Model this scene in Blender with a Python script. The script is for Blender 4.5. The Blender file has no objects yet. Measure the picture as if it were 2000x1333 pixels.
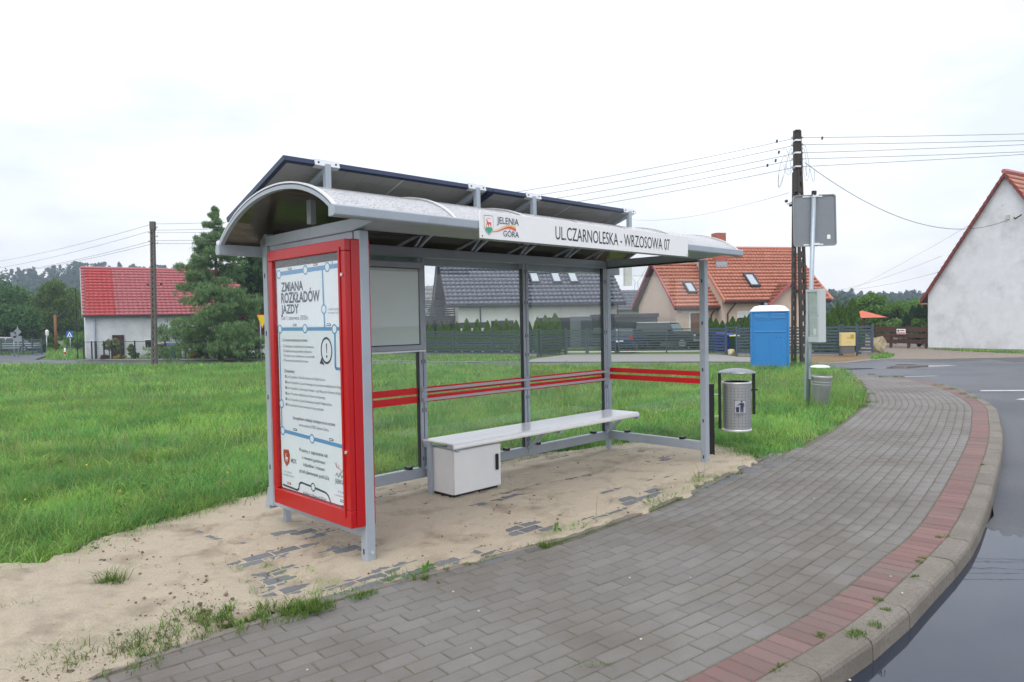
import bpy, bmesh, math, random
import numpy as np
from mathutils import Vector, Matrix
rnd = random.Random(7); nr = np.random.RandomState(11)
scn = bpy.context.scene
COL = scn.collection
# ------------------------------------------------------------------ camera
F_PX, PITCH, ROLL, CAMH = 1413.1, 0.0292, -0.0181, 1.589
_fw = np.array([0, math.cos(PITCH), -math.sin(PITCH)]); _u0 = np.array([0, math.sin(PITCH), math.cos(PITCH)]); _r0 = np.array([1., 0, 0])
_rt = _r0*math.cos(ROLL)+_u0*math.sin(ROLL); _up = _u0*math.cos(ROLL)-_r0*math.sin(ROLL)
cd = bpy.data.cameras.new('camera'); cam = bpy.data.objects.new('camera', cd); COL.objects.link(cam)
cd.sensor_width = 36; cd.lens = F_PX/2000*36; cd.clip_start = .05; cd.clip_end = 3000
cam.matrix_world = Matrix(((_rt[0], _up[0], -_fw[0], 0), (_rt[1], _up[1], -_fw[1], 0), (_rt[2], _up[2], -_fw[2], CAMH), (0, 0, 0, 1)))
scn.camera = cam
# ------------------------------------------------------------------ sky and light
SUN_EL, SUN_AZ = math.radians(58), math.radians(200)
w = bpy.data.worlds.new('World'); scn.world = w; w.use_nodes = True
nt = w.node_tree; nt.nodes.clear()
def wn(t, **k):
    n = nt.nodes.new(t)
    for a, b in k.items(): setattr(n, a, b)
    return n
out = wn('ShaderNodeOutputWorld'); bg = wn('ShaderNodeBackground'); sky = wn('ShaderNodeTexSky', sky_type='NISHITA')
sky.sun_disc = False; sky.sun_elevation = SUN_EL; sky.sun_rotation = SUN_AZ; sky.air_density = 1.5; sky.dust_density = 5
bg2 = wn('ShaderNodeBackground'); add = wn('ShaderNodeAddShader')
nt.links.new(sky.outputs[0], bg.inputs[0]); bg.inputs[1].default_value = .05
tc = wn('ShaderNodeTexCoord'); mp = wn('ShaderNodeMapping'); mp.inputs['Scale'].default_value = (1, 1, 2.6)
nz = wn('ShaderNodeTexNoise'); nz.inputs['Scale'].default_value = 2.4; nz.inputs['Detail'].default_value = 5; nz.inputs['Roughness'].default_value = .55
cr = wn('ShaderNodeValToRGB'); cr.color_ramp.elements[0].position = .36; cr.color_ramp.elements[0].color = (.535, .555, .60, 1)
cr.color_ramp.elements[1].position = .66; cr.color_ramp.elements[1].color = (.82, .82, .825, 1)
nt.links.new(tc.outputs['Generated'], mp.inputs[0]); nt.links.new(mp.outputs[0], nz.inputs[0]); nt.links.new(nz.outputs[0], cr.inputs[0])
nt.links.new(cr.outputs[0], bg2.inputs[0]); bg2.inputs[1].default_value = 1.22
nt.links.new(bg.outputs[0], add.inputs[0]); nt.links.new(bg2.outputs[0], add.inputs[1]); nt.links.new(add.outputs[0], out.inputs[0])
sd = bpy.data.lights.new('sun', 'SUN'); sd.energy = 0.7; sd.angle = math.radians(35); sd.color = (1, .96, .9)
so = bpy.data.objects.new('sun', sd); COL.objects.link(so)
d = Vector((math.sin(SUN_AZ)*math.cos(SUN_EL), math.cos(SUN_AZ)*math.cos(SUN_EL), math.sin(SUN_EL)))
so.rotation_euler = d.to_track_quat('Z', 'Y').to_euler()
scn.view_settings.view_transform = 'Standard'; scn.view_settings.look = 'None'; scn.view_settings.exposure = .34; scn.view_settings.gamma = 1
scn.render.engine = 'CYCLES'; scn.cycles.volume_step_rate = 4
scn.cycles.transparent_max_bounces = 24; scn.cycles.max_bounces = 10

# ------------------------------------------------------------------ helpers
def sstep(t): t = np.clip(t, 0, 1); return t*t*(3-2*t)
def zt(y): return float(-.5*sstep((y-8)/32.))
def ray(px, py): return _fw*F_PX+_rt*(px-1000)-_up*(py-666.5)
def P(px, py, Y):
    d = ray(px, py); return np.array([0, 0, CAMH])+d*(Y/d[1])
def T(px, py, o=0.):
    z = 0
    d = ray(px, py)
    for _ in range(60):
        q = np.array([0, 0, CAMH])+d*((z+o-CAMH)/d[2]); z = .5*z+.5*zt(q[1])
    return q
def proj(p):
    d = np.asarray(p, float)-np.array([0, 0, CAMH]); z = d@_fw
    if z <= 0.05: return (-9999, -9999)
    return (1000+F_PX*(d@_rt)/z, 666.5-F_PX*(d@_up)/z)
def hit(px, py, p0, n):
    d = ray(px, py); o = np.array([0, 0, CAMH]); return o+d*(((np.asarray(p0)-o)@np.asarray(n))/(d@np.asarray(n)))
def LIN(h):   # sRGB 0-255 -> linear
    return tuple((c/255/12.92 if c/255 < .04045 else ((c/255+.055)/1.055)**2.4) for c in h)
MATS = {}
def mat(name, col, rough=.6, metal=0., var=.0, nscale=8., nvar=.0, col2=None, bump=0., bscale=60., rv=0., ior=1.45, spec=None, trans=0., coat=0., sp2=None, detail=4., big=None, hv=.035):
    """procedural: base colour with fine noise (nvar), optional second colour patches (col2, sp2=threshold), per-piece random value (rv)"""
    if name in MATS: return MATS[name]
    m = bpy.data.materials.new(name); m.use_nodes = True; MATS[name] = m
    n = m.node_tree.nodes; l = m.node_tree.links; b = n['Principled BSDF']
    b.inputs['Roughness'].default_value = rough; b.inputs['Metallic'].default_value = metal; b.inputs['IOR'].default_value = ior
    if coat: b.inputs['Coat Weight'].default_value = coat; b.inputs['Coat Roughness'].default_value = .05
    if spec is not None: b.inputs['Specular IOR Level'].default_value = spec
    tcn = n.new('ShaderNodeNewGeometry')
    rgb = n.new('ShaderNodeRGB'); rgb.outputs[0].default_value = (*col[:3], 1); cur = rgb.outputs[0]
    if col2 is not None:
        t = n.new('ShaderNodeTexNoise'); t.inputs['Scale'].default_value = nscale*.35; t.inputs['Detail'].default_value = detail; t.inputs['Roughness'].default_value = .65
        l.new(tcn.outputs['Position'], t.inputs[0]); r = n.new('ShaderNodeValToRGB'); a = sp2 or (.45, .65)
        r.color_ramp.elements[0].position = a[0]; r.color_ramp.elements[1].position = a[1]; l.new(t.outputs[0], r.inputs[0])
        mx = n.new('ShaderNodeMix'); mx.data_type = 'RGBA'; l.new(r.outputs[0], mx.inputs[0]); l.new(cur, mx.inputs[6]); mx.inputs[7].default_value = (*col2[:3], 1); cur = mx.outputs[2]
    if big is not None:      # broad stains over many pieces: (colour, scale, lo, hi)
        t = n.new('ShaderNodeTexNoise'); t.inputs['Scale'].default_value = big[1]; t.inputs['Detail'].default_value = 5; t.inputs['Roughness'].default_value = .6
        l.new(tcn.outputs['Position'], t.inputs[0]); r = n.new('ShaderNodeMapRange'); r.inputs[1].default_value = big[2]; r.inputs[2].default_value = big[3]; l.new(t.outputs[0], r.inputs[0])
        mx = n.new('ShaderNodeMix'); mx.data_type = 'RGBA'; l.new(r.outputs[0], mx.inputs[0]); l.new(cur, mx.inputs[6]); mx.inputs[7].default_value = (*big[0][:3], 1); cur = mx.outputs[2]
    if nvar:
        t = n.new('ShaderNodeTexNoise'); t.inputs['Scale'].default_value = nscale; t.inputs['Detail'].default_value = 6; t.inputs['Roughness'].default_value = .7
        l.new(tcn.outputs['Position'], t.inputs[0]); mr = n.new('ShaderNodeMapRange'); mr.inputs[1].default_value = .25; mr.inputs[2].default_value = .75
        mr.inputs[3].default_value = 1-nvar; mr.inputs[4].default_value = 1+nvar; l.new(t.outputs[0], mr.inputs[0])
        hs = n.new('ShaderNodeHueSaturation'); l.new(mr.outputs[0], hs.inputs['Value']); l.new(cur, hs.inputs['Color']); cur = hs.outputs[0]
    if rv:
        at = n.new('ShaderNodeAttribute'); at.attribute_name = 'rnd'; oi = n.new('ShaderNodeObjectInfo')
        ad = n.new('ShaderNodeMath'); ad.operation = 'ADD'; l.new(at.outputs['Fac'], ad.inputs[0]); l.new(oi.outputs['Random'], ad.inputs[1])
        fr = n.new('ShaderNodeMath'); fr.operation = 'FRACT'; l.new(ad.outputs[0], fr.inputs[0])
        mr = n.new('ShaderNodeMapRange'); mr.inputs[3].default_value = 1-rv; mr.inputs[4].default_value = 1+rv; l.new(fr.outputs[0], mr.inputs[0])
        mh = n.new('ShaderNodeMapRange'); mh.inputs[3].default_value = .5-rv*hv; mh.inputs[4].default_value = .5+rv*hv
        m2 = n.new('ShaderNodeMath'); m2.operation = 'MULTIPLY'; m2.inputs[1].default_value = 7.31; l.new(fr.outputs[0], m2.inputs[0])
        f2 = n.new('ShaderNodeMath'); f2.operation = 'FRACT'; l.new(m2.outputs[0], f2.inputs[0]); l.new(f2.outputs[0], mh.inputs[0])
        hs = n.new('ShaderNodeHueSaturation'); l.new(mr.outputs[0], hs.inputs['Value']); l.new(mh.outputs[0], hs.inputs['Hue']); l.new(cur, hs.inputs['Color']); cur = hs.outputs[0]
    l.new(cur, b.inputs['Base Color'])
    if bump:
        t = n.new('ShaderNodeTexNoise'); t.inputs['Scale'].default_value = bscale; t.inputs['Detail'].default_value = 5; l.new(tcn.outputs['Position'], t.inputs[0])
        bp = n.new('ShaderNodeBump'); bp.inputs['Strength'].default_value = bump; bp.inputs['Distance'].default_value = .01; l.new(t.outputs[0], bp.inputs['Height']); l.new(bp.outputs[0], b.inputs['Normal'])
    if trans:   # translucent leaves
        tr = n.new('ShaderNodeBsdfTranslucent'); l.new(cur, tr.inputs[0]); ms = n.new('ShaderNodeMixShader'); ms.inputs[0].default_value = trans
        l.new(b.outputs[0], ms.inputs[1]); l.new(tr.outputs[0], ms.inputs[2]); l.new(ms.outputs[0], n['Material Output'].inputs[0])
    return m
def glassmat(name, tint=(.93, .96, .95), rough=.0, ior=1.5, body=None, bodyfac=0.):
    if name in MATS: return MATS[name]
    m = bpy.data.materials.new(name); m.use_nodes = True; MATS[name] = m; n = m.node_tree.nodes; l = m.node_tree.links; n.clear()
    o = n.new('ShaderNodeOutputMaterial'); fr = n.new('ShaderNodeFresnel'); fr.inputs[0].default_value = ior
    tr = n.new('ShaderNodeBsdfTransparent'); tr.inputs[0].default_value = (*tint, 1); gl = n.new('ShaderNodeBsdfGlossy'); gl.inputs['Roughness'].default_value = rough
    base = tr.outputs[0]
    if body:
        df = n.new('ShaderNodeBsdfDiffuse'); df.inputs[0].default_value = (*body, 1); mm = n.new('ShaderNodeMixShader'); mm.inputs[0].default_value = bodyfac
        l.new(tr.outputs[0], mm.inputs[1]); l.new(df.outputs[0], mm.inputs[2]); base = mm.outputs[0]
    # back faces use the same ior factor: geometry incidence on a thin sheet
    geo = n.new('ShaderNodeNewGeometry'); inv = n.new('ShaderNodeMix'); inv.data_type = 'FLOAT'
    l.new(geo.outputs['Backfacing'], inv.inputs[0]); inv.inputs[2].default_value = ior; inv.inputs[3].default_value = 1/ior; l.new(inv.outputs[0], fr.inputs[0])
    ms = n.new('ShaderNodeMixShader'); l.new(fr.outputs[0], ms.inputs[0]); l.new(base, ms.inputs[1]); l.new(gl.outputs[0], ms.inputs[2]); l.new(ms.outputs[0], o.inputs[0])
    return m

class MB:
    def __init__(s): s.v = []; s.f = []; s.r = []
    def add(s, vs, fs, r=None):
        o = len(s.v); s.v += [tuple(map(float, p)) for p in vs]; s.f += [tuple(o+i for i in f) for f in fs]; s.r += [rnd.random() if r is None else r]*len(fs); return s
    def box(s, a, b, M=None):
        x0, y0, z0 = a; x1, y1, z1 = b
        vs = [(x0, y0, z0), (x1, y0, z0), (x1, y1, z0), (x0, y1, z0), (x0, y0, z1), (x1, y0, z1), (x1, y1, z1), (x0, y1, z1)]
        if M is not None: vs = [tuple(M @ Vector(p)) for p in vs]
        return s.add(vs, [(0, 3, 2, 1), (4, 5, 6, 7), (0, 1, 5, 4), (1, 2, 6, 5), (2, 3, 7, 6), (3, 0, 4, 7)])
    def bar(s, p, q, w, h=None, up=(0, 0, 1)):   # rectangular bar from p to q
        p = Vector(p); q = Vector(q); d = (q-p).normalized(); u = Vector(up)
        if abs(d.dot(u)) > .98: u = Vector((0, 1, 0))
        x = d.cross(u).normalized(); y = x.cross(d).normalized(); h = h or w; vs = []
        for c in (p, q):
            for a, b in ((-1, -1), (1, -1), (1, 1), (-1, 1)): vs.append(c+x*(a*w/2)+y*(b*h/2))
        return s.add(vs, [(0, 3, 2, 1), (4, 5, 6, 7), (0, 1, 5, 4), (1, 2, 6, 5), (2, 3, 7, 6), (3, 0, 4, 7)])
    def tube(s, pts, r, n=8, cap=True):
        pts = [Vector(p) for p in pts]; rs = r if isinstance(r, (list, tuple)) else [r]*len(pts); vs = []; fs = []
        for i, p in enumerate(pts):
            d = (pts[min(i+1, len(pts)-1)]-pts[max(i-1, 0)]).normalized(); u = Vector((0, 0, 1)) if abs(d.z) < .95 else Vector((0, 1, 0))
            x = d.cross(u).normalized(); y = x.cross(d).normalized()
            for k in range(n):
                a = 2*math.pi*k/n; vs.append(p+x*(rs[i]*math.cos(a))+y*(rs[i]*math.sin(a)))
        for i in range(len(pts)-1):
            for k in range(n): fs.append((i*n+k, i*n+(k+1) % n, (i+1)*n+(k+1) % n, (i+1)*n+k))
        if cap: fs.append(tuple(range(n-1, -1, -1))); fs.append(tuple(range((len(pts)-1)*n, len(pts)*n)))
        return s.add(vs, fs)
    def lathe(s, prof, c=(0, 0, 0), n=24):
        vs = []; fs = []
        for r, z in prof:
            for k in range(n): a = 2*math.pi*k/n; vs.append((c[0]+r*math.cos(a), c[1]+r*math.sin(a), c[2]+z))
        for i in range(len(prof)-1):
            for k in range(n): fs.append((i*n+k, i*n+(k+1) % n, (i+1)*n+(k+1) % n, (i+1)*n+k))
        fs.append(tuple(range(n-1, -1, -1))); fs.append(tuple(range((len(prof)-1)*n, len(prof)*n)))
        return s.add(vs, fs)
    def prism(s, poly, vec):    # poly 3-D points, extruded by vec
        n = len(poly); vec = Vector(vec); vs = [Vector(p) for p in poly]+[Vector(p)+vec for p in poly]
        fs = [tuple(range(n-1, -1, -1)), tuple(range(n, 2*n))]+[(i, (i+1) % n, n+(i+1) % n, n+i) for i in range(n)]
        return s.add(vs, fs)
    def poly(s, pts): return s.add(pts, [tuple(range(len(pts)))])
    def mesh(s, name, m=None, smooth=False, fix=True):
        me = bpy.data.meshes.new(name); me.from_pydata(s.v, [], s.f)
        if s.f:
            at = me.attributes.new('rnd', 'FLOAT', 'FACE'); at.data.foreach_set('value', s.r)
        if fix:
            bm = bmesh.new(); bm.from_mesh(me); bmesh.ops.recalc_face_normals(bm, faces=bm.faces); bm.to_mesh(me); bm.free()
        if m: me.materials.append(m)
        if smooth: me.polygons.foreach_set('use_smooth', [True]*len(me.polygons))
        me.update(); return me
def obj(name, me, parent=None, loc=None, bevel=0., smooth_angle=None):
    o = bpy.data.objects.new(name, me); COL.objects.link(o)
    if parent: o.parent = parent
    if loc is not None: o.location = loc
    if bevel:
        b = o.modifiers.new('bevel', 'BEVEL'); b.width = bevel; b.segments = 2; b.limit_method = 'ANGLE'; b.angle_limit = .6
    return o
def part(name, mb, m, parent=None, bevel=0., smooth=False, label=None, stuff=False):
    o = obj(name, mb.mesh(name, m, smooth), parent, bevel=bevel)
    if label: o['label'] = label
    if stuff: o['kind'] = 'stuff'
    return o
def thing(name, label, cat, loc=(0, 0, 0), rz=0, group=None):
    o = bpy.data.objects.new(name, None); COL.objects.link(o); o.location = loc; o.rotation_euler = (0, 0, rz); o.empty_display_size = .2
    o['label'] = label; o['category'] = cat
    if group: o['group'] = group
    return o
def tag(o, label=None, cat=None, group=None, kind=None):
    if label: o['label'] = label
    if cat: o['category'] = cat
    if group: o['group'] = group
    if kind: o['kind'] = kind
    return o
def copy_tree(o, parent=None):
    c = o.copy(); COL.objects.link(c); c.parent = parent
    for ch in list(o.children): copy_tree(ch, c)
    return c
def np_mesh(name, V, Fq, nv, m, rvals=None, smooth=False):
    """V (N,3), Fq list of (array of faces (M,k))"""
    me = bpy.data.meshes.new(name)
    loops = np.concatenate([f.ravel() for f in Fq]); sizes = np.concatenate([np.full(len(f), f.shape[1]) for f in Fq])
    me.vertices.add(len(V)); me.vertices.foreach_set('co', np.asarray(V, np.float32).ravel())
    me.loops.add(len(loops)); me.loops.foreach_set('vertex_index', loops.astype(np.int32))
    me.polygons.add(len(sizes)); st = np.concatenate([[0], np.cumsum(sizes)[:-1]]); me.polygons.foreach_set('loop_start', st.astype(np.int32)); me.polygons.foreach_set('loop_total', sizes.astype(np.int32))
    if rvals is not None:
        at = me.attributes.new('rnd', 'FLOAT', 'POINT'); at.data.foreach_set('value', np.asarray(rvals, np.float32))
    me.update(calc_edges=True); me.validate()
    if m: me.materials.append(m)
    if smooth: me.polygons.foreach_set('use_smooth', np.ones(len(sizes), bool))
    return me
def sheet(name, pts, zoff, m, kind='structure', ycuts=True, skirt=0.):
    """ground sheet: polygon (x,y) draped on the terrain"""
    bm = bmesh.new(); vs = [bm.verts.new((x, y, 0)) for x, y in pts]; bm.faces.new(vs)
    bmesh.ops.triangulate(bm, faces=bm.faces)
    ys = [p[1] for p in pts]
    for y in [8, 9, 10, 11, 12, 14, 16, 18, 20, 22, 24, 26, 28, 30, 32, 34, 36, 38, 40]:
        if min(ys) < y < max(ys):
            g = bm.verts[:]+bm.edges[:]+bm.faces[:]; bmesh.ops.bisect_plane(bm, geom=g, plane_co=(0, y, 0), plane_no=(0, 1, 0))
    for v in bm.verts: v.co.z = zt(v.co.y)+zoff
    bmesh.ops.recalc_face_normals(bm, faces=bm.faces)
    if sum(f.normal.z for f in bm.faces) < 0: bmesh.ops.reverse_faces(bm, faces=bm.faces)
    if skirt:
        e = [e for e in bm.edges if e.is_boundary]; r = bmesh.ops.extrude_edge_only(bm, edges=e)
        for v in r['geom']:
            if isinstance(v, bmesh.types.BMVert): v.co.z -= skirt
    me = bpy.data.meshes.new(name); bm.to_mesh(me); bm.free(); me.materials.append(m)
    o = obj(name, me); o['kind'] = kind; return o
def TP(lst, o=0.): return [tuple(T(x, y, o)[:2]) for x, y in lst]
def inpoly(x, y, poly):
    x = np.asarray(x); y = np.asarray(y); r = np.zeros(x.shape, bool); n = len(poly)
    for i in range(n):
        x0, y0 = poly[i]; x1, y1 = poly[(i+1) % n]
        c = ((y0 > y) != (y1 > y)) & (x < (x1-x0)*(y-y0)/((y1-y0) or 1e-9)+x0); r ^= c
    return r
def polydist(x, y, line):    # distance to an open polyline
    x = np.asarray(x, float); y = np.asarray(y, float); best = np.full(x.shape, 1e9)
    for (ax, ay), (bx, by) in zip(line[:-1], line[1:]):
        dx, dy = bx-ax, by-ay; t = np.clip(((x-ax)*dx+(y-ay)*dy)/(dx*dx+dy*dy+1e-12), 0, 1)
        best = np.minimum(best, np.hypot(x-ax-t*dx, y-ay-t*dy))
    return best
def vnoise(x, y, s, seed=0):   # smooth value noise in numpy
    x = np.asarray(x)/s+seed*17.3; y = np.asarray(y)/s+seed*9.1; xi = np.floor(x); yi = np.floor(y); fx = x-xi; fy = y-yi
    def hsh(a, b):
        h = np.sin(a*127.1+b*311.7+seed*74.7)*43758.5453; return h-np.floor(h)
    fx = fx*fx*(3-2*fx); fy = fy*fy*(3-2*fy)
    return (hsh(xi, yi)*(1-fx)+hsh(xi+1, yi)*fx)*(1-fy)+(hsh(xi, yi+1)*(1-fx)+hsh(xi+1, yi+1)*fx)*fy
def spline(pts, step=.05):
    pts = [np.array(p, float) for p in pts]; pts = [2*pts[0]-pts[1]]+pts+[2*pts[-1]-pts[-2]]; o = []
    for i in range(1, len(pts)-2):
        p0, p1, p2, p3 = pts[i-1:i+3]; n = max(2, int(np.linalg.norm(p2-p1)/step))
        for k in range(n):
            t = k/n; o.append(.5*((2*p1)+(-p0+p2)*t+(2*p0-5*p1+4*p2-p3)*t*t+(-p0+3*p1-3*p2+p3)*t**3))
    o.append(pts[-2]); return np.array(o)
def resample(c, step):
    s = np.concatenate([[0], np.cumsum(np.hypot(*np.diff(c, axis=0).T))]); t = np.arange(0, s[-1], step)
    return np.stack([np.interp(t, s, c[:, 0]), np.interp(t, s, c[:, 1])], 1)
def smooth_curve(c, it):
    for _ in range(it): c[1:-1] = (c[:-2]+c[1:-1]*2+c[2:])/4
    return c
def offset_curve(c, dist):   # + = left of travel direction
    d = np.gradient(c, axis=0); d /= np.hypot(*d.T)[:, None]; n = np.stack([-d[:, 1], d[:, 0]], 1); return c+n*dist

# materials -------------------------------------------------------------
M_alu = mat('grey_powder_coat', (.345, .395, .46), rough=.38, metal=.0, nvar=.03, nscale=20, spec=.6, big=((.285, .325, .375), 4., .52, .80))
M_alu_dark = mat('dark_gasket', (.03, .03, .035), rough=.5)
M_silver = mat('bright_aluminium', (.72, .74, .76), rough=.32, metal=.55, nvar=.04)
M_red = mat('red_powder_coat', (.44, .004, .008), rough=.30, nvar=.04, nscale=5, coat=.15)
M_redband = mat('red_film', (.66, .006, .014), rough=.4)
M_white = mat('white_lacquer', (.86, .87, .89), rough=.28, nvar=.02, coat=.4)
M_cab = mat('grey_white_cabinet', (.70, .72, .73), rough=.5, nvar=.04, bump=.05, bscale=300)
M_black = mat('black_paint', (.012, .012, .014), rough=.35)
M_paper = mat('poster_paper', (.78, .84, .93), rough=.5, nvar=.02, nscale=3)
M_navy = mat('print_navy', (.035, .04, .085), rough=.5)
M_grey_ink = mat('print_grey', (.10, .11, .14), rough=.5)
M_blue_ink = mat('print_blue', (.10, .30, .58), rough=.5)
M_red_ink = mat('print_red', (.42, .03, .03), rough=.5)
M_yel_ink = mat('print_yellow', (.85, .60, .12), rough=.5)
M_org_ink = mat('print_coral', (.80, .13, .09), rough=.5)
M_green_ink = mat('print_green', (.03, .42, .24), rough=.5)
M_panel_frame = mat('navy_anodised_frame', (.035, .05, .095), rough=.35, metal=.3)
M_panel_back = mat('solar_backsheet', (.60, .60, .59), rough=.5)
M_cell = mat('solar_cell_back', (.33, .325, .32), rough=.42, rv=.05)
M_glass = glassmat('shelter_glass', (.99, .998, .994), ior=1.48)
M_winglass = mat('dark_window_glass', (.02, .025, .03), rough=.05, spec=.8)
M_conc = mat('concrete', (.27, .255, .23), rough=.85, nvar=.22, nscale=18, bump=.5, bscale=90, col2=(.19, .18, .155), rv=.08)
M_kerb = mat('kerb_concrete', (.235, .215, .19), rough=.8, nvar=.24, nscale=120, bump=.6, bscale=200, col2=(.17, .15, .125), rv=.07, big=((.17, .155, .13), 2.2, .42, .68))
M_pav = mat('grey_paver', (.204, .197, .189), rough=.66, nvar=.26, nscale=190, bump=.6, bscale=260, col2=(.235, .215, .18), sp2=(.60, .80), rv=.075, big=((.150, .134, .118), .8, .42, .66))
M_pav_red = mat('red_paver', (.225, .132, .125), rough=.78, nvar=.24, nscale=190, bump=.6, bscale=260, col2=(.20, .165, .15), sp2=(.55, .8), rv=.12, big=((.185, .14, .13), 1.1, .45, .65))
M_pav_dark = mat('blue_grey_paver', (.15, .16, .175), rough=.7, nvar=.2, nscale=45, bump=.5, bscale=230, rv=.12)
M_joint = mat('mossy_joint', (.13, .123, .10), rough=.95, nvar=.35, nscale=25, col2=(.10, .115, .06), bump=.6, bscale=120)

# ------------------------------------------------------------------ haze-free structure: ground sheets
FIELD_IN = TP([(1480, 897), (1560, 875), (1640, 830), (1690, 790), (1697, 770), (1685, 748), (1672, 737)])
SW_IN = [(-3.4, 1.9), (-2.6, 2.6), (-1.98, 3.2), (-1.77, 3.48), (-1.45, 3.83), (-1.13, 4.06), (-.66, 4.44), (-.36, 4.66), (.19, 5.05), (.77, 5.6), (1.28, 6.11), (1.95, 6.93)]+FIELD_IN
M_soil = mat('field_soil', (.075, .105, .035), rough=1, nvar=.4, nscale=6, col2=(.085, .07, .04))
M_lawn = mat('rough_lawn', (.085, .15, .035), rough=1, nvar=.4, nscale=5, col2=(.16, .16, .06), sp2=(.5, .72), bump=1, bscale=30)
M_asph = mat('worn_wet_asphalt', (.078, .086, .104), rough=.44, nvar=.34, nscale=150, col2=(.125, .135, .15), sp2=(.40, .66), bump=.8, bscale=300, big=((.06, .068, .085), .35, .45, .60))
M_asph2 = mat('asphalt_patch', (.035, .037, .043), rough=.4, nvar=.25, nscale=60, bump=.35, bscale=260)
M_gravel = mat('gravel_drive', (.23, .195, .165), rough=.95, nvar=.4, nscale=14, col2=(.30, .26, .22), bump=1, bscale=50)
M_drive = mat('paved_drive', (.27, .265, .26), rough=.85, nvar=.15, nscale=14, bump=.3, bscale=60)
base = sheet('ground', [(-700, -40), (700, -40), (700, 900), (-700, 900)], -.2, M_lawn)
FIELD = [(-60, -6), (-3.4, -6), (-3.4, 1.9)]+SW_IN[1:]+TP([(1664, 731), (1620, 722), (1570, 712), (1470, 715), (1260, 716), (1180, 716), (850, 713), (730, 711), (540, 712), (290, 713), (0, 713)])+[(-60, 47)]
sheet('meadow_ground', FIELD, -.03, M_soil, skirt=.15)
ROADN = TP([(-400, 712), (0, 712), (290, 711), (540, 711), (730, 710), (850, 712), (1180, 717), (1260, 717), (1470, 716)])
ROADF = TP([(1575, 708), (1470, 706.5), (1380, 706), (1100, 706.5), (1000, 707.5), (850, 706), (730, 704.5), (540, 703.5), (290, 704), (165, 703.5), (60, 703), (-400, 704)], -.12)
sheet('road', [(-.4, -6), (60, -6), (60, 34.5)]+TP([(2000, 697), (1830, 701), (1740, 700), (1700, 703), (1650, 709), (1575, 711)], -.12)+[(9.5, 30), (9.0, 22), (10.6, 19.9), (9, 14), (4, 6), (1.2, 2.9), (-2, .2)], -.12, M_asph)
rn = [(x, y-.7) for x, y in ROADN]
sheet('side_road', rn+[(11.5, 27.0)]+ROADF, -.125, M_asph)
sheet('lane', TP([(-500, 709), (60, 706), (90, 695), (97, 689), (70, 690), (0, 694), (-500, 700)], -.115), -.115, M_asph)
sheet('driveway', TP([(1036, 703), (1050, 700), (1105, 693), (1380, 691.5), (1400, 692), (1418, 693.5), (1440, 697), (1478, 698), (1480, 707), (1380, 706.5), (1100, 707), (1020, 707.5)], -.1), -.105, M_drive)
sheet('side_road_kerb_strip', TP([(165, 704.2), (540, 704.2), (730, 705.3), (850, 706.8), (1000, 708.2), (1100, 707.2), (1380, 706.7), (1470, 707.2), (1470, 706.4), (1380, 705.9), (1100, 706.4), (1000, 707.2), (850, 705.8), (730, 704.2), (540, 703.2), (165, 703.4)], -.095), -.095, M_drive)
sheet('gravel_yard', TP([(1570, 712), (1650, 710), (1700, 704.5), (1740, 701.5), (1830, 702), (2000, 698.5)], -.11)+[(62, 35), (62, 60), (30, 62), (22, 50), (19, 42), (12.4, 36)], -.108, M_gravel)
sheet('verge_soil', TP([(1570, 709), (1650, 706), (1710, 698), (1716, 693), (1600, 688), (1570, 688)], -.1), -.1, mat('straw_soil', (.24, .15, .08), rough=1, nvar=.4, nscale=10, col2=(.16, .14, .06)))
sheet('asphalt_patch', TP([(1748, 699.8), (1890, 702.5), (1925, 705), (1800, 708), (1700, 703.5)], -.115), -.115, M_asph2)
sheet('asphalt_patch', TP([(1935, 702), (2000, 697.5), (2300, 694), (2300, 706), (1980, 707)], -.115), -.115, M_asph2)
# pavement bricks ---------------------------------------------------------
red_in = [(-1.6, 1.15), (-.5, 2.12), (1.02, 3.36), (1.4, 3.67), (1.78, 4.01), (2.22, 4.49), (2.77, 5.06), (3.26, 5.67), (4.19, 6.92), (5.71, 9.04), (7.0, 11.01), (7.96, 12.58), (9.1, 15.1), (9.85, 17.3), (10.15, 18.9), (9.95, 20.2), (9.1, 21.2)]
C0 = smooth_curve(resample(spline(red_in), .05), 60)
pavement = obj('pavement', None); tag(pavement, kind='structure')
joint = sheet('pavement_bed', SW_IN+[tuple(p) for p in offset_curve(C0, -.24)[::-8]], -.005, M_joint); joint.parent = pavement; joint.name = 'joint_bed'; del joint['kind']
def brick_mesh(name, L, W, m, ch=.005, seed=0):
    r = random.Random(seed); mb = MB(); x, y = L/2, W/2; j = lambda s: s+r.uniform(-.0012, .0012)
    vs = [(-x, -y, -.06), (x, -y, -.06), (x, y, -.06), (-x, y, -.06), (j(-x), j(-y), -.005), (j(x), j(-y), -.005), (j(x), j(y), -.005), (j(-x), j(y), -.005),
          (-x+ch, -y+ch, 0), (x-ch, -y+ch, 0), (x-ch, y-ch, 0), (-x+ch, y-ch, 0)]
    mb.add(vs, [(0, 1, 5, 4), (1, 2, 6, 5), (2, 3, 7, 6), (3, 0, 4, 7), (4, 5, 9, 8), (5, 6, 10, 9), (6, 7, 11, 10), (7, 4, 8, 11), (8, 9, 10, 11)], 0)
    return mb.mesh(name, m)
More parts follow.
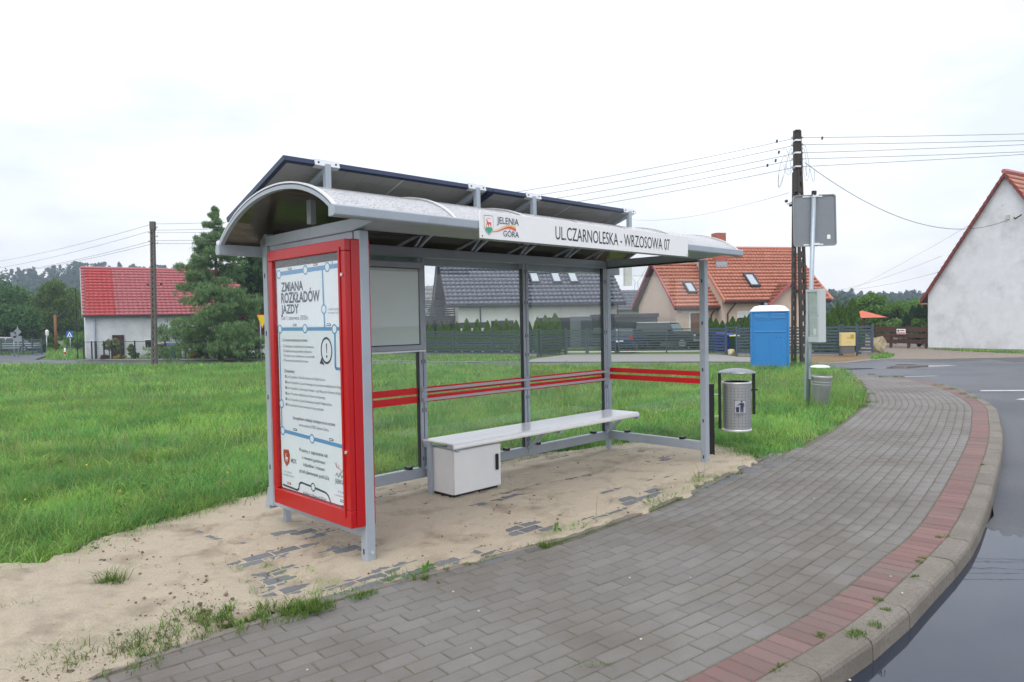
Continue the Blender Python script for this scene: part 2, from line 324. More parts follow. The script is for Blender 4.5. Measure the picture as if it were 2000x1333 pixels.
def lay(bricks, name, L, W, m, limit, parent, view=True):
    """bricks: list of (x,y,z,angle); the `limit` nearest seen ones become objects, the rest one joined mesh"""
    seen = []; rest = []
    for b in bricks:
        u, v = proj(b[:3]); (seen if -30 < u < 2030 and v < 1360 else rest).append(b)
    seen.sort(key=lambda b: math.hypot(b[0], b[1])); rest += seen[limit:]; seen = seen[:limit]
    var = [brick_mesh(name, L, W, m, seed=k) for k in range(4)]
    for b in seen:
        o = bpy.data.objects.new(name, rnd.choice(var)); COL.objects.link(o); o.parent = parent; o.location = b[:3]; o.rotation_euler = (rnd.gauss(0, .006), rnd.gauss(0, .006), b[3])
    if rest:
        src = var[0]; base = np.array([v.co[:] for v in src.vertices]); fq = np.array([p.vertices[:] for p in src.polygons]); V = []; Fq = []; R = []
        for i, b in enumerate(rest):
            c, s = math.cos(b[3]), math.sin(b[3]); q = base.copy(); q[:, 0], q[:, 1] = base[:, 0]*c-base[:, 1]*s, base[:, 0]*s+base[:, 1]*c; q += np.array(b[:3]); V.append(q); Fq.append(fq+i*12); R += [rnd.random()]*12
        o = obj(name+'s_further_off', np_mesh(name+'s', np.concatenate(V), [np.concatenate(Fq)], 12, m, R), parent); o['kind'] = 'stuff'
swpoly = np.array(SW_IN)
PAVE = SW_IN+[tuple(p) for p in C0[::-10]]
grey = []
for k in range(23):
    c = smooth_curve(resample(offset_curve(C0, .053+k*.1035), .05), 6); s = np.concatenate([[0], np.cumsum(np.hypot(*np.diff(c, axis=0).T))])
    t = (.1 if k % 2 else 0)+rnd.uniform(-.02, .02)
    while t < s[-1]-.1:
        ln = .2; tt = t+ln/2
        x = np.interp(tt, s, c[:, 0]); y = np.interp(tt, s, c[:, 1]); x2 = np.interp(tt+.05, s, c[:, 0]); y2 = np.interp(tt+.05, s, c[:, 1])
        if inpoly(np.array([x]), np.array([y]), PAVE)[0] and y > 2.4 and polydist([x], [y], SW_IN)[0] > .03:
            grey.append((x, y, zt(y)+rnd.gauss(0, .0012), math.atan2(y2-y, x2-x)))
        t += .2025+rnd.uniform(-.0008, .0008)
lay(grey, 'grey_paver', .195, .0965, M_pav, 300, pavement)
redb = []; c = resample(offset_curve(C0, -.105), .1035)
for i in range(len(c)-1):
    d = c[i+1]-c[i]; redb.append((c[i][0], c[i][1], zt(c[i][1])+rnd.gauss(0, .0012), math.atan2(d[1], d[0])+math.pi/2))
redb = [b for b in redb if b[1] > 1.9]
lay(redb, 'red_paver', .2, .0955, M_pav_red, 300, pavement)
# kerb stones
kerb = obj('kerb', None); tag(kerb, kind='structure')
c = resample(offset_curve(C0, -.212), .5065); ki = 0
for i in range(len(c)-1):
    a, b = c[i], c[i+1]
    if a[1] < 1.6: continue
    d = (b-a)/np.hypot(*(b-a)); n = np.array([d[1], -d[0]]); L = np.hypot(*(b-a))-.008
    prof = [(0, -.2), (0, -.004), (.004, 0), (.100, .0), (.122, -.005), (.138, -.018), (.146, -.036), (.155, -.2)]
    drop = .10*sstep((a[1]-16.5)/3.)
    mb = MB(); k = len(prof); vs = []
    for e in (0, 1):
        p = a+d*(.004+L*e)
        for u, z in prof:
            vs.append((p[0]+n[0]*u, p[1]+n[1]*u, z+zt(p[1])-float(drop)*(u > .0)))
    mb.add(vs, [(j, (j+1) % k, k+(j+1) % k, k+j) for j in range(k)]+[tuple(range(k)), tuple(range(2*k-1, k-1, -1))])
    o = part('kerb_stone', mb, M_kerb, kerb, bevel=.004)
    o.rotation_euler = (0, 0, 0); o.location = (0, 0, rnd.gauss(0, .002))
# thin edging between pavement and sand
ed = resample(spline([(-2.6, 2.6), (-1.98, 3.2), (-1.45, 3.8), (-.66, 4.42), (.19, 5.05), (.77, 5.6), (1.28, 6.11), (1.95, 6.93), (2.7, 7.97), (3.4, 8.65)]), 1.0)
for i in range(len(ed)-1):
    a, b = ed[i], ed[i+1]; mb = MB(); mb.bar((a[0], a[1], -.03+zt(a[1])), (b[0], b[1], -.03+zt(b[1])), .05, .075); part('edging_stone', mb, M_kerb, pavement, bevel=.004)

# ------------------------------------------------------------------ shelter platform, sand
SA, SX, SY = .7805, -.9766, 4.7563
ca, sa = math.cos(SA), math.sin(SA)
def S2W(x, y): return SX+ca*x-sa*y, SY+sa*x+ca*y
def W2S(x, y): dx, dy = np.asarray(x)-SX, np.asarray(y)-SY; return dx*ca+dy*sa, -dx*sa+dy*ca
SL, SD = 4.277, 1.305
expo = [((525, 1006), .34, .05), ((522, 1049), .25, .07), ((609, 1035), .2, .09), ((536, 1084), .28, .09), ((580, 1072), .2, .05), ((543, 1118), .18, .05), ((536, 1147), .14, .16), ((569, 1154), .1, .07),
        ((674, 1075), .2, .1), ((650, 1040), .2, .05), ((714, 1127), .26, .07), ((740, 1138), .2, .03), ((955, 1074), .16, .1), ((860, 1103), .2, .06), ((890, 1098), .12, .04), ((1039, 1030), .26, .14), ((1075, 1012), .2, .05),
        ((970, 978), .3, .05), ((747, 955), .2, .05), ((747, 971), .2, .04), ((800, 938), .3, .04), ((1252, 970), .45, .12), ((1330, 935), .4, .05), ((1171, 1009), .4, .06), ((1288, 901), .4, .09), ((1451, 901), .16, .06), ((1157, 874), .5, .06), ((1040, 895), .5, .05),
        ((1189, 961), .2, .06), ((1285, 936), .2, .05), ((1100, 893), .5, .04), ((700, 1150), .3, .02), ((1240, 885), .3, .05), ((1000, 960), .25, .04), ((1120, 935), .3, .04), ((405, 1045), .04, .2), ((440, 1078), .03, .14), ((560, 1000), .2, .04)]
EX = []
for (px, py), rx, ry in expo:
    q = T(px, py); u, v = W2S(q[0], q[1]); EX.append((float(u), float(v), rx*(1.35 if px < 760 else 1.1), ry*(1.35 if px < 760 else 1.1)))
def exposure(x, y):
    u, v = W2S(x, y); e = np.full(np.shape(u), -.45)
    for cu, cv, rx, ry in EX: e = np.maximum(e, .95-np.sqrt(((u-cu)/rx)**2+((v-cv)/ry)**2))
    n = (vnoise(u, v*2.2, .11, 3)-.5)*.9+(vnoise(u, v*2, .035, 5)-.5)*.7
    return e+n*.9
platform = obj('platform', None); tag(platform, kind='structure')
pl = []
for j in range(22):
    v = -.63+j*.103+.05
    for i in range(30):
        u = -.66+i*.203+(.1 if j % 2 else 0)
        x, y = S2W(u, v)
        if u > 5.1: continue
        us = np.linspace(-.1, .1, 7)[:, None]+u; vs_ = np.linspace(-.05, .05, 5)[None, :]+v
        xx = SX+ca*us-sa*vs_; yy = SY+sa*us+ca*vs_
        if exposure(xx, yy).max() > -.12: pl.append((x, y, zt(y)-.001+rnd.gauss(0, .0015), SA))
for b in range(26):     # border course at the left end, bricks turned
    v = -.62+b*.0; 
for j in range(11):
    v = -.53+j*.203; x, y = S2W(-.73, v); pl.append((x, y, zt(y)-.001, SA+math.pi/2))
pl = [(b[0], b[1], b[2]+rnd.uniform(-.0035, .0045), b[3]) for b in pl]
lay(pl, 'platform_paver', .190, .0905, M_pav_dark, 300, platform)
M_sand = mat('yellow_sand', (.62, .545, .43), rough=1, nvar=.36, nscale=260, col2=(.50, .41, .30), sp2=(.46, .74), bump=1, bscale=420, detail=9, big=((.33, .27, .20), 2.6, .52, .74))
SAND = [(-4.6, 2.0), (-3.9, 3.2), (-3.55, 4.2), (-3.15, 4.66), (-3.13, 5.25), (-2.85, 5.91), (-2.55, 6.5), (-2.2, 7.0), (-1.7, 7.3), (-1.2, 7.35), (-.6, 7.7), (.1, 8.35), (.7, 8.75), (1.3, 9.15), (1.9, 9.3), (2.45, 9.1), (2.75, 8.6), (2.76, 8.05), (2.0, 7.0), (1.28, 6.11), (.77, 5.6), (.19, 5.05), (-.36, 4.66), (-.66, 4.44), (-1.13, 4.06), (-1.45, 3.83), (-1.77, 3.48), (-1.98, 3.2), (-2.6, 2.5)]
g = .022; xs = np.arange(-4.8, 3.0, g); ys = np.arange(1.9, 9.6, g); X, Y = np.meshgrid(xs, ys, indexing='ij')
Xj = X+(nr.rand(*X.shape)-.5)*g*.6; Yj = Y+(nr.rand(*X.shape)-.5)*g*.6
ins = inpoly(Xj, Yj, SAND); dist = polydist(Xj, Yj, SAND+[SAND[0]])*np.where(ins, 1, -1)
edge = dist+(vnoise(Xj, Yj, .12, 1)-.5)*.16+(vnoise(Xj, Yj, .5, 2)-.5)*.15
zz = .006+.010*vnoise(Xj, Yj, .35, 7)+.006*vnoise(Xj, Yj, .09, 8)+.004*nr.rand(*X.shape)
u_, v_ = W2S(Xj, Yj)
left = np.clip((-u_-.6)/1.2, 0, 1)*np.clip(polydist(Xj, Yj, SW_IN)*2.5-.1, 0, 1)      # rougher raked heap left of the platform
zz += left*(.045*vnoise(Xj, Yj, .45, 9)+.035*vnoise(Xj, Yj, .12, 10)+.024*vnoise(Xj, Yj, .05, 12))+.006*vnoise(Xj, Yj, .05, 13)
e = exposure(Xj, Yj); inside_pl = (u_ > -.8) & (v_ > -.64) & (u_ < 5.2) & (v_ < 1.65)
zz = np.where(inside_pl, zz-np.clip((e+.2)*.075, 0, .06), zz)
zz = np.where(inside_pl, np.maximum(zz, -.0035+.004*vnoise(Xj, Yj, .03, 14)), zz)
zz -= np.clip(.05-edge, 0, .05)*.9
zz += np.array([[zt(b) for b in ys]]*len(xs))
keep = edge > -.03
idx = -np.ones(X.shape, int); idx[keep] = np.arange(keep.sum())
a = idx[:-1, :-1]; b = idx[1:, :-1]; c = idx[1:, 1:]; d_ = idx[:-1, 1:]; okq = (a >= 0) & (b >= 0) & (c >= 0) & (d_ >= 0)
V = np.stack([Xj[keep], Yj[keep], zz[keep]], 1); Fq = np.stack([a[okq], b[okq], c[okq], d_[okq]], 1)
sand = obj('sand', np_mesh('sand', V, [Fq], 0, M_sand)); tag(sand, kind='stuff')
# soil clods and little stones in the sand heap
M_clod = mat('soil_clod', (.17, .135, .10), rough=1, nvar=.3, nscale=40, rv=.4)
mb = MB()
def lump(mb, c, r, flat=.6, n=6):
    vs = []; fs = []
    for i, ph in enumerate((-.9, 0.1, 1.0)):
        for k in range(n):
            a = 2*math.pi*(k+.5*i)/n; q = r*rnd.uniform(.7, 1.2)*math.cos(ph*.8); vs.append((c[0]+q*math.cos(a), c[1]+q*math.sin(a), c[2]+r*flat*math.sin(ph)*rnd.uniform(.7, 1.1)))
    vs.append((c[0], c[1], c[2]+r*flat*1.1))
    for i in range(2):
        for k in range(n): fs.append((i*n+k, i*n+(k+1) % n, (i+1)*n+(k+1) % n, (i+1)*n+k))
    for k in range(n): fs.append((2*n+k, 2*n+(k+1) % n, 3*n))
    mb.add(vs, fs)
for _ in range(26000):
    x, y = rnd.uniform(-4.4, 2.8), rnd.uniform(2.0, 9.2); u, v = W2S(x, y)
    if not inpoly(np.array([x]), np.array([y]), SAND)[0]: continue
    pr_ = .95 if u < -.9 else .06
    pr_ *= vnoise(x, y, .45, 21)**1.5*1.8
    if rnd.random() < pr_:
        r = abs(rnd.gauss(.002, .0050))+.0022; lump(mb, (x, y, zt(y)+.016+(.03 if u < -.9 else 0)*rnd.random()), min(r, .019))
for _ in range(30000):     # fine dark grit raked into the heap
    x, y = rnd.uniform(-4.4, 2.6), rnd.uniform(2.2, 9.0); u, v = W2S(x, y)
    if vnoise(x, y, .38, 24) < (.52 if u < -.75 else .80) or not inpoly(np.array([x]), np.array([y]), SAND)[0]: continue
    r = rnd.uniform(.0018, .0055); z = zt(y)+.017+(.028*rnd.random() if u < -1 else 0); a = rnd.uniform(0, 6)
    mb.add([(x+r*math.cos(a), y+r*math.sin(a), z), (x+r*math.cos(a+2.1), y+r*math.sin(a+2.1), z), (x+r*math.cos(a+4.2), y+r*math.sin(a+4.2), z), (x, y, z+r)], [(0, 1, 3), (1, 2, 3), (2, 0, 3)])
part('soil_clods', mb, M_clod, None, stuff=True)
#==BACKGROUND==

# ------------------------------------------------------------------ lettering
def text_mesh(s, w, h, m, name='lettering', bold=0., cap=True):
    """flat lettering scaled to width w and capital height h, lying in XY with its origin at the left baseline"""
    cu = bpy.data.curves.new('text', 'FONT'); cu.body = s; cu.size = 1; cu.offset = bold; cu.fill_mode = 'FRONT' if False else 'BOTH'; cu.resolution_u = 3
    t = bpy.data.objects.new('text', cu); me = bpy.data.meshes.new_from_object(t); bpy.data.objects.remove(t)
    co = np.empty(len(me.vertices)*3, np.float32); me.vertices.foreach_get('co', co); co = co.reshape(-1, 3)
    x0, x1 = co[:, 0].min(), co[:, 0].max(); capH = .729
    co[:, 0] = (co[:, 0]-x0)*(w/(x1-x0)); co[:, 1] *= h/capH; co[:, 2] = 0
    me.vertices.foreach_set('co', co.ravel()); me.name = name; me.materials.clear(); me.materials.append(m); me.update(); return me
def put_text(s, w, h, m, parent, M, bold=0., name='lettering'):
    o = bpy.data.objects.new(name, text_mesh(s, w, h, m, name, bold)); COL.objects.link(o); o.parent = parent; o.matrix_local = M; return o
def frame(origin, ux, uy):     # matrix with given in-plane axes
    ux = Vector(ux).normalized(); uy = Vector(uy).normalized(); uz = ux.cross(uy)
    return Matrix(((ux.x, uy.x, uz.x, origin[0]), (ux.y, uy.y, uz.y, origin[1]), (ux.z, uy.z, uz.z, origin[2]), (0, 0, 0, 1)))
def stroke(mb, pts, w, z=0):   # flat polyline ribbon in XY
    for a, b in zip(pts[:-1], pts[1:]):
        a = Vector(a); b = Vector(b); d = (b-a).normalized(); n = Vector((-d.y, d.x))*w/2; e = d*w*.25
        mb.poly([(*(a-e-n), z), (*(b+e-n), z), (*(b+e+n), z), (*(a-e+n), z)])
def ring(mb, c, r, t, n=28, z=0, sx=1, sy=1):
    vs = []
    for k in range(n):
        a = 2*math.pi*k/n; vs += [(c[0]+sx*(r-t)*math.cos(a), c[1]+sy*(r-t)*math.sin(a), z), (c[0]+sx*r*math.cos(a), c[1]+sy*r*math.sin(a), z)]
    mb.add(vs, [(2*k, 2*k+1, (2*k+3) % (2*n), (2*k+2) % (2*n)) for k in range(n)])
def disc(mb, c, r, n=24, z=0, sx=1, sy=1): mb.poly([(c[0]+sx*r*math.cos(2*math.pi*k/n), c[1]+sy*r*math.sin(2*math.pi*k/n), z) for k in range(n)])
DEER = [(.05, 0), (.12, 0), (.17, .22), (.24, .36), (.30, .38), (.36, .20), (.34, 0), (.41, 0), (.46, .24), (.52, .40), (.62, .42), (.66, .22), (.62, 0), (.69, 0), (.76, .26), (.78, .48), (.76, .60), (.68, .66), (.50, .64), (.38, .66), (.30, .80), (.20, .90), (.10, .84), (.12, .78), (.20, .76), (.20, .60), (.16, .44), (.10, .24)]
ANTL = [(.22, .86), (.26, 1.0), (.38, 1.06), (.62, 1.04), (.80, 1.08), (.62, 1.09), (.38, 1.12), (.22, 1.05), (.17, .9)]

# ------------------------------------------------------------------ bus shelter
sh = thing('bus_shelter', 'grey glass bus shelter with arched roof, solar panels and a red poster case', 'bus shelter', (SX, SY, 0), SA)
def sp(name, mb, m, parent=sh, **k): return part(name, mb, m, parent, **k)
PH = 2.19
for nm, x, y, z0, w in (('post', 0, 0, 0, .07), ('post', SL, 0, 0, .07), ('post', 0, SD, .16, .07), ('post', SL, SD, .16, .07)):
    mb = MB(); mb.box((x-w/2, y-w/2, z0), (x+w/2, y+w/2, PH+(.1 if y else 0))); o = sp(nm, mb, M_alu, bevel=.006)
    for zb in (.06, .45, 1.0, 1.5, 1.95):
        if zb < z0: continue
        b = MB(); b.box((x-w/2-.002, y-.007, zb), (x-w/2+.001, y+.007, zb+.036)); sp('slot', b, M_alu_dark, o)
for x, y in ((.10, SD), (SL, SD)):
    mb = MB(); mb.box((x-.024, y-.024, 0), (x+.024, y+.024, .17)); sp('foot', mb, M_alu, bevel=.004)
for x, y in ((0, 0), (SL, 0)):
    mb = MB(); mb.tube([(x+.006, y-.036, .07), (x+.006, y-.042, .07)], .012, 10); sp('bolt', mb, M_silver)
# back mullions
for x in (1.47, 2.85):
    mb = MB()
    mb.box((x-.041, SD-.035, .16), (x-.004, SD+.02, 2.178)); mb.box((x+.005, SD-.035, .16), (x+.041, SD+.02, 2.178)); mb.box((x-.03, SD-.005, .16), (x+.03, SD+.035, 2.178))
    o = sp('mullion', mb, M_alu, bevel=.004)
    for zb in (.3, .75, 1.2, 1.4, 1.75, 2.08):
        for dx in (-.018, .02):
            b = MB(); b.box((x+dx-.004, SD-.037, zb), (x+dx+.004, SD-.0345, zb+.036)); sp('slot', b, M_alu_dark, o)
for x in (SL-.085, SL-.05):
    mb = MB(); mb.box((x-.014, SD-.03, .24), (x+.014, SD+.02, 2.2)); o = sp('mullion', mb, M_alu, bevel=.003)
    for zb in (.3, .75, 1.4, 2.0):
        b = MB(); b.box((x-.004, SD-.032, zb), (x+.004, SD-.0295, zb+.045)); sp('slot', b, M_alu_dark, o)
mb = MB(); mb.box((SL-.11, SD-.028, .24), (SL-.101, SD+.01, 2.2)); sp('gasket', mb, M_alu_dark)
for x in (1.47-.047, 2.85-.047):
    mb = MB(); mb.box((x-.003, SD-.028, .24), (x+.004, SD+.01, 2.12)); sp('gasket', mb, M_alu_dark)
# rails at the bottom and beams at the top
for x0, x1 in ((.04, 1.468), (1.472, 2.848), (2.852, SL-.036)):
    mb = MB(); mb.box((x0, SD-.032, .14), (x1, SD+.03, .235)); sp('bottom_rail', mb, M_alu, bevel=.004)
mb = MB(); mb.box((SL-.03, .036, .145), (SL+.03, SD-.036, .24)); sp('bottom_rail', mb, M_alu, bevel=.004)
mb = MB(); mb.box((-.03, .036, .17), (.03, SD-.036, .245)); sp('bottom_rail', mb, M_alu, bevel=.004)
mb = MB(); mb.prism([(-.035, SD+.03, .13), (-.035, SD+.1, .13), (-.035, SD+.05, .30), (-.035, SD+.03, .30)], (.07, 0, 0)); sp('end_bracket', mb, M_alu, bevel=.003)
for x0, x1 in ((.036, SL-.036),):
    mb = MB(); mb.box((x0, SD-.04, 2.18), (x1, SD+.035, 2.268)); sp('rear_beam', mb, M_alu, bevel=.005)
mb = MB(); mb.box((SL-.035, .052, 2.19), (SL+.03, SD-.042, 2.275)); sp('side_beam', mb, M_alu, bevel=.005)
mb = MB(); mb.box((SL-.05, .052, 2.176), (SL+.01, SD-.042, 2.1885)); sp('side_trim', mb, M_alu_dark)
mb = MB(); mb.prism([(-.035, -.2, 2.226), (-.035, .05, 2.192), (-.035, SD+.06, 2.192), (-.035, SD+.06, 2.27), (-.035, -.2, 2.275)], (.065, 0, 0)); sp('side_beam', mb, M_alu, bevel=.005)
mb = MB(); mb.box((-.02, .07, 2.10), (.02, SD-.07, 2.196)); sp('side_infill', mb, M_alu)
mb = MB(); mb.box((.037, .028, 2.205), (SL+.03, .05, 2.235)); sp('front_beam', mb, M_alu, bevel=.004)
# flat soffit between gutter and front beam, in lengths
n = 7
for i in range(n):
    x0 = .03+(SL+.02)*i/n; x1 = .03+(SL+.02)*(i+1)/n; mb = MB(); mb.prism([(x0+.002, -.203, 2.232), (x0+.002, .027, 2.208), (x0+.002, .027, 2.216), (x0+.002, -.203, 2.240)], (x1-x0-.004, 0, 0)); sp('soffit_panel', mb, M_alu)
# gutters
def profile_x(poly, x0, x1): return MB().prism([(x0, y, z) for y, z in poly], (x1-x0, 0, 0))
sp('front_gutter', profile_x([(-.275, 2.238), (-.262, 2.228), (-.205, 2.228), (-.205, 2.293), (-.262, 2.300), (-.275, 2.290)], -.36, SL+.36), M_alu, bevel=.004)
sp('rear_gutter', profile_x([(1.375, 2.12), (1.43, 2.12), (1.445, 2.15), (1.432, 2.20), (1.375, 2.20)], -.36, SL+.36), M_alu, bevel=.004)
# arched roof
def arch(x, t):   # t 0 front .. 1 back
    y0, y1 = -.23, 1.41; a = math.radians(-58+116*t); R = (y1-y0)/2/math.sin(math.radians(58)); yc = (y0+y1)/2
    z = 2.285-.09*(R*math.sin(a)+.82)/1.64+(R*math.cos(a)-R*math.cos(math.radians(58)))*.585
    return (x, yc+R*math.sin(a), z)
NA = 24
def arch_strip(x0, x1, dz0, dz1):
    mb = MB(); vs = []
    for k in range(NA+1):
        p = arch(0, k/NA)
        for x in (x0, x1):
            for dz in (dz0, dz1): vs.append((x, p[1], p[2]+dz))
    fs = []
    for k in range(NA):
        o = 4*k; fs += [(o, o+2, o+6, o+4), (o+1, o+5, o+7, o+3), (o, o+4, o+5, o+1), (o+2, o+3, o+7, o+6)]
    fs += [(0, 1, 3, 2), (4*NA, 4*NA+2, 4*NA+3, 4*NA+1)]; mb.add(vs, fs); return mb
M_roof = bpy.data.materials.new('smoked_roof_sheet'); M_roof.use_nodes = True; n_ = M_roof.node_tree.nodes; l_ = M_roof.node_tree.links; pb = n_['Principled BSDF']
pb.inputs['Roughness'].default_value = .10; pb.inputs['IOR'].default_value = 2.0
tcr = n_.new('ShaderNodeTexCoord'); vo = n_.new('ShaderNodeTexVoronoi'); vo.inputs['Scale'].default_value = 62; vo.inputs['Randomness'].default_value = 1; l_.new(tcr.outputs['Object'], vo.inputs[0])
rr = n_.new('ShaderNodeValToRGB'); rr.color_ramp.elements[0].position = .12; rr.color_ramp.elements[0].color = (1, 1, 1, 1); rr.color_ramp.elements[1].position = .42; rr.color_ramp.elements[1].color = (0, 0, 0, 1)
l_.new(vo.outputs['Distance'], rr.inputs[0]); bp = n_.new('ShaderNodeBump'); bp.inputs['Distance'].default_value = .004
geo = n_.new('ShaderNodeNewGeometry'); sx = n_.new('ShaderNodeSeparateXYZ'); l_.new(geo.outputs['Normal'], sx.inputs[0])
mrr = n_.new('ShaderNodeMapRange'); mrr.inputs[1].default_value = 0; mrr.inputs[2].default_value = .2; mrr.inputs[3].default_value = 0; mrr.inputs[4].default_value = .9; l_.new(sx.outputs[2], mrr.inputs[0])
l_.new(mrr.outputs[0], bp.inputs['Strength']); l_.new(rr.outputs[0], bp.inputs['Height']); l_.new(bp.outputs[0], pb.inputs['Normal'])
wet_sheen = n_.new('ShaderNodeMix'); wet_sheen.data_type = 'RGBA'; l_.new(mrr.outputs[0], wet_sheen.inputs[0]); wet_sheen.inputs[6].default_value = (.022, .02, .016, 1); l_.new(rr.outputs[0], wet_sheen.inputs[7])  # upper face paler: sky sheen on the drops put into the base colour
mw = n_.new('ShaderNodeMix'); mw.data_type = 'RGBA'; l_.new(rr.outputs[0], mw.inputs[0]); mw.inputs[6].default_value = (.66, .67, .71, 1); mw.inputs[7].default_value = (.26, .26, .28, 1); l_.new(mw.outputs[2], wet_sheen.inputs[7]); l_.new(wet_sheen.outputs[2], pb.inputs['Base Color'])
trn = n_.new('ShaderNodeBsdfTransparent'); trn.inputs[0].default_value = (.62, .60, .55, 1); mxr = n_.new('ShaderNodeMixShader'); mxr.inputs[0].default_value = .95
tlu = n_.new('ShaderNodeBsdfTranslucent'); wav = n_.new('ShaderNodeTexWave'); wav.bands_direction = 'X'; wav.inputs['Scale'].default_value = 18; wav.inputs['Distortion'].default_value = .6; l_.new(tcr.outputs['Object'], wav.inputs[0]); tmx = n_.new('ShaderNodeMix'); tmx.data_type = 'RGBA'; l_.new(wav.outputs['Fac'], tmx.inputs[0]); tmx.inputs[6].default_value = (.56, .47, .33, 1); tmx.inputs[7].default_value = (.78, .68, .50, 1); tms = n_.new('ShaderNodeMix'); tms.data_type = 'RGBA'; l_.new(mrr.outputs[0], tms.inputs[0]); l_.new(tmx.outputs[2], tms.inputs[6]); tms.inputs[7].default_value = (.85, .86, .9, 1); l_.new(tms.outputs[2], tlu.inputs[0]); mtl = n_.new('ShaderNodeMixShader'); mtl.inputs[0].default_value = .16; l_.new(pb.outputs[0], mtl.inputs[1]); l_.new(tlu.outputs[0], mtl.inputs[2])
l_.new(trn.outputs[0], mxr.inputs[1]); l_.new(mtl.outputs[0], mxr.inputs[2]); l_.new(mxr.outputs[0], n_['Material Output'].inputs[0])
RX = [-.33, .55, 1.45, 2.35, 3.25, 4.05, SL+.33]
RIB = [-.33, .62, 1.47, 2.16, 2.85, 3.56, SL+.33]
for i in range(len(RIB)-1):
    sp('roof_sheet', arch_strip(RIB[i]+.012, RIB[i+1]-.012, .0, .006), M_roof, smooth=False)
for x in RIB:
    e = .016
    sp('roof_rib', arch_strip(x-e, x+e, -.028, -.002), M_alu)
    if x in (RIB[0], RIB[1], RIB[2], RIB[-1], RIB[-2]): sp('cover_strip', arch_strip(x-e*.9, x+e*.9, .009, .019), M_silver)
# inverted V braces between rear beam and arches
for x in (.62, 1.47, 2.16, 2.85, 3.56, 4.1):
    mb = MB()
    mb.bar((x-.05, SD-.0, 2.268), (x-.08, SD-.18, 2.385), .02, .02); mb.bar((x-.24, SD-.0, 2.268), (x-.085, SD-.18, 2.385), .02, .02); sp('roof_brace', mb, M_alu)
for x in (-.0,):
    mb = MB(); mb.box((x-.02, .6, 2.3), (x+.02, .66, 2.47)); sp('roof_post', mb, M_alu)
# loose black cables under the roof
for z0, x0, x1, sag in ((2.28, .1, 1.5, .05), (2.30, .15, 1.6, .03), (2.29, 1.9, 2.6, .05)):
    mb = MB(); mb.tube([(x0+(x1-x0)*t/10, .35+.25*math.sin(t*.5), z0-sag*math.sin(math.pi*t/10)+.06*t/10) for t in range(11)], .004, 5); sp('cable', mb, M_black)
# solar panels, higher towards the road
PX0, PX1, PXM = -.22, 3.89, 1.76
PF, PB = (.60, 2.755), (1.55, 2.43)
dyz = Vector((0, PB[0]-PF[0], PB[1]-PF[1])); Ld = dyz.length; dyz.normalize(); nyz = Vector((0, -dyz.z, dyz.y))
if nyz.z < 0: nyz = -nyz
for x0, x1 in ((PX0, PXM-.004), (PXM+.004, PX1)):
    M4 = Matrix(((1, 0, 0, x0), (0, dyz.y, nyz.y, PF[0]), (0, dyz.z, nyz.z, PF[1]), (0, 0, 0, 1))); L = x1-x0; t = .035
    pn = MB(); pn.box((.012, .012, -.008), (L-.012, Ld-.012, -.002), M4); po = sp('solar_panel', pn, M_panel_back)
    for a, b in (((0, 0, -t), (L, .012, 0)), ((0, Ld-.012, -t), (L, Ld, 0)), ((0, .0125, -t), (.012, Ld-.0125, 0)), ((L-.012, .0125, -t), (L, Ld-.0125, 0))):
        m_ = MB(); m_.box(a, b, M4); sp('frame_bar', m_, M_panel_frame, po)
    for a, b in (((.0125, .0125, -t-.001), (L-.0125, .035, -t+.001)), ((.0125, Ld-.035, -t-.001), (L-.0125, Ld-.0125, -t+.001)), ((.0125, .0355, -t-.001), (.035, Ld-.0355, -t+.001)), ((L-.035, .0355, -t-.001), (L-.0125, Ld-.0355, -t+.001))):
        m_ = MB(); m_.box(a, b, M4); sp('frame_lip', m_, M_panel_frame, po)
    nx, ny = 11, 6
    for i in range(nx):
        for j in range(ny):
            cw, ch = (L-.05)/nx, (Ld-.05)/ny; c0 = MB(); gx = .022 if i == 5 else .003
            c0.box((.025+i*cw+.002, .025+j*ch+.002, -.0105), (.025+(i+1)*cw-gx/1.0*(1 if i == 5 else .7), .025+(j+1)*ch-.002, -.0085), M4); sp('cell', c0, M_cell, po)
    c0 = MB(); c0.box((L*.5-.03, .36, -.03), (L*.5+.03, .45, -.011), M4); sp('junction_box', c0, M_black, po)
    q = M4 @ Vector((L*.5, .40, -.03)); c0 = MB(); c0.tube([q, q+Vector((.1, -.05, -.04)), q+Vector((.25, -.15, -.14)), q+Vector((.33, -.2, -.2))], .006, 6); sp('panel_cable', c0, M_black, po)
for x, x2 in ((.115, 0), (1.57, 0), (2.277, 0), (3.775, 0)):
    mb = MB(); mb.box((x-.022, .575, 2.47), (x+.022, .618, 2.735)); so_ = sp('panel_support', mb, M_alu, bevel=.002)
    M4 = Matrix(((1, 0, 0, x), (0, dyz.y, nyz.y, PF[0]), (0, dyz.z, nyz.z, PF[1]), (0, 0, 0, 1)))
    m_ = MB(); m_.box((-.10, -.006, -.040), (.10, -.001, .003), M4); m_.box((-.10, -.006, .0035), (.10, .05, .008), M4); m_.box((-.1, -.001, -.041), (.1, .04, -.037), M4); sp('clamp', m_, M_silver, so_)
    for dx in (-.07, .07):
        m_ = MB(); m_.tube([M4 @ Vector((dx, -.006, -.018)), M4 @ Vector((dx, -.011, -.018))], .007, 8); sp('clamp_screw', m_, M_alu_dark, so_)
    m_ = MB(); m_.box((-.02, .03, -.075), (.02, Ld, -.042), M4); sp('panel_rail', m_, M_alu, so_)
    mb = MB(); mb.box((x-.022, 1.36, 2.18), (x+.022, 1.40, 2.45)); sp('panel_support_rear', mb, M_alu)
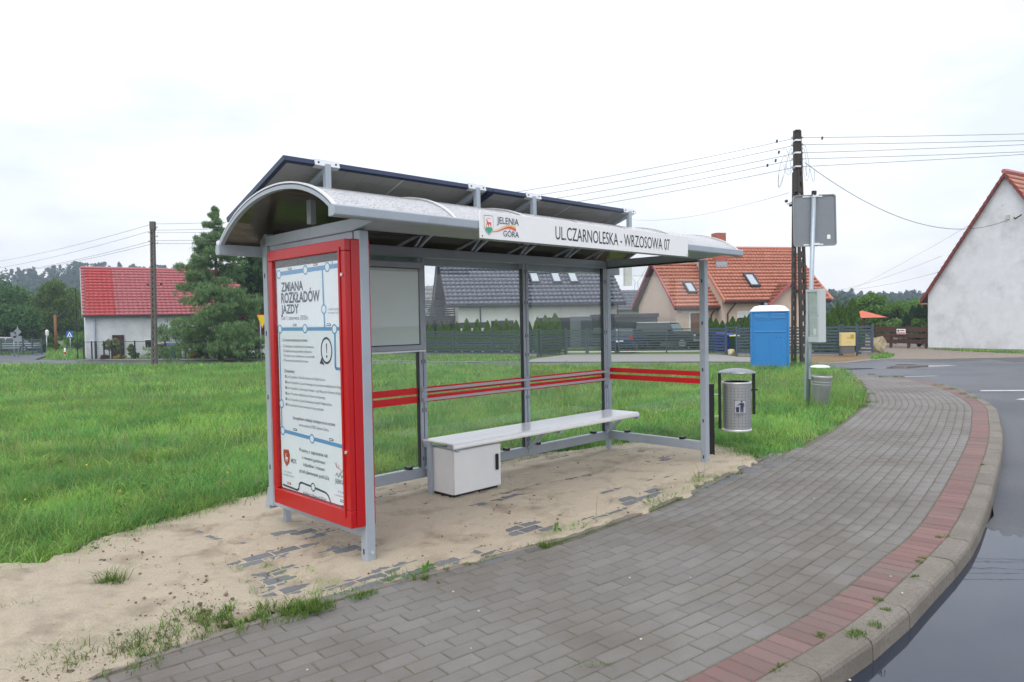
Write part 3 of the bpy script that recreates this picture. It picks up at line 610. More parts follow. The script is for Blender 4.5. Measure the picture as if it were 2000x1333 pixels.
# glass panes
def pane(a, b, name='glass_pane', m=M_glass): mb = MB(); mb.box(a, b); return sp(name, mb, m)
pane((.04, SD-.006, .24), (1.43, SD+.002, 2.19)); pane((1.508, SD-.006, .24), (2.812, SD+.002, 2.13)); pane((2.888, SD-.006, .24), (SL-.105, SD+.002, 2.13)); pane((SL-.006, .04, .242), (SL+.002, SD-.036, 2.182))
for x0, x1 in ((.04, 1.43), (1.508, 2.812), (2.888, SL-.112)):
    for z0, z1 in ((.918, .979), (.836, .902)):
        mb = MB(); mb.box((x0, SD-.0075, z0), (x1, SD-.0062, z1)); sp('red_stripe', mb, M_redband)
for z0, z1 in ((.945, .998), (.862, .92)):
    mb = MB(); mb.box((SL-.0078, .04, z0), (SL-.0063, SD-.04, z1)); sp('red_stripe', mb, M_redband)
# slim horizontal lean rails in front of the middle panes
for z in (.955, .865):
    mb = MB(); mb.box((1.44, SD-.07, z-.012), (SL-.05, SD-.045, z+.012)); sp('lean_rail', mb, mat('pale_rail', (.42, .41, .45), rough=.4), bevel=.003)
for x in (1.47, 2.85, SL-.07):
    mb = MB(); mb.box((x-.03, SD-.044, .84), (x+.03, SD-.031, .985)); sp('rail_bracket', mb, M_alu)
for x in (1.30, 2.55, 3.02, 3.98):
    mb = MB(); mb.box((x-.022, SD-.04, .235), (x+.022, SD+.03, .262)); sp('glass_clip', mb, M_black, bevel=.003)
for y in (.28, SD-.28):
    mb = MB(); mb.box((SL-.035, y-.022, .24), (SL+.03, y+.022, .266)); sp('glass_clip', mb, M_black, bevel=.003)
# empty grey notice case on the rear wall
nc = sp('notice_case', MB().box((.56, SD-.075, 1.33), (1.452, SD-.012, 2.125)), M_alu, bevel=.006)
for a, b in (((.56, SD-.09, 1.33), (1.452, SD-.076, 1.375)), ((.56, SD-.09, 2.075), (1.452, SD-.076, 2.125)), ((.56, SD-.09, 1.3755), (.61, SD-.076, 2.0745)), ((1.405, SD-.09, 1.3755), (1.452, SD-.076, 2.0745))):
    sp('case_frame', MB().box(a, b), M_alu, nc, bevel=.003)
sp('case_gasket', MB().box((.61, SD-.0775, 1.3757), (1.4045, SD-.0765, 2.0743)), M_alu_dark, nc)
sp('backboard', MB().box((.618, SD-.0795, 1.385), (1.396, SD-.078, 2.065)), mat('pale_backboard', (.60, .70, .71), rough=.5), nc)
sp('case_glass', MB().box((.612, SD-.086, 1.377), (1.403, SD-.084, 2.073)), M_glass, nc)
sp('case_shelf', MB().box((.56, SD-.10, 1.315), (1.452, SD-.01, 1.328)), M_silver, nc)
# bench
bz = .512
def bench_prof(): return [(.775, bz-.05), (.768, bz-.035), (.772, bz-.012), (.785, bz-.001), (.80, bz), (1.215, bz-.002), (1.215, bz-.012), (.79, bz-.012), (.785, bz-.05)]
bx0, bx1 = 1.40, 4.16
bench = sp('bench_seat', profile_x(bench_prof()[:5]+[(.96, bz), (.965, bz-.003), (.97, bz)]+bench_prof()[5:], bx0, bx1), M_white)
sp('seat_end_cap', MB().box((bx0-.003, .79, bz-.046), (bx0+.018, .86, bz-.013)), M_alu, bench); sp('seat_end_cap', MB().box((bx0+.0, 1.10, bz-.04), (bx0+.018, 1.205, bz-.013)), M_alu, bench)
sp('seat_rail', MB().box((bx0+.03, .80, bz-.05), (bx1-.03, .84, bz-.014)), M_alu, bench)
for x in (1.47, 2.85, 4.19):
    mb = MB(); mb.box((x-.02, .80, bz-.085), (x+.02, SD-.03, bz-.052)); mb.bar((x, 1.02 if x > 1.5 else .92, bz-.085), (x, SD-.035, .22), .032, .03, up=(1, 0, 0)); sp('bench_bracket', mb, M_alu, bench, bevel=.002)
# grey cabinet under the bench
cb = sp('power_cabinet', MB().box((1.43, .83, .045), (2.0, 1.14, .445)), M_cab, bevel=.008)
sp('cabinet_door', MB().box((1.432, .808, .05), (1.998, .829, .44)), M_cab, cb, bevel=.006)
sp('cabinet_handle', MB().box((1.925, .785, .20), (1.955, .807, .35)), M_black, cb, bevel=.008)
sp('cabinet_base', MB().box((1.45, .85, .0), (1.99, 1.12, .044)), M_alu_dark, cb)
sp('cabinet_bracket', MB().box((1.405, 1.10, .0), (1.428, 1.16, .46)), M_alu, cb)
# station name board on the gutter
sb = sp('name_board', MB().box((.79, -.292, 2.168), (3.50, -.280, 2.362)), M_white, bevel=.002)
MF = frame((0, -.2935, 0), (1, 0, 0), (0, 0, 1))
def onboard(mb, name, m): o = part(name, mb, m, sb); o.matrix_local = MF; return o
put_text('UL.CZARNOLESKA - WRZOSOWA 07', 1.600, .108, mat('sign_black', (.03, .035, .045), rough=.5), sb, frame((1.583, -.2935, 2.212), (1, 0, 0), (0, 0, 1)), bold=.002)
put_text('JELENIA', .222, .050, mat('sign_navy', (.05, .07, .12), rough=.5), sb, frame((.953, -.2945, 2.285), (1, 0, 0), (0, 0, 1)), bold=.005)
put_text('GÓRA', .160, .044, MATS['sign_navy'], sb, frame((1.015, -.2945, 2.196), (1, 0, 0), (0, 0, 1)), bold=.005)
cx, cy = .872, 2.268
shd = [(-.042, .062), (.042, .062), (.042, -.01), (.032, -.045), (0, -.07), (-.032, -.045), (-.042, -.01)]
onboard(MB().poly([(cx+a*1.06, cy+b*1.06, 0) for a, b in shd]), 'crest_outline', M_navy)
o = onboard(MB().poly([(cx+a, cy+b, .0004) for a, b in shd]), 'crest_shield', M_white)
onboard(MB().poly([(cx+a, cy+b, .0008) for a, b in [(-.036, -.035), (-.022, -.014), (-.010, -.022), (0, -.012), (.012, -.022), (.024, -.012), (.038, -.035), (0, -.066)]]), 'crest_hill', M_green_ink)
onboard(MB().poly([(cx-.034+a*.075, cy-.022+b*.062, .0012) for a, b in DEER]).poly([(cx-.034+a*.075, cy-.022+b*.062, .0013) for a, b in ANTL]), 'crest_deer', M_org_ink)
def swoosh(p, w0, w1, m, z):
    mb = MB(); a = []; b = []
    for i, q in enumerate(spline(p, .01)):
        t = i/30; ww = w0+(w1-w0)*min(1, t); a.append((q[0], q[1]+ww/2, z)); b.append((q[0], q[1]-ww/2, z))
    for i in range(len(a)-1): mb.poly([a[i], a[i+1], b[i+1], b[i]])
    onboard(mb, 'crest_ribbon', m)
swoosh([(.90, 2.228), (.96, 2.242), (1.04, 2.272), (1.09, 2.277), (1.145, 2.266)], .002, .016, M_yel_ink, .0004)
swoosh([(.89, 2.218), (.96, 2.228), (1.04, 2.256), (1.09, 2.262), (1.145, 2.248)], .003, .024, M_org_ink, .0006)
swoosh([(.825, 2.245), (.845, 2.225), (.872, 2.205)], .004, .004, M_org_ink, .0006)
for x in (.81, 3.48):
    onboard(MB().poly([(x+.006*math.cos(k), 2.185+.006*math.sin(k), .001) for k in range(6)]), 'board_screw', M_alu_dark)
# red display case
dc = sp('display_case', MB().box((-.098, -.03, .252), (.046, 1.035, 2.132)), M_red, bevel=.008)
dz0, dz1, dy0, dy1 = .255, 2.129, -.026, 1.031
for a, b in (((-.142, dy0, dz0), (-.1, dy1, .368)), ((-.142, dy0, 2.052), (-.1, dy1, dz1)), ((-.142, dy0, .3685), (-.1, .058, 2.0515)), ((-.142, .972, .3685), (-.1, dy1, 2.0515))):
    sp('door_frame', MB().box(a, b), M_red, dc, bevel=.005)
sp('door_lip', MB().box((-.150, .03, .32), (-.1425, .05, 2.08)), M_red, dc, bevel=.002)
sp('door_gasket', MB().box((-.1085, .058, .368), (-.100, .972, 2.052)), M_alu_dark, dc)
sp('case_glass', MB().box((-.128, .0585, .3685), (-.124, .9715, 2.0515)), M_glass, dc)
poster = sp('poster', MB().box((-.1125, .062, .376), (-.1095, .958, 2.0)), M_paper, dc)
for z in (.75, 1.9):
    sp('lock', MB().tube([(-.1425, .012, z), (-.15, .012, z)], .011, 12), M_silver, dc)
# what is printed on the poster, u to the right as it is read, v up
MPF = frame((-.1135, .97, 0), (0, -1, 0), (0, 0, 1))
def onposter(mb, name, m, z=0): o = part(name, mb, m, dc); o.matrix_local = MPF @ Matrix.Translation((0, 0, z)); return o
TEXTS = [('ZMIANA', .082, 1.826, .32, .067, 1.83), ('ROZKŁADÓW', .077, 1.742, .548, .076, 1.746), ('JAZDY', .07, 1.665, .263, .066, 1.666), ('Od 1 czerwca 2025r.', .072, 1.618, .396, .031, 1.616),
('rozkład jazdy', .729, 1.675, .132, .018, 1.677), ('mzk.jgora.pl', .728, 1.653, .13, .015, 1.656), ('Cel wprowadzonych zmian:', .081, 1.462, .365, .024, 1.461),
('Zwiększenie częstotliwości kursowania', .109, 1.418, .417, .021, 1.421), ('Dodatkowe bezpośrednie połączenia', .11, 1.384, .387, .02, 1.386), ('Krótszy czas oczekiwania na przesiadki', .108, 1.35, .428, .019, 1.351), ('Poprawa punktualności kursów', .108, 1.316, .337, .019, 1.317), ('Zmieniamy:', .094, 1.235, .157, .026, 1.236),
('Linia 7 pojedzie z Osiedla Łomnica na Osiedle Czarne', .128, 1.197, .539, .02, 0), ('Linia 15 pojedzie ul. Jana Pułaskiego oraz zostanie wydłużona do Kiepury', .126, 1.156, .772, .02, 0), ('Linia 16 pojedzie ul. Głównego, Kubusia i 1-go Maja przez Dworzec Kolejowy', .124, 1.115, .768, .02, 0), ('Linia 19 zostanie wydłużona do Dworca Kolejowego', .125, 1.074, .536, .02, 0), ('Linia 33 pojedzie z Jazowa Sudeckiego do pętli Podgórzyńska', .128, 1.033, .615, .02, 0), ('Na pozostałych liniach zmienią się czasy przejazdu', .13, .992, .507, .02, 0),
('Szczegółowe rozkłady dostępne są na stronie', .204, .9, .576, .025, 0), ('internetowej MZK Jelenia Góra.', .292, .857, .408, .023, 0), ('Prosimy o zapoznanie się', .287, .676, .386, .028, 0), ('z nowymi godzinami', .32, .626, .319, .025, 0), ('odjazdów i trasami', .335, .577, .293, .027, 0), ('przed planowaną podróżą.', .279, .524, .412, .029, 0),
('MZK', .158, .578, .084, .034, 0), ('JELENIA GÓRA', .765, .518, .137, .033, 0), ('75 75 46 397', .793, .458, .106, .014, 0), ('75 76 48 736', .056, .494, .107, .014, 0), ('biuro@mzk.jgora.pl', .031, .472, .158, .014, 0), ('transport@jeleniagora.pl', .746, .433, .155, .013, 0), ('Jeździmy z Wami od 150 lat!', .324, .372, .318, .025, 0)]
for i, (s, u, v, w_, h_, _) in enumerate(TEXTS):
    put_text(s, w_, h_, M_navy if i not in (4, 5, 24, 26, 27, 28, 29) else M_grey_ink, dc, MPF @ Matrix.Translation((max(u, .04), v, .0004)), bold=.028 if i < 3 else -.008 if h_ < .024 else .002)
for k, v in enumerate((1.197, 1.156, 1.115, 1.074, 1.033, .992)):
    mb = MB(); ring(mb, (.112, v+.009), .011, .006); onposter(mb, 'bullet', M_navy)
for k, v in enumerate((1.418, 1.384, 1.35, 1.316)):
    mb = MB(); stroke(mb, [(.095, v), (.095, v+.021)], .004); onposter(mb, 'bullet', M_navy)
BL = [([(.028, 1.956), (.905, 1.966)], .03), ([(.668, 1.95), (.671, 1.775), (.679, 1.563)], .018), ([(.032, 1.552), (.905, 1.551)], .024), ([(.806, 1.549), (.803, 1.30), (.812, 1.287), (.905, 1.285)], .02), ([(.034, 1.54), (.034, .81)], .014), ([(.04, .801), (.905, .772)], .026), ([(.797, 1.995), (.795, 1.975)], .012)]
for pts, ww in BL:
    mb = MB(); stroke(mb, pts, ww); onposter(mb, 'route_line', M_blue_ink, .0002)
for u, v in ((.05, 1.953), (.44, 1.962), (.731, 1.964), (.674, 1.684), (.045, 1.552), (.413, 1.554), (.803, 1.549), (.04, 1.0), (.045, .801), (.47, .784)):
    mb = MB(); disc(mb, (u, v), .026); onposter(mb, 'stop_disc', M_paper, .0006); mb = MB(); ring(mb, (u, v), .034, .010); onposter(mb, 'stop_ring', M_blue_ink, .0008)
mb = MB(); stroke(mb, [(.03, .397), (.239, .388), (.262, .400), (.275, .44), (.30, .452), (.469, .444), (.64, .431), (.672, .415), (.70, .372), (.74, .358), (.905, .382)], .014); onposter(mb, 'route_line', M_navy, .0002)
mb = MB(); disc(mb, (.469, .444), .024); onposter(mb, 'stop_disc', M_paper, .0006); mb = MB(); ring(mb, (.469, .444), .031, .009); onposter(mb, 'stop_ring', M_navy, .0008)
mb = MB(); ring(mb, (.694, 1.405), .08, .013, sx=.93, sy=1.15); onposter(mb, 'speech_bubble', M_navy, .0004)
mb = MB(); mb.poly([(.60, 1.315, 0), (.668, 1.305, 0), (.64, 1.335, 0), (.632, 1.36, 0)]); mb.poly([(.69, 1.452, 0), (.702, 1.452, 0), (.699, 1.388, 0), (.693, 1.388, 0)]); disc(mb, (.696, 1.365), .009); onposter(mb, 'exclamation_mark', M_navy, .0004)
mb = MB(); mb.poly([(a, b, 0) for a, b in [(.051, .663), (.127, .667), (.143, .631), (.136, .576), (.091, .538), (.053, .575), (.044, .63)]]); onposter(mb, 'shield', M_red_ink, .0002)
mb = MB(); mb.poly([(.068+a*.055, .575+b*.055, 0) for a, b in DEER]); mb.poly([(.068+a*.055, .575+b*.055, 0) for a, b in ANTL]); onposter(mb, 'shield_deer', M_paper, .0006)
mb = MB(); stroke(mb, [(.764, .655), (.785, .628), (.83, .618), (.846, .596), (.862, .618), (.90, .622)], .005); stroke(mb, [(.785, .628), (.79, .66)], .004); stroke(mb, [(.81, .622), (.812, .645)], .004); stroke(mb, [(.88, .62), (.878, .642)], .004); onposter(mb, 'antlers', M_red_ink, .0002)
mb = MB(); stroke(mb, [(.772, .568), (.79, .588), (.808, .562), (.829, .594), (.848, .562), (.868, .588), (.885, .566), (.902, .58)], .006); onposter(mb, 'mountain_line', mat('print_dark_green', (.05, .14, .10), rough=.5), .0002)
for u, v, m in ((.19, 1.976, M_grey_ink), (.55, 1.984, M_red_ink), (.24, 1.572, M_grey_ink), (.705, 1.571, M_grey_ink), (.205, .818, M_grey_ink), (.70, .797, M_grey_ink), (.095, .412, M_red_ink), (.82, .40, M_navy)):
    mb = MB(); mb.poly([(u, v, 0), (u+.055, v, 0), (u+.055, v+.012, 0), (u+.045, v+.017, 0), (u, v+.017, 0)]); onposter(mb, 'bus_pictogram', m, .0003)
    mb = MB(); mb.poly([(u+.005, v+.006, 0), (u+.042, v+.006, 0), (u+.042, v+.012, 0), (u+.005, v+.012, 0)]); onposter(mb, 'bus_window', M_paper, .0006)

# ------------------------------------------------------------------ street furniture near the shelter
# perforated litter bin on a black post
q = T(1390, 890); bin1 = thing('litter_bin', 'silver perforated litter bin with domed lid hung on a black post beside the shelter', 'litter bin', (q[0], q[1], 0), math.radians(4))
part('post', MB().box((-.028, -.028, 0), (.028, .028, .82)), M_black, bin1, bevel=.003)
bx = .30; M_binm = mat('bin_steel', (.36, .38, .40), rough=.34, metal=.5, nvar=.05)
mb = MB(); n = 48; rows = 26; R = .157; z0, z1 = .285, .835; vs = []; fs = []
for i in range(rows+1):
    for k in range(n): a = 2*math.pi*k/n; vs.append((bx+R*math.cos(a), R*math.sin(a), z0+(z1-z0)*i/rows))
for i in range(rows):
    for k in range(n): fs.append((i*n+k, i*n+(k+1) % n, (i+1)*n+(k+1) % n, (i+1)*n+k))
mb.add(vs, fs); body = part('bin_body', mb, M_binm, bin1, smooth=True)
hm = MB()
for i in range(14):
    for k in range(n):
        if k % 2: continue
        a = 2*math.pi*k/n; z = .345+i*.033
        if -.35 < a-(2*math.pi-1.72) < .30 and .49 < z < .66: continue
        p = Vector((bx+(R+.0006)*math.cos(a), (R+.0006)*math.sin(a), z)); tx = Vector((-math.sin(a), math.cos(a), 0))
        hm.poly([p+tx*(.0052*math.cos(j))+Vector((0, 0, .0052*math.sin(j))) for j in (0, 1.05, 2.1, 3.14, 4.19, 5.24)])
part('perforation', hm, M_black, body, stuff=True)
part('rim', MB().lathe([(R+.004, .815), (R+.007, .83), (R+.003, .842), (R-.006, .842), (R-.008, .83)], (bx, 0, 0), 40), M_silver, body, smooth=True)
part('bottom_ring', MB().lathe([(R-.01, .278), (R+.005, .280), (R+.006, .30), (R+.001, .306)], (bx, 0, 0), 40), M_silver, body, smooth=True)
part('bin_opening', MB().lathe([(R-.012, .838), (.01, .838)], (bx, 0, 0), 32), M_black, body)
for s, zl in ((-1, .285), (1, .44)):
    part('hanger', MB().box((bx+s*.20-.014, -.014, zl+.02), (bx+s*.20+.014, .014, .945)), M_black, bin1, bevel=.002)
part('lid', MB().lathe([(.212, .938), (.214, .945), (.18, .964), (.12, .981), (.05, .990), (.005, .992)], (bx, 0, 0), 36), mat('wet_lid', (.30, .32, .35), rough=.3, metal=.6, nvar=.5, nscale=30, bump=.8, bscale=50), bin1, smooth=True)
for z in (.45, .70):
    part('bolt', MB().tube([(-.05, 0, z), (.10, 0, z)], .005, 8), M_silver, bin1)
part('latch', MB().tube([(bx+.16, 0, .74), (bx+.245, 0, .74)], .010, 8), M_black, bin1)
# pictogram on the bin: man with a basket
ang = -1.72; MFb = frame((bx+(R+.003)*math.cos(ang), (R+.003)*math.sin(ang), 0), (-math.sin(ang), math.cos(ang), 0), (0, 0, 1))
def onbin(mb, nm, m): o = part(nm, mb, m, body); o.matrix_local = MFb; return o
mb = MB(); mb.poly([(-.06, .495, 0), (.062, .495, 0), (.062, .64, 0), (-.06, .64, 0)]); onbin(mb, 'sticker', mat('sticker_grey', (.40, .42, .47), rough=.5))
mb = MB(); stroke(mb, [(-.06, .495), (.062, .495), (.062, .64), (-.06, .64), (-.06, .495)], .003, .0003); onbin(mb, 'sticker_border', M_navy)
mb = MB(); disc(mb, (.018, .626), .010, 14, .0004)
mb.poly([(a, b, .0004) for a, b in [(.002, .612), (.034, .612), (.046, .600), (.047, .565), (.041, .565), (.038, .59), (.036, .505), (.021, .505), (.019, .555), (.016, .505), (.002, .505), (.002, .590), (-.022, .583), (-.03, .577), (-.034, .583), (-.02, .595)]])
mb.poly([(-.05, .566, .0004), (-.008, .566, .0004), (-.013, .507, .0004), (-.044, .507, .0004)]); onbin(mb, 'pictogram', M_navy)
for k in range(3): onbin(MB().poly([(-.045, .482-.011*k, 0), (.045-.015*k, .482-.011*k, 0), (.045-.015*k, .485-.011*k, 0), (-.045, .485-.011*k, 0)]), 'small_print', M_grey_ink)

# bus stop sign post
B = T(1577, 794); Tp = P(1590, 376, B[1]); M_galv = mat('galvanised_steel', (.40, .47, .54), rough=.42, metal=.35, nvar=.1, nscale=10)
st = thing('bus_stop_sign', 'bus stop sign seen from behind on a leaning galvanised pole with timetable box', 'bus stop sign', tuple(B))
dv = Vector(Tp-B)
part('pole', MB().tube([(0, 0, -.1), tuple(dv*.99)], .038, 16), M_galv, st, smooth=True)
part('pole_cap', MB().tube([tuple(dv*.985), tuple(dv*1.006)], .043, 16), M_black, st)
part('flat_bar', MB().bar((-.01, .055, -.1), tuple(dv*.43+Vector((-.03, .055, 0))), .075, .03, up=(1, 0, 0)), M_galv, st, bevel=.003)
# sign plate (its back) behind the pole
def rrect(w, h, r, n=5):
    o = []
    for cx_, cy_, a0 in ((w/2-r, h/2-r, 0), (-w/2+r, h/2-r, 90), (-w/2+r, -h/2+r, 180), (w/2-r, -h/2+r, 270)):
        for k in range(n+1): a = math.radians(a0+90*k/n); o.append((cx_+r*math.cos(a), cy_+r*math.sin(a)))
    return o
Yb = B[1]+.06; cA = [P(1551, 385, Yb), P(1633, 377, Yb), P(1631, 479, Yb), P(1548, 484, Yb)]; cc = sum(cA)/4-B; ux_ = (cA[1]-cA[0]+cA[2]-cA[3])/2; uz_ = (cA[0]-cA[3]+cA[1]-cA[2])/2
wS, hS = np.linalg.norm(ux_), np.linalg.norm(uz_); MS = frame(cc, tuple(ux_), tuple(uz_))
M_plate = mat('sign_back_grey', (.215, .24, .275), rough=.5, nvar=.06)
def onS(mb, nm, m, par): o = part(nm, mb, m, par); o.matrix_local = MS; return o
plate = onS(MB().prism([(a, b, 0) for a, b in rrect(wS, hS, .05)], (0, 0, -.004)), 'sign_plate', M_plate, st)
oo = rrect(wS, hS, .05); ii = rrect(wS-.035, hS-.035, .04); mb = MB(); n = len(oo)
mb.add([(a, b, .018) for a, b in oo]+[(a, b, .018) for a, b in ii]+[(a, b, .001) for a, b in ii]+[(a, b, .001) for a, b in oo], [(k, (k+1) % n, n+(k+1) % n, n+k) for k in range(n)]+[(n+k, n+(k+1) % n, 2*n+(k+1) % n, 2*n+k) for k in range(n)]+[(k, 3*n+k, 3*n+(k+1) % n, (k+1) % n) for k in range(n)])
onS(mb, 'plate_rim', mat('rim_grey', (.27, .28, .29), rough=.5), st)
for yy in (hS/2-.03, -hS/2+.03):
    onS(MB().box((-.20, yy-.012, .004), (.14, yy+.012, .012)), 'clamp_rail', M_silver, st); onS(MB().box((-.055, yy-.02, .012), (.045, yy+.02, .10)), 'pole_clamp', M_silver, st)
onS(MB().poly([(.21, -.33, .003), (.27, -.33, .003), (.27, -.27, .003), (.255, -.25, .003), (.21, -.26, .003)]), 'sticker', M_white, st)
# timetable box turned to the road
tcx = thing('timetable_box', 'narrow light grey glazed timetable box fixed on the bus stop pole', 'timetable case', tuple(P(1585, 617, B[1])), math.radians(-79))
M_tt = mat('timetable_grey', (.50, .55, .58), rough=.4)
hh = .46
part('box_body', MB().box((-.06, -.05, -hh), (.31, .07, hh)), M_tt, tcx, bevel=.004)
for a, b in (((-.06, -.07, -hh), (.31, -.051, -hh+.09)), ((-.06, -.07, hh-.05), (.31, -.051, hh)), ((-.06, -.07, -hh+.0905), (-.015, -.051, hh-.0505)), ((.265, -.07, -hh+.0905), (.31, -.051, hh-.0505))):
    part('door_frame', MB().box(a, b), M_tt, tcx, bevel=.002)
part('door_glass', MB().box((-.0148, -.062, -hh+.091), (.2648, -.059, hh-.051)), M_glass, tcx)
sheet_ = part('timetable_sheet', MB().box((-.005, -.0535, -hh+.10), (.255, -.0525, hh-.06)), mat('timetable_paper', (.55, .60, .60), rough=.6, nvar=.05), tcx)
MT = frame((0, -.0545, 0), (1, 0, 0), (0, 0, 1))
mb = MB()
for k in range(30):
    v = hh-.10-k*.024
    for j in range(5):
        if (k % 9) < 7: a = .01+j*.047; mb.poly([(a, v, 0), (a+rnd.uniform(.02, .04), v, 0), (a+.03, v+.004, 0), (a, v+.004, 0)])
for z in (.05, -.12): mb.poly([(.0, z, 0), (.25, z, 0), (.25, z+.003, 0), (0, z+.003, 0)])
o = part('timetable_print', mb, mat('print_pale_grey', (.28, .30, .32), rough=.6), tcx); o.matrix_local = MT
o = part('inspection_slip', MB().poly([(.14, -.33, .0006), (.22, -.33, .0006), (.22, -.24, .0006), (.19, -.22, .0006), (.14, -.23, .0006)]), M_white, tcx); o.matrix_local = MT
part('lock', MB().tube([(.29, -.07, 0), (.29, -.076, 0)], .008, 8), M_black, tcx)
# old galvanised bin behind the pole
q = T(1602, 797); b2 = thing('litter_bin', 'tilted plain zinc litter bin with white flat lid hung on the bus stop pole', 'litter bin', (q[0], q[1], q[2]), 0)
M_zinc = mat('zinc_sheet', (.42, .44, .46), rough=.5, metal=.35, nvar=.12, nscale=12)
mb = MB(); A_ = (-.02, 0, .02); pr = []
for r, z in ((.125, .03), (.13, .035), (.165, .52), (.17, .525), (.17, .56), (.163, .56), (.15, .5)): pr.append((r, z))
body = part('bin_body', mb.lathe(pr, (0, 0, 0), 28), M_zinc, b2, smooth=True); body.rotation_euler = (0, math.radians(3), 0)
for z, r in ((.40, .159), (.445, .162)): part('bead', MB().lathe([(r, z), (r+.005, z+.005), (r, z+.01)], (0, 0, 0), 28), M_zinc, body, smooth=True)
mb = MB()
for k in range(11):
    for z in range(14):
        a = -2.1+k*.11; zz_ = .08+z*.02; r = .131+(zz_-.035)*.072+.001; p = Vector((r*math.cos(a), r*math.sin(a), zz_)); tx = Vector((-math.sin(a), math.cos(a), 0)); mb.poly([p-tx*.004-Vector((0, 0, .006)), p+tx*.004-Vector((0, 0, .006)), p+tx*.004+Vector((0, 0, .006)), p-tx*.004+Vector((0, 0, .006))])
part('mesh_panel', mb, mat('mesh_shadow', (.16, .17, .18), rough=.6), body, stuff=True)
part('bin_opening', MB().lathe([(.16, .552), (.01, .552)], (0, 0, 0), 24), M_black, body)
part('lid', MB().lathe([(.165, .70), (.17, .705), (.15, .725), (.08, .742), (.01, .745)], (0, 0, 0), 28), mat('lid_white', (.72, .76, .80), rough=.35), b2, smooth=True)
part('lid_hinge', MB().box((-.19, -.02, .50), (-.172, .02, .715)), M_galv, b2); part('lid_arm', MB().box((-.19, -.02, .70), (-.05, .02, .707)), M_galv, b2)

# portable toilet
q = P(1513, 724, 24.6); zb = q[2]
tl = thing('portable_toilet', 'bright blue plastic portable toilet with white translucent roof on the meadow', 'portable toilet', (q[0], q[1]+.5, zb), math.radians(-17))
M_pblue = mat('blue_plastic', (.028, .215, .55), rough=.42, nvar=.05, nscale=3); M_pblue2 = mat('blue_plastic_rib', (.045, .27, .62), rough=.4)
hw, hd, bh = .615, .56, 2.02
part('cabin', MB().box((-hw, -hd, .05), (hw, hd, bh)), M_pblue, tl, bevel=.02)
part('base_skid', MB().box((-hw-.02, -hd-.03, 0), (hw+.02, hd+.03, .05)), M_black, tl)
def pf(a, b, nm='rib', m=None): part(nm, MB().box(a, b), m or M_pblue2, tl, bevel=.006)
y0 = -hd
pf((-hw-.01, y0-.035, .06), (-hw+.055, y0-.001, bh), 'corner_post', M_pblue); pf((hw-.055, y0-.035, .06), (hw+.01, y0-.001, bh), 'corner_post', M_pblue)
pf((-hw+.056, y0-.03, bh-.045), (hw-.056, y0-.001, bh), 'header', M_pblue)
for s in (-1, 1):
    for k in range(4):
        mb = MB(); xa, xb = (s*.05, s*(hw-.12)); xa, xb = min(xa, xb), max(xa, xb); z = bh-.085-k*.042
        mb.prism([(xa, y0-.026, z-.022), (xa, y0-.004, z-.022), (xa, y0-.004, z+.006)], (xb-xa, 0, 0)); part('vent_louvre', mb, M_pblue2, tl)
    mb = MB(); mb.box((min(s*.05, s*(hw-.12)), y0-.003, bh-.235), (max(s*.05, s*(hw-.12)), y0-.0005, bh-.07)); part('vent_shade', mb, mat('blue_painted_shade', (.018, .13, .36), rough=.6), tl)  # shade behind the louvres put into a darker blue sheet
pf((-.42, y0-.012, bh-.29), (.42, y0-.001, bh-.268)); pf((-.52, y0-.022, bh-.71), (.52, y0-.001, bh-.675)); pf((-.035, y0-.012, .1), (.035, y0-.001, bh-.72), 'centre_rib', M_pblue)
for s in (-1, 1):
    pf((s*.42-.012, y0-.010, .55), (s*.42+.012, y0-.001, bh-.9))
    for za, zb_ in ((bh-.78, bh-.90), (.50, .62)):
        mb = MB(); mb.bar((s*.56, y0-.008, za if za > 1 else .47), (s*.42, y0-.008, zb_ if za > 1 else .58), .02, .012, up=(0, 1, 0)); part('rib', mb, M_pblue2, tl)
    pf((s*.42-.001, y0-.010, bh-.6), (s*.42+.01, y0-.001, bh-.3))
for x in (.2, .33): part('rivet', MB().tube([(x, y0, 1.12), (x, y0-.01, 1.12)], .014, 8), M_alu_dark, tl)
mb = MB(); rw = hw+.03; rd = hd+.04
vs = [(-rw, -rd, bh), (rw, -rd, bh), (rw, rd, bh), (-rw, rd, bh), (-rw+.16, -rd+.16, bh+.17), (rw-.16, -rd+.16, bh+.17), (rw-.16, rd-.16, bh+.17), (-rw+.16, rd-.16, bh+.17), (-.3, 0, bh+.21), (.3, 0, bh+.21)]
mb.add(vs, [(0, 1, 5, 4), (1, 2, 6, 5), (2, 3, 7, 6), (3, 0, 4, 7), (4, 5, 9, 8), (6, 7, 8, 9), (5, 6, 9), (7, 4, 8), (0, 3, 2, 1)]); part('roof', mb, mat('milky_roof', (.86, .87, .88), rough=.35), tl, bevel=.015)
part('vent_pipe', MB().tube([(-.1, .1, bh+.15), (-.1, .1, bh+.30)], .055, 12), mat('pipe_grey', (.16, .24, .30)), tl)
for k in range(16): part('hinge', MB().box((-hw-.018, y0-.02, .2+k*.115), (-hw-.009, y0+.02, .26+k*.115)), M_black if k % 2 else M_pblue2, tl)
for k in range(9): part('side_louvre', MB().box((-hw-.02, -hd+.12, bh-.12-k*.05), (-hw-.001, hd-.12, bh-.10-k*.05)), M_pblue2, tl)

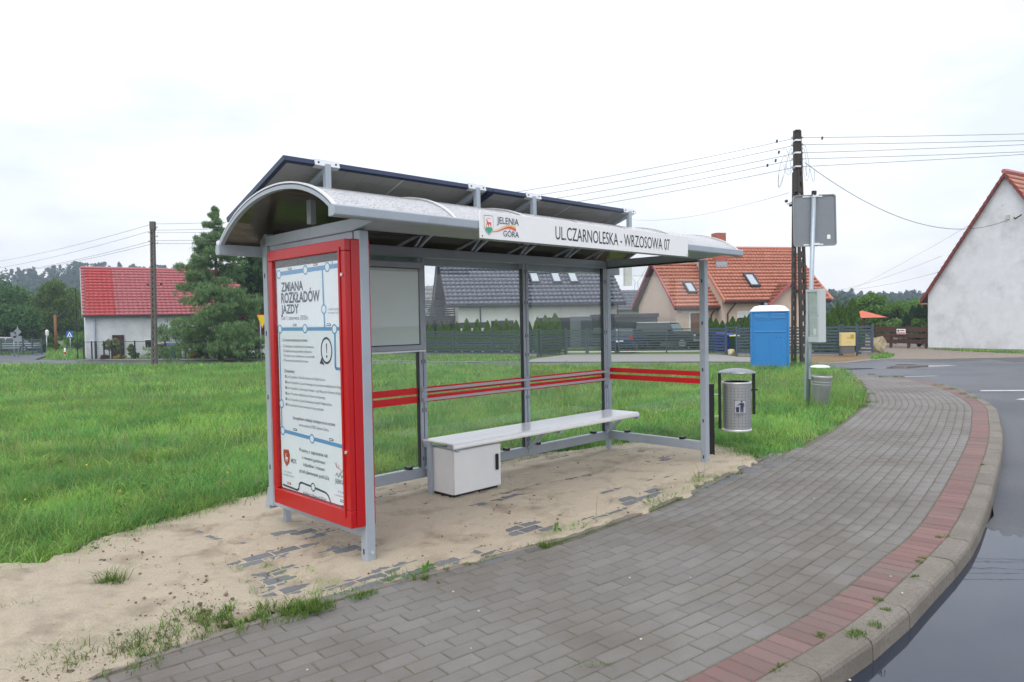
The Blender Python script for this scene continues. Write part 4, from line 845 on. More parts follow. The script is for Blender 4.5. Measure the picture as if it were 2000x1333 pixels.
# utility poles ------------------------------------------------------------
M_pole = mat('old_concrete_pole', (.062, .056, .05), rough=.9, nvar=.35, nscale=20, rv=.1)
M_pole_l = mat('grey_concrete_pole', (.12, .112, .10), rough=.9, nvar=.25, nscale=20, rv=.1)
def ladder_leg(root, b, t, wb, wt, m, rungs, dep=.16):
    """cast pole leg: two flanges joined by webs, open slots between them"""
    b = Vector(b); t = Vector(t); a = math.atan2(1, 0)
    for s in (-1, 1):
        mb = MB(); vs = []
        for p, w_ in ((b, wb), (t, wt)):
            x = s*w_/2; i = x-s*w_*.30
            vs += [p+Vector((x, -dep/2, 0)), p+Vector((i, -dep/2, 0)), p+Vector((i, dep/2, 0)), p+Vector((x, dep/2, 0))]
        mb.add(vs, [(0, 1, 2, 3), (4, 7, 6, 5), (0, 4, 5, 1), (1, 5, 6, 2), (2, 6, 7, 3), (3, 7, 4, 0)]); part('flange', mb, m, root)
    for k in range(rungs):
        f = (k+.5)/rungs; p = b.lerp(t, f); w_ = wb+(wt-wb)*f; hl = (t-b).length/rungs*.30
        mb = MB(); mb.box((p.x-w_*.2-.001, p.y-dep*.35, p.z-hl), (p.x+w_*.2+.001, p.y+dep*.35, p.z+hl)); part('web', mb, m, root)
def insulator(root, p, r=.035):
    part('insulator', MB().lathe([(r*.6, 0), (r, r*.6), (r*.55, r*1.0), (r, r*1.4), (r*.6, r*2.2), (.005, r*2.5)], p, 10), mat('porcelain', (.65, .63, .60), rough=.2), root, smooth=True)
Yr = 26.9; fo = T(1566, 716); to = P(1557, 256, T(1566, 716)[1])
rp = thing('utility_pole', 'tall dark concrete utility pole with two slotted legs behind the blue portable toilet', 'utility pole', tuple(fo), 0, 'overhead line poles')
top = Vector(to-fo)
ladder_leg(rp, (.10, 0, 0), (top.x+.04, 0, top.z), .30, .16, M_pole, 22)
ladder_leg(rp, (-.18, .3, 0), (top.x-.03, .22, top.z*.83), .17, .12, M_pole, 20, .12)
part('pole_head', MB().box((top.x-.09, -.08, top.z-.05), (top.x+.085, .17, top.z+.03)), M_pole, rp)
part('pole_shaft', MB().box((top.x-.09, -.04, top.z-2.2), (top.x+.085, .18, top.z-.06)), M_pole, rp)
for k, dz in enumerate((.35, .80, 1.30, 1.35)):
    part('steel_band', MB().box((top.x-.10, -.09, top.z-dz-.03), (top.x+.10, .2, top.z-dz+.03)), M_silver if k < 3 else M_black, rp)
for k, dz in enumerate((.25, .5, .8, 1.02, 1.3)):
    for s in (-1, 1): insulator(rp, (top.x+s*.19, 0, top.z-dz-.03))
for dz, sx_ in ((2.7, -.3), (2.6, -.2), (2.55, -.45)): part('clamp', MB().tube([(top.x+sx_, 0, top.z-dz), (top.x+sx_+.08, 0, top.z-dz+.03)], .05, 8), M_black, rp)
part('clamp_arm', MB().tube([(top.x-.4, 0, top.z-2.65), (top.x, 0, top.z-2.5)], .015, 6), M_black, rp)
M_wire = mat('grey_wire', (.13, .13, .14), rough=.5); M_cable = mat('black_cable', (.02, .02, .02), rough=.5)
for k in range(7):   # loops of wire around the pole head
    s = -1 if k < 4 else 1; r1 = rnd.uniform(.1, .25); zc = top.z-rnd.uniform(.9, 1.5); xc = top.x+s*rnd.uniform(.25, .5); hgt = rnd.uniform(.35, .75)
    part('wire_loop', MB().tube([(xc+r1*math.sin(a*.7+k), .02*k, zc+hgt*math.cos(a)) for a in np.linspace(-.5, 4.4, 16)], .006, 4), M_wire, rp)
for k, (dx, dz) in enumerate(((-.75, .35), (-.68, .75), (-.8, 1.05), (-1.1, 1.22), (.9, .27))): part('wire_connector', MB().tube([(top.x+dx, 0, top.z-dz-.06), (top.x+dx+.02, 0, top.z-dz+.04)], .035, 6), M_black, rp)
Yl = 37.6; fl = T(299, 717); tol = P(298, 434, T(299, 717)[1])
lp = thing('utility_pole', 'slender grey concrete utility pole standing on the meadow in front of the red roofed barn', 'utility pole', tuple(fl), 0, 'overhead line poles')
topl = Vector(tol-fl); ladder_leg(lp, (.08, 0, 0), (topl.x, 0, topl.z), .27, .20, M_pole_l, 26)
part('pole_head', MB().box((topl.x-.12, -.1, topl.z-.4), (topl.x+.12, .1, topl.z+.02)), M_pole_l, lp)
for k, dz in enumerate((.3, .55, .75, 1.0, 1.1)):
    s = -1 if k % 2 else 1; part('insulator_arm', MB().tube([(topl.x, 0, topl.z-dz), (topl.x+s*.22, 0, topl.z-dz)], .015, 6), M_black, lp); insulator(lp, (topl.x+s*.22, 0, topl.z-dz))
for s in (-1, 1): part('clamp', MB().tube([(topl.x+s*.3, 0, topl.z-3.2), (topl.x+s*.38, 0, topl.z-3.15)], .05, 6), M_black, lp)
def wire(a, b, sag, r, m, label, group='overhead wires', n=26, cat='cable'):
    a = Vector(a); b = Vector(b); pts = []
    for i in range(n+1):
        t = i/n; p = a.lerp(b, t); p.z -= sag*4*t*(1-t); pts.append(tuple(p))
    o = part('overhead_wire', MB().tube(pts, r, 4), m, None, smooth=True); tag(o, label, cat, group); return o
wt = [Vector(to)+Vector((0, 0, -dz)) for dz in (.25, .5, .8, 1.02, 1.3)]; wl = [Vector(tol)+Vector((0, 0, -dz)) for dz in (.1, .42, .55, .95, 1.1)]
far = [Vector(P(0, y, 60)) for y in (503, 516, 517, 528, 529)]; nxt = [Vector(P(2000, y, 25.5)) for y in (256, 269, 277, 291, 296)]
NTH = ['topmost', 'second from top', 'third from top', 'fourth from top', 'lowest', 'sixth', 'seventh']
ORD = ['first', 'second', 'third', 'fourth', 'fifth', 'sixth', 'seventh', 'eighth', 'ninth', 'tenth', 'eleventh', 'twelfth', 'thirteenth', 'fourteenth', 'fifteenth']
for k in range(5):
    wire(wt[k], wl[k], .75, .0085, M_wire, NTH[k]+' wire strung between the two utility poles, passing behind the shelter roof')
    p = wt[k]; e = p+(nxt[k]-p)*3.0; wire(p, e, 0.12, .0085, M_wire, NTH[k]+' wire running right from the dark utility pole across the sky')
for k in (0, 1, 3, 4):
    p = wl[k]; e = p+(far[k]-p)*1.5; wire(p, e, .35, .0095, M_wire, {0: 'topmost', 1: 'second', 3: 'third', 4: 'lowest'}[k]+' wire running left from the slender grey pole over the meadow')
wire(P(1572, 318, Yr), P(1968, 430, 40.3), 1.3, .013, M_cable, 'thick black cable sagging from the utility pole to the white gable house', None)
wire(P(1541, 377, Yr), P(1210, 425, 70), .6, .007, M_wire, 'single faint wire leaving the pole below its head towards the grey roofed house', None)
for (a, b, c_, d_2), nm_ in zip(((1560, 610, 1960, 400), (1590, 572, 1840, 500), (1600, 565, 1840, 530)), ('steepest', 'middle', 'lowest')):
    wire(P(a, b, 90), P(c_, d_2, 40), .5, .008, M_wire, nm_+' of the faint wires climbing right behind the bus stop sign', 'faint far wires')

# ------------------------------------------------------------------ vegetation
def leafmat(name, col, rv=.35, trans=.3, rough=.6, hv=.035, big=None): return mat(name, col, rough=rough, rv=rv, trans=trans, spec=.3, hv=hv, big=big)
def leaf_cloud(centers, size, n_per, spread, flat=0., seed=1, aspect=.6, droop=None):
    """numpy quads scattered round cluster centres. returns V, F, R"""
    r = np.random.RandomState(seed); C = np.repeat(np.asarray(centers, float), n_per, 0); N = len(C)
    d = r.normal(size=(N, 3)); d /= np.linalg.norm(d, axis=1)[:, None]; d *= (r.rand(N)**.45)[:, None]*np.asarray(spread); C = C+d
    a = r.normal(size=(N, 3)); a[:, 2] *= (1-flat)
    if droop is not None: a = a*.5+np.asarray(droop)
    a /= np.linalg.norm(a, axis=1)[:, None]; b = np.cross(a, r.normal(size=(N, 3))); b /= np.linalg.norm(b, axis=1)[:, None]
    s = size*(.6+.8*r.rand(N))[:, None]; a = a*s*.5; b = b*s*.5*aspect
    V = np.stack([C-a*.9, C-b, C+a, C+b], 1).reshape(-1, 3); F = np.arange(4*N).reshape(-1, 4)
    cr_ = np.repeat(r.rand(len(centers)), n_per); R = np.repeat((cr_*.6+r.rand(N)*.4), 4); return V, F, R*.999
def merge(parts):
    V = []; F = []; R = []; o = 0
    for v, f, r in parts: V.append(v); F.append(f+o); R.append(r); o += len(v)
    return np.concatenate(V), np.concatenate(F), np.concatenate(R)
def mk(name, vfr, m, parent=None): v, f, r = vfr; return obj(name, np_mesh(name, v, [f], 0, m, r), parent)
M_bark = mat('bark', (.07, .055, .04), rough=.95, nvar=.3, nscale=10); M_birch = mat('birch_bark', (.50, .48, .45), rough=.8, nvar=.4, nscale=6, col2=(.06, .05, .05), sp2=(.56, .62))
M_L = dict(broad=leafmat('broad_leaves', (.10, .21, .035)), dark=leafmat('dark_leaves', (.06, .14, .04)), bright=leafmat('bright_leaves', (.12, .25, .04)), thuja=leafmat('thuja_leaves', (.085, .17, .03), trans=.2), thuja_d=leafmat('dark_thuja_leaves', (.022, .055, .018), trans=.1),
           larch=leafmat('larch_needles', (.15, .26, .10)), birch=leafmat('birch_leaves', (.115, .20, .045)), red=leafmat('reddish_leaves', (.16, .075, .045)), far=leafmat('far_leaves', (.045, .10, .04), trans=.2), pale=leafmat('pale_leaves', (.24, .28, .12)), yellow=leafmat('yellow_leaves', (.42, .36, .04)))
def broadleaf(name, label, cat, base, H, rx, crown0=.25, m='broad', n=60, per=110, size=.2, seed=1, group=None, trunk_r=.12, bark=None, squash=1.0, multi=1):
    t = thing(name, label, cat, tuple(base), 0, group); r = random.Random(seed); cs = []
    ch = H*(1-crown0)/2; zc = H*crown0+ch
    for _ in range(n):
        while 1:
            p = (r.uniform(-1, 1), r.uniform(-1, 1), r.uniform(-1, 1)); q = p[0]**2+p[1]**2+p[2]**2
            if .18 < q < 1: break
        k = 1.0+.18*math.sin(3*p[0]+seed)+.12*math.sin(5*p[2]+seed*2); w_ = 1 if p[2] < 0 else 1-.25*p[2]**2
        cs.append((p[0]*rx*k*.86*w_, p[1]*rx*k*.86*w_, zc+p[2]*ch*.9*squash))
    for j in range(multi):
        dx = (j-(multi-1)/2)*.5; part('trunk', MB().tube([(dx*.3, 0, -.1), (dx, .05, H*.35), (dx*1.4+r.uniform(-.2, .2), 0, H*.7), (dx*1.6, 0, H*.93)], [trunk_r, trunk_r*.8, trunk_r*.45, trunk_r*.12], 8), bark or M_bark, t, smooth=True)
    mb = MB()
    for c_ in cs[:min(n, 22)]:
        s_ = Vector((0, 0, max(H*.15, min(c_[2]*.75, H*.6)))); e = Vector(c_); mb.tube([s_, s_.lerp(e, .5)+Vector((0, 0, .15)), e], [trunk_r*.4, trunk_r*.25, trunk_r*.08], 5)
    part('limb', mb, bark or M_bark, t, stuff=True)
    mk('crown', leaf_cloud(cs, size, per, (rx*.30, rx*.30, min(rx, ch)*.26), seed=seed), M_L[m], t); return t
# thuja prototypes: leafy cones
def thuja_mesh(seed, fat=.34, m='thuja', n=2600, size=.09):
    r = np.random.RandomState(seed); u = r.rand(n)**.8; a = r.rand(n)*2*np.pi
    rad = fat*np.clip(1.0-u**2.6, .03, 1)**.8*np.clip(u*9, .6, 1)*(.88+.25*r.rand(n))*(1+.10*np.sin(a*3+u*6+seed)); C = np.stack([rad*np.cos(a), rad*np.sin(a), u*1.0], 1)
    up_ = np.stack([np.cos(a)*.35, np.sin(a)*.35, np.ones(n)], 1)+r.normal(size=(n, 3))*.25; up_ /= np.linalg.norm(up_, axis=1)[:, None]
    sd_ = np.cross(up_, r.normal(size=(n, 3))); sd_ /= np.linalg.norm(sd_, axis=1)[:, None]; s = size*(.6+.8*r.rand(n))[:, None]
    A = up_*s*.6; Bv = sd_*s*.32; V = np.stack([C-A, C-Bv, C+A, C+Bv], 1).reshape(-1, 3); F = np.arange(4*n).reshape(-1, 4)
    return np_mesh('foliage', V, [F], 0, M_L[m], np.repeat(r.rand(n), 4))
TH = [thuja_mesh(k) for k in range(4)]; THD = [thuja_mesh(10+k, .30, 'thuja', 3200, .06) for k in range(3)]
def thuja(base, H, fat, label, group, meshes=TH, k=0):
    t = thing('thuja', label, 'conifer', tuple(base), rnd.uniform(0, 6), group)
    part('trunk', MB().tube([(0, 0, -.05), (0, 0, H*.8)], [.03, .008], 6), M_bark, t)
    o = obj('foliage', meshes[k % len(meshes)], t); o.scale = (H*fat/.34, H*fat/.34, H); return t

# ------------------------------------------------------------------ houses
def roof_surface(P0, U, V, nu, nv, lift=.06, wave=.03, sub=4):
    """interlocking tiles: courses step up at their lower edge, rolls run up the slope. P0 eave corner, U along eave, V up the slope"""
    P0 = np.array(P0, float); U = np.array(U, float); V = np.array(V, float); N = np.cross(U, V); N /= np.linalg.norm(N)
    if N[2] < 0: N = -N
    cols = nu*sub+1; us = np.linspace(0, 1, cols); ph = (np.arange(cols) % sub)/sub; wv = wave*(np.sin(2*np.pi*ph))
    rowsV = []; rowsH = []
    for j in range(nv):
        scal = .10/nv*np.cos(2*np.pi*ph)*.5
        rowsV += [np.full(cols, j/nv)+scal, np.full(cols, j/nv)+scal, np.full(cols, (j+1)/nv)+scal]; rowsH += [np.zeros(cols), lift+wv, .002+wv*.6]
    vv = np.array(rowsV); hh_ = np.array(rowsH); R_ = len(rowsV)
    pts = P0+us[None, :, None]*U+vv[:, :, None]*V+hh_[:, :, None]*N
    idx = np.arange(R_*cols).reshape(R_, cols); F = np.stack([idx[:-1, :-1], idx[:-1, 1:], idx[1:, 1:], idx[1:, :-1]], -1).reshape(-1, 4)
    rv_ = np.repeat(nr.rand(R_, (cols+sub-1)//sub), sub, 1)[:, :cols]
    return pts.reshape(-1, 3), F, rv_.ravel()
def roofmat(name, col, rough=.4, rv=.12, col2=None): return mat(name, col, rough=rough, rv=rv, nvar=.08, nscale=2, col2=col2, spec=.6)
M_tile_g = roofmat('grey_blue_tiles', (.10, .115, .155), .25); M_tile_o = roofmat('orange_tiles', (.50, .20, .13), .40, .10); M_tile_r = roofmat('red_tiles', (.42, .125, .135), .34, .07); M_tile_rn = roofmat('new_red_tiles', (.45, .062, .06), .34, .05)  # red_tiles: pink of the reflected sky mixed into the base colour
M_tile_old = roofmat('mossy_orange_tiles', (.26, .085, .045), .6, .2)
M_rw = mat('white_render', (.62, .64, .62), rough=.9, nvar=.05, nscale=1.2, col2=(.55, .57, .55)); M_rdark = mat('anthracite_render', (.055, .07, .085), rough=.8, nvar=.1)
M_cream = mat('cream_render', (.62, .50, .42), rough=.9, nvar=.06, nscale=1.2, col2=(.57, .46, .38)); M_oldw = mat('old_white_plaster', (.66, .70, .75), rough=.95, nvar=.10, nscale=1.5, col2=(.50, .53, .56), sp2=(.45, .7), bump=.6, bscale=12)
M_pl = mat('patchy_white_plaster', (.66, .69, .73), rough=.95, nvar=.10, nscale=1.8, col2=(.45, .46, .48), sp2=(.48, .80), bump=.7, bscale=9)
M_gut = mat('dark_gutter', (.04, .048, .055), rough=.4); M_brown = mat('brown_metal', (.07, .03, .025), rough=.4); M_under = mat('dark_soffit_wood', (.055, .045, .04), rough=.8)
M_pvc = mat('white_window_frame', (.78, .79, .80), rough=.4)
class House:
    """right-handed frame: origin at the front left eave corner on the ground, x along the front wall, y into the house"""
    def __init__(s, name, label, cat, o, ang, zb): s.t = thing(name, label, cat, (o[0], o[1], zb), ang); s.ang = ang; s.o = np.array([o[0], o[1], zb]); s.ca = math.cos(ang); s.sa = math.sin(ang)
    def loc(s, p): d = np.asarray(p)-s.o; return np.array([d[0]*s.ca+d[1]*s.sa, -d[0]*s.sa+d[1]*s.ca, d[2]])
    def part(s, name, mb, m, par=None, **k): return part(name, mb, m, par or s.t, **k)
    def box(s, name, a, b, m, par=None, **k): return s.part(name, MB().box(a, b), m, par, **k)
    def roofplane(s, P0, U, V, nu, nv, m, name='roof', par=None, **k):
        v, f, r = roof_surface(P0, U, V, nu, nv, **k); o = obj(name, np_mesh(name, v, [f], 0, m, r), par or s.t); return o
    def onfront(s, px, py, y=0.):   # local x,z of a pixel on the wall plane y
        n = np.array([-s.sa, s.ca, 0]); p0 = s.o+n*y; return s.loc(hit(px, py, p0, n))
    def skylight(s, px, py, pl0, U, V, w, h):
        """window lying in roof plane"""
        pl0 = np.array(pl0, float); U = np.array(U, float)/np.linalg.norm(U); V = np.array(V, float)/np.linalg.norm(V); N = np.cross(U, V); R = np.array([[s.ca, -s.sa, 0], [s.sa, s.ca, 0], [0, 0, 1]]); q = s.loc(hit(px, py, s.o+R@pl0, R@N))+N*.13; M4 = Matrix(((U[0], V[0], N[0], q[0]), (U[1], V[1], N[1], q[1]), (U[2], V[2], N[2], q[2]), (0, 0, 0, 1)))
        f = MB()
        for a, b in (((-w/2-.09, -h/2-.12, 0), (w/2+.09, -h/2, .16)), ((-w/2-.09, h/2, 0), (w/2+.09, h/2+.1, .16)), ((-w/2-.09, -h/2, 0), (-w/2, h/2, .16)), ((w/2, -h/2, 0), (w/2+.09, h/2, .16))): f.box(a, b, M4)
        fo = s.part('skylight', f, M_gut); s.part('pane', MB().box((-w/2, -h/2, .02), (w/2, h/2, .11), M4), mat('sky_reflecting_glass', (.55, .6, .65), rough=.06, metal=.75), fo)
    def window(s, x0, x1, z0, z1, y=0., shutter=0., fr=None, mull=1, glass=None):
        fr = fr or M_pvc; f = MB(); t = .07
        for a, b in (((x0, y-.05, z0), (x1, y-.01, z0+t)), ((x0, y-.05, z1-t), (x1, y-.01, z1)), ((x0, y-.05, z0+t), (x0+t, y-.01, z1-t)), ((x1-t, y-.05, z0+t), (x1, y-.01, z1-t))): f.box(a, b)
        o = s.part('window', f, fr)
        for k in range(1, mull+1):
            xm = x0+(x1-x0)*k/(mull+1); s.box('window_bar', (xm-t*.5, y-.048, z0+t+.001), (xm+t*.5, y-.012, z1-t-.001), fr, o)
        s.box('pane', (x0+t, y-.03, z0+t), (x1-t, y-.022, z1-t), glass or M_winglass, o)
        if shutter:
            for k in range(int(shutter/.08)): s.box('shutter_slat', (x0+t, y-.045, z1-t-.08*(k+1)+.01), (x1-t, y-.031, z1-t-.08*k), M_pvc, o)
def V2(a): return (math.cos(a), math.sin(a), 0)
ZB = -.6
# grey roofed house ---------------------------------------------------------
gA = math.radians(13); G0 = P(895, 587, 56); gh = House('house', 'modern white house with blue grey tiled roof and three skylights behind the slatted fence', 'house', (G0[0], G0[1]), gA, ZB)
ez = G0[2]-ZB; L = 13.0; hd_ = 4.5; rz_ = ez+3.95
gh.box('wall', (0, 0, 0), (L, 2*hd_, ez), M_rw); mb = MB(); mb.prism([(0.02, 0.02, ez), (0.02, 2*hd_-.02, ez), (0.02, hd_, rz_-.12)], (L-.04, 0, 0)); gh.part('gable_wall', mb, M_rw)
ov = .75; sl = (rz_-ez)/hd_; E0 = np.array([-ov-.25, -.55, ez-.55*sl+.12]); Uv = np.array([L+ov*2+.1, 0, 0]); Vv = np.array([0, hd_+.55, (hd_+.55)*sl])
gh.roofplane(E0, Uv, Vv, 38, 14, M_tile_g, wave=.055, lift=.15); E1 = E0*1; E1[1] = 2*hd_+.55; gh.roofplane(E1, Uv, Vv*[1, -1, 1], 20, 6, M_tile_g, 'roof')
mb = MB(); mb.prism([(E0[0], E0[1], E0[2]-.2), (E0[0], E0[1]+Vv[1], E0[2]+Vv[2]-.2), (E0[0], E1[1], E0[2]-.2), (E0[0], E1[1], E0[2]-.02), (E0[0], E0[1]+Vv[1], E0[2]+Vv[2]-.02), (E0[0], E0[1], E0[2]-.02)], (Uv[0], 0, 0)); gh.part('roof_deck', mb, M_under)
gh.part('ridge', MB().tube([(E0[0], hd_, rz_+.17), (E0[0]+Uv[0], hd_, rz_+.17)], .11, 8), M_tile_g)
gh.box('gutter', (E0[0], E0[1]-.12, E0[2]-.12), (E0[0]+Uv[0], E0[1]-.005, E0[2]+.0), M_gut)
gh.box('dark_gable_cladding', (-1.2, hd_-.1, .4), (-.5, 2*hd_+.3, ez-.4), M_rdark)
mb = MB(); mb.prism([(-ov-.22, hd_+.2, rz_+.05), (-ov-.22, 2*hd_+.6, ez-.7), (-ov-.22, 2*hd_+.6, ez-2.4), (-ov-.22, hd_-.1, rz_-.9)], (.7, 0, 0)); gh.part('gable_cladding', mb, M_rdark)
for px in (1043, 1085, 1118): gh.skylight(px, 546, E0, Uv, Vv, .60, 1.15)
x, _, z = gh.onfront(1205, 634); gh.box('dark_base_band', (-.02, -.03, 0), (2.4, -.002, 2.05), M_rdark); gh.box('white_stripe', (-.02, -.045, 1.25), (2.4, -.031, 1.6), M_rw)
gh.window(2.55, 4.35, 0.3, 2.15, fr=M_gut, mull=1); gh.box('pier', (4.4, -.06, 0), (6.1, -.003, 2.15), M_rw)
gh.box('recess_shade', (6.2, -.02, 0), (9.0, -.004, 2.3), mat('painted_recess_shade', (.03, .035, .04), rough=.9)); gh.box('grey_pier', (9.0, -.06, 0), (L, -.003, 2.35), mat('mid_grey_render', (.14, .17, .20), rough=.85)); gd = gh.box('garage_door', (9.9, -.09, 0), (12.3, -.065, 2.05), M_rdark)  # flat dark panel on the wall: the recess's shade put into its colour
for k in range(5): gh.box('door_panel', (9.92, -.10, .03+k*.4), (12.28, -.091, .41+k*.4), M_rdark, gd)
gh.part('downpipe', MB().tube([(1.75, -.55, ez-.3), (1.7, -.1, ez-.55), (1.7, -.1, .2)], .05, 8), M_gut); gh.part('downpipe', MB().tube([(L-.1, -.5, ez-.3), (L+.05, -.1, ez-.5), (L+.05, -.1, .2)], .05, 8), M_gut)
gh.box('gable_window', (-.02, 3.2, ez-.3), (-.003, 4.4, ez+1.3), M_winglass)
gh.box('wall_lamp', (8.3, -.12, ez-.9), (8.5, -.003, ez-.65), M_rw)
# terrace with slatted balcony at the left gable
gh.box('terrace_slab', (-4.2, 1.5, 2.35), (-.05, 8, 2.6), M_gut)
bal = gh.box('balcony_railing', (-4.2, 1.42, 2.6), (-4.14, 1.48, 3.9), M_gut)
for k in range(7): gh.box('balcony_slat', (-4.13, 1.42, 2.72+k*.17), (-.06, 1.46, 2.82+k*.17), M_gut, bal)
for x in (-2.8, -1.45, -.12): gh.box('railing_post', (x, 1.47, 2.6), (x+.06, 1.53, 3.9), M_gut, bal)
for x in (-4.1, -2.8, -1.5): gh.box('glazing_bar', (x, 1.6, 0), (x+.08, 1.68, 2.34), M_gut)
gh.box('terrace_glazing', (-4.1, 1.7, 0), (-.05, 1.74, 2.34), M_winglass)
# neighbours far behind
def simple_house(label, o, ang, L, D, ez, rz, mw, mr, zb=ZB, nu=20, nv=7, ov=.4):
    h = House('house', label, 'house', o, ang, zb); h.box('wall', (0, 0, 0), (L, D, ez), mw); h.part('gable_wall', MB().prism([(.01, .01, ez), (.01, D-.01, ez), (.01, D/2, rz-.1)], (L-.02, 0, 0)), mw)
    sl = (rz-ez)/(D/2); E = np.array([-ov, -ov, ez-ov*sl+.05]); U = np.array([L+2*ov, 0, 0]); V = np.array([0, D/2+ov, (D/2+ov)*sl]); h.roofplane(E, U, V, nu, nv, mr); E2 = E*1; E2[1] = D+ov; h.roofplane(E2, U, V*[1, -1, 1], nu, nv, mr)
    for E_, s in ((E, 1), (E2, -1)):
        h.part('roof_deck', MB().prism([(E_[0], E_[1], E_[2]-.12), (E_[0], E_[1]+s*V[1], E_[2]+V[2]-.12), (E_[0], E_[1]+s*V[1], E_[2]+V[2]-.02), (E_[0], E_[1], E_[2]-.02)], (U[0], 0, 0)), M_under)
    h.box('gutter', (-ov, -ov-.1, E[2]-.08), (L+ov, -ov-.005, E[2]+.01), M_gut); return h
M_tile_pale = roofmat('pale_grey_tiles', (.16, .175, .19), .4)
q = P(1212, 605, 84); h2 = simple_house('pale grey house with steep gable and chimney between the grey and orange roofs', (q[0]-1, q[1]), math.radians(100), 7, 5.6, 4.4, 8.2, mat('pale_blue_render', (.52, .57, .62), rough=.9), M_tile_pale, nu=12)
qc = h2.loc(P(1226, 548, 86)); h2.box('chimney', (qc[0]-.4, qc[1]-.4, 6.0), (qc[0]+.4, qc[1]+.4, 9.0), M_rw)
q = P(1195, 600, 72); h3 = simple_house('low white annex with dark roof and small window right of the grey roofed house', (q[0], q[1]), math.radians(13), 6.5, 5, 3.2, 5.0, mat('pale_blue_render', (.52, .57, .62)), M_tile_g, nu=14)
h3.window(3.6, 4.3, .8, 2.1, fr=M_gut); h3.window(1.2, 1.9, .8, 2.3, fr=M_gut)
q = P(815, 600, 80); h4 = simple_house('distant house with pale grey roof left of the grey roofed house', (q[0]-3, q[1]), math.radians(-18), 5.5, 8, 3.0, 6.2, M_rw, M_tile_pale, nu=10)
# dark garage with a flat roof
q = P(1203, 645, 50); gg = House('garage', 'flat roofed anthracite garage box between the grey house and the orange roofed house', 'garage', (q[0], q[1]), math.radians(13), ZB); zt_ = float(P(1240, 613, 50)[2]-ZB)
gg.box('wall', (0, 0, 0), (3.1, 5, zt_-.25), mat('anthracite_sheet', (.035, .042, .052), rough=.5)); gg.box('roof', (-.08, -.1, zt_-.25), (3.18, 5.1, zt_), M_gut); d_o = gg.box('garage_door', (.2, -.03, 0), (2.9, -.004, zt_-.5), M_gut)
for k in range(12): gg.box('door_slat', (.22, -.05, .03+k*.14), (2.88, -.031, .14+k*.14), mat('anthracite_sheet', (.035, .042, .052)), d_o)
# orange roofed house --------------------------------------------------------
oa = math.radians(13.6); C = P(1418, 588, 50); oh = House('house', 'cream house with bright orange tiled roof, brick chimney and dormer behind the blue toilet', 'house', (C[0], C[1]), oa, ZB)
ez = C[2]-ZB; L = 8.1; hd_ = 4.3; rz_ = ez+4.0; sl = (rz_-ez)/hd_
oh.box('wall', (0.0, .5, 0), (L, 2*hd_+.5, ez+.3), M_cream); oh.part('gable_wall', MB().prism([(.01, .5, ez), (.01, 2*hd_-.2, ez), (.01, hd_, rz_-.25)], (L-.02, 0, 0)), M_cream)
E0 = np.array([-.15, -.02, ez]); Uv = np.array([L+.35, 0, 0]); Vv = np.array([0, hd_, hd_*sl]); oh.roofplane(E0, Uv, Vv, 30, 16, M_tile_o, wave=.04, lift=.15); E1 = E0*1; E1[1] = 2*hd_; oh.roofplane(E1, Uv, Vv*[1, -1, 1], 20, 6, M_tile_o)
for s, E_ in ((1, E0), (-1, E1)): oh.part('roof_deck', MB().prism([(E_[0], E_[1], E_[2]-.2), (E_[0], E_[1]+s*hd_, E_[2]+Vv[2]-.2), (E_[0], E_[1]+s*hd_, E_[2]+Vv[2]-.02), (E_[0], E_[1], E_[2]-.02)], (Uv[0], 0, 0)), M_brown)
oh.part('ridge', MB().tube([(E0[0], hd_, rz_+.08), (E0[0]+Uv[0], hd_, rz_+.08)], .12, 8), M_tile_o); oh.box('gutter', (E0[0], -.15, ez-.13), (E0[0]+Uv[0], -.025, ez-.01), M_brown)
oh.part('verge_tiles', MB().prism([(-.24, -.1, ez-.12), (-.24, hd_, rz_-.1), (-.24, hd_, rz_+.14), (-.24, -.1, ez+.10)], (.13, 0, 0)), M_tile_o)
# half hip at the right end
oh.part('hip_end', MB().prism([(L+.2, .05, ez+.05), (L+.2, 2*hd_, ez+.05), (L-.2, hd_, rz_)], (.35, 0, 0)), M_tile_o)
oh.skylight(1466, 551, E0, Uv, Vv, .62, 1.2)
qn = np.cross(Uv, Vv); R = np.array([[oh.ca, -oh.sa, 0], [oh.sa, oh.ca, 0], [0, 0, 1]]); qc = oh.loc(hit(1404, 515, oh.o+R@E0, R@qn))
M_brick = mat('chimney_brick', (.38, .13, .09), rough=.9, nvar=.3, nscale=14); ch = oh.box('chimney', (qc[0]-.4, qc[1]-.35, qc[2]-.4), (qc[0]+.4, qc[1]+.35, qc[2]+2.2), M_brick); oh.box('chimney_flashing', (qc[0]-.45, qc[1]-.42, qc[2]-.3), (qc[0]+.45, qc[1]-.36, qc[2]+.1), M_galv, ch)
for px, py in ((1420, 512), (1477, 543)):
    qv = oh.loc(hit(px, py, oh.o+R@E0, R@qn)); oh.part('roof_vent', MB().lathe([(.12, 0), (.10, .2), (.02, .24)], tuple(qv), 8), M_tile_r)
w0 = oh.onfront(1440, 608, .45); w1 = oh.onfront(1474, 634, .45); oh.window(w0[0], w1[0]+.1, max(.5, w1[2]), w0[2], y=.5, shutter=.4, mull=1)
oh.part('downpipe', MB().tube([(.75, -.05, ez-.15), (.5, .25, ez-.6), (.35, .4, ez-.9), (.35, .4, .1)], .055, 8), M_brown)
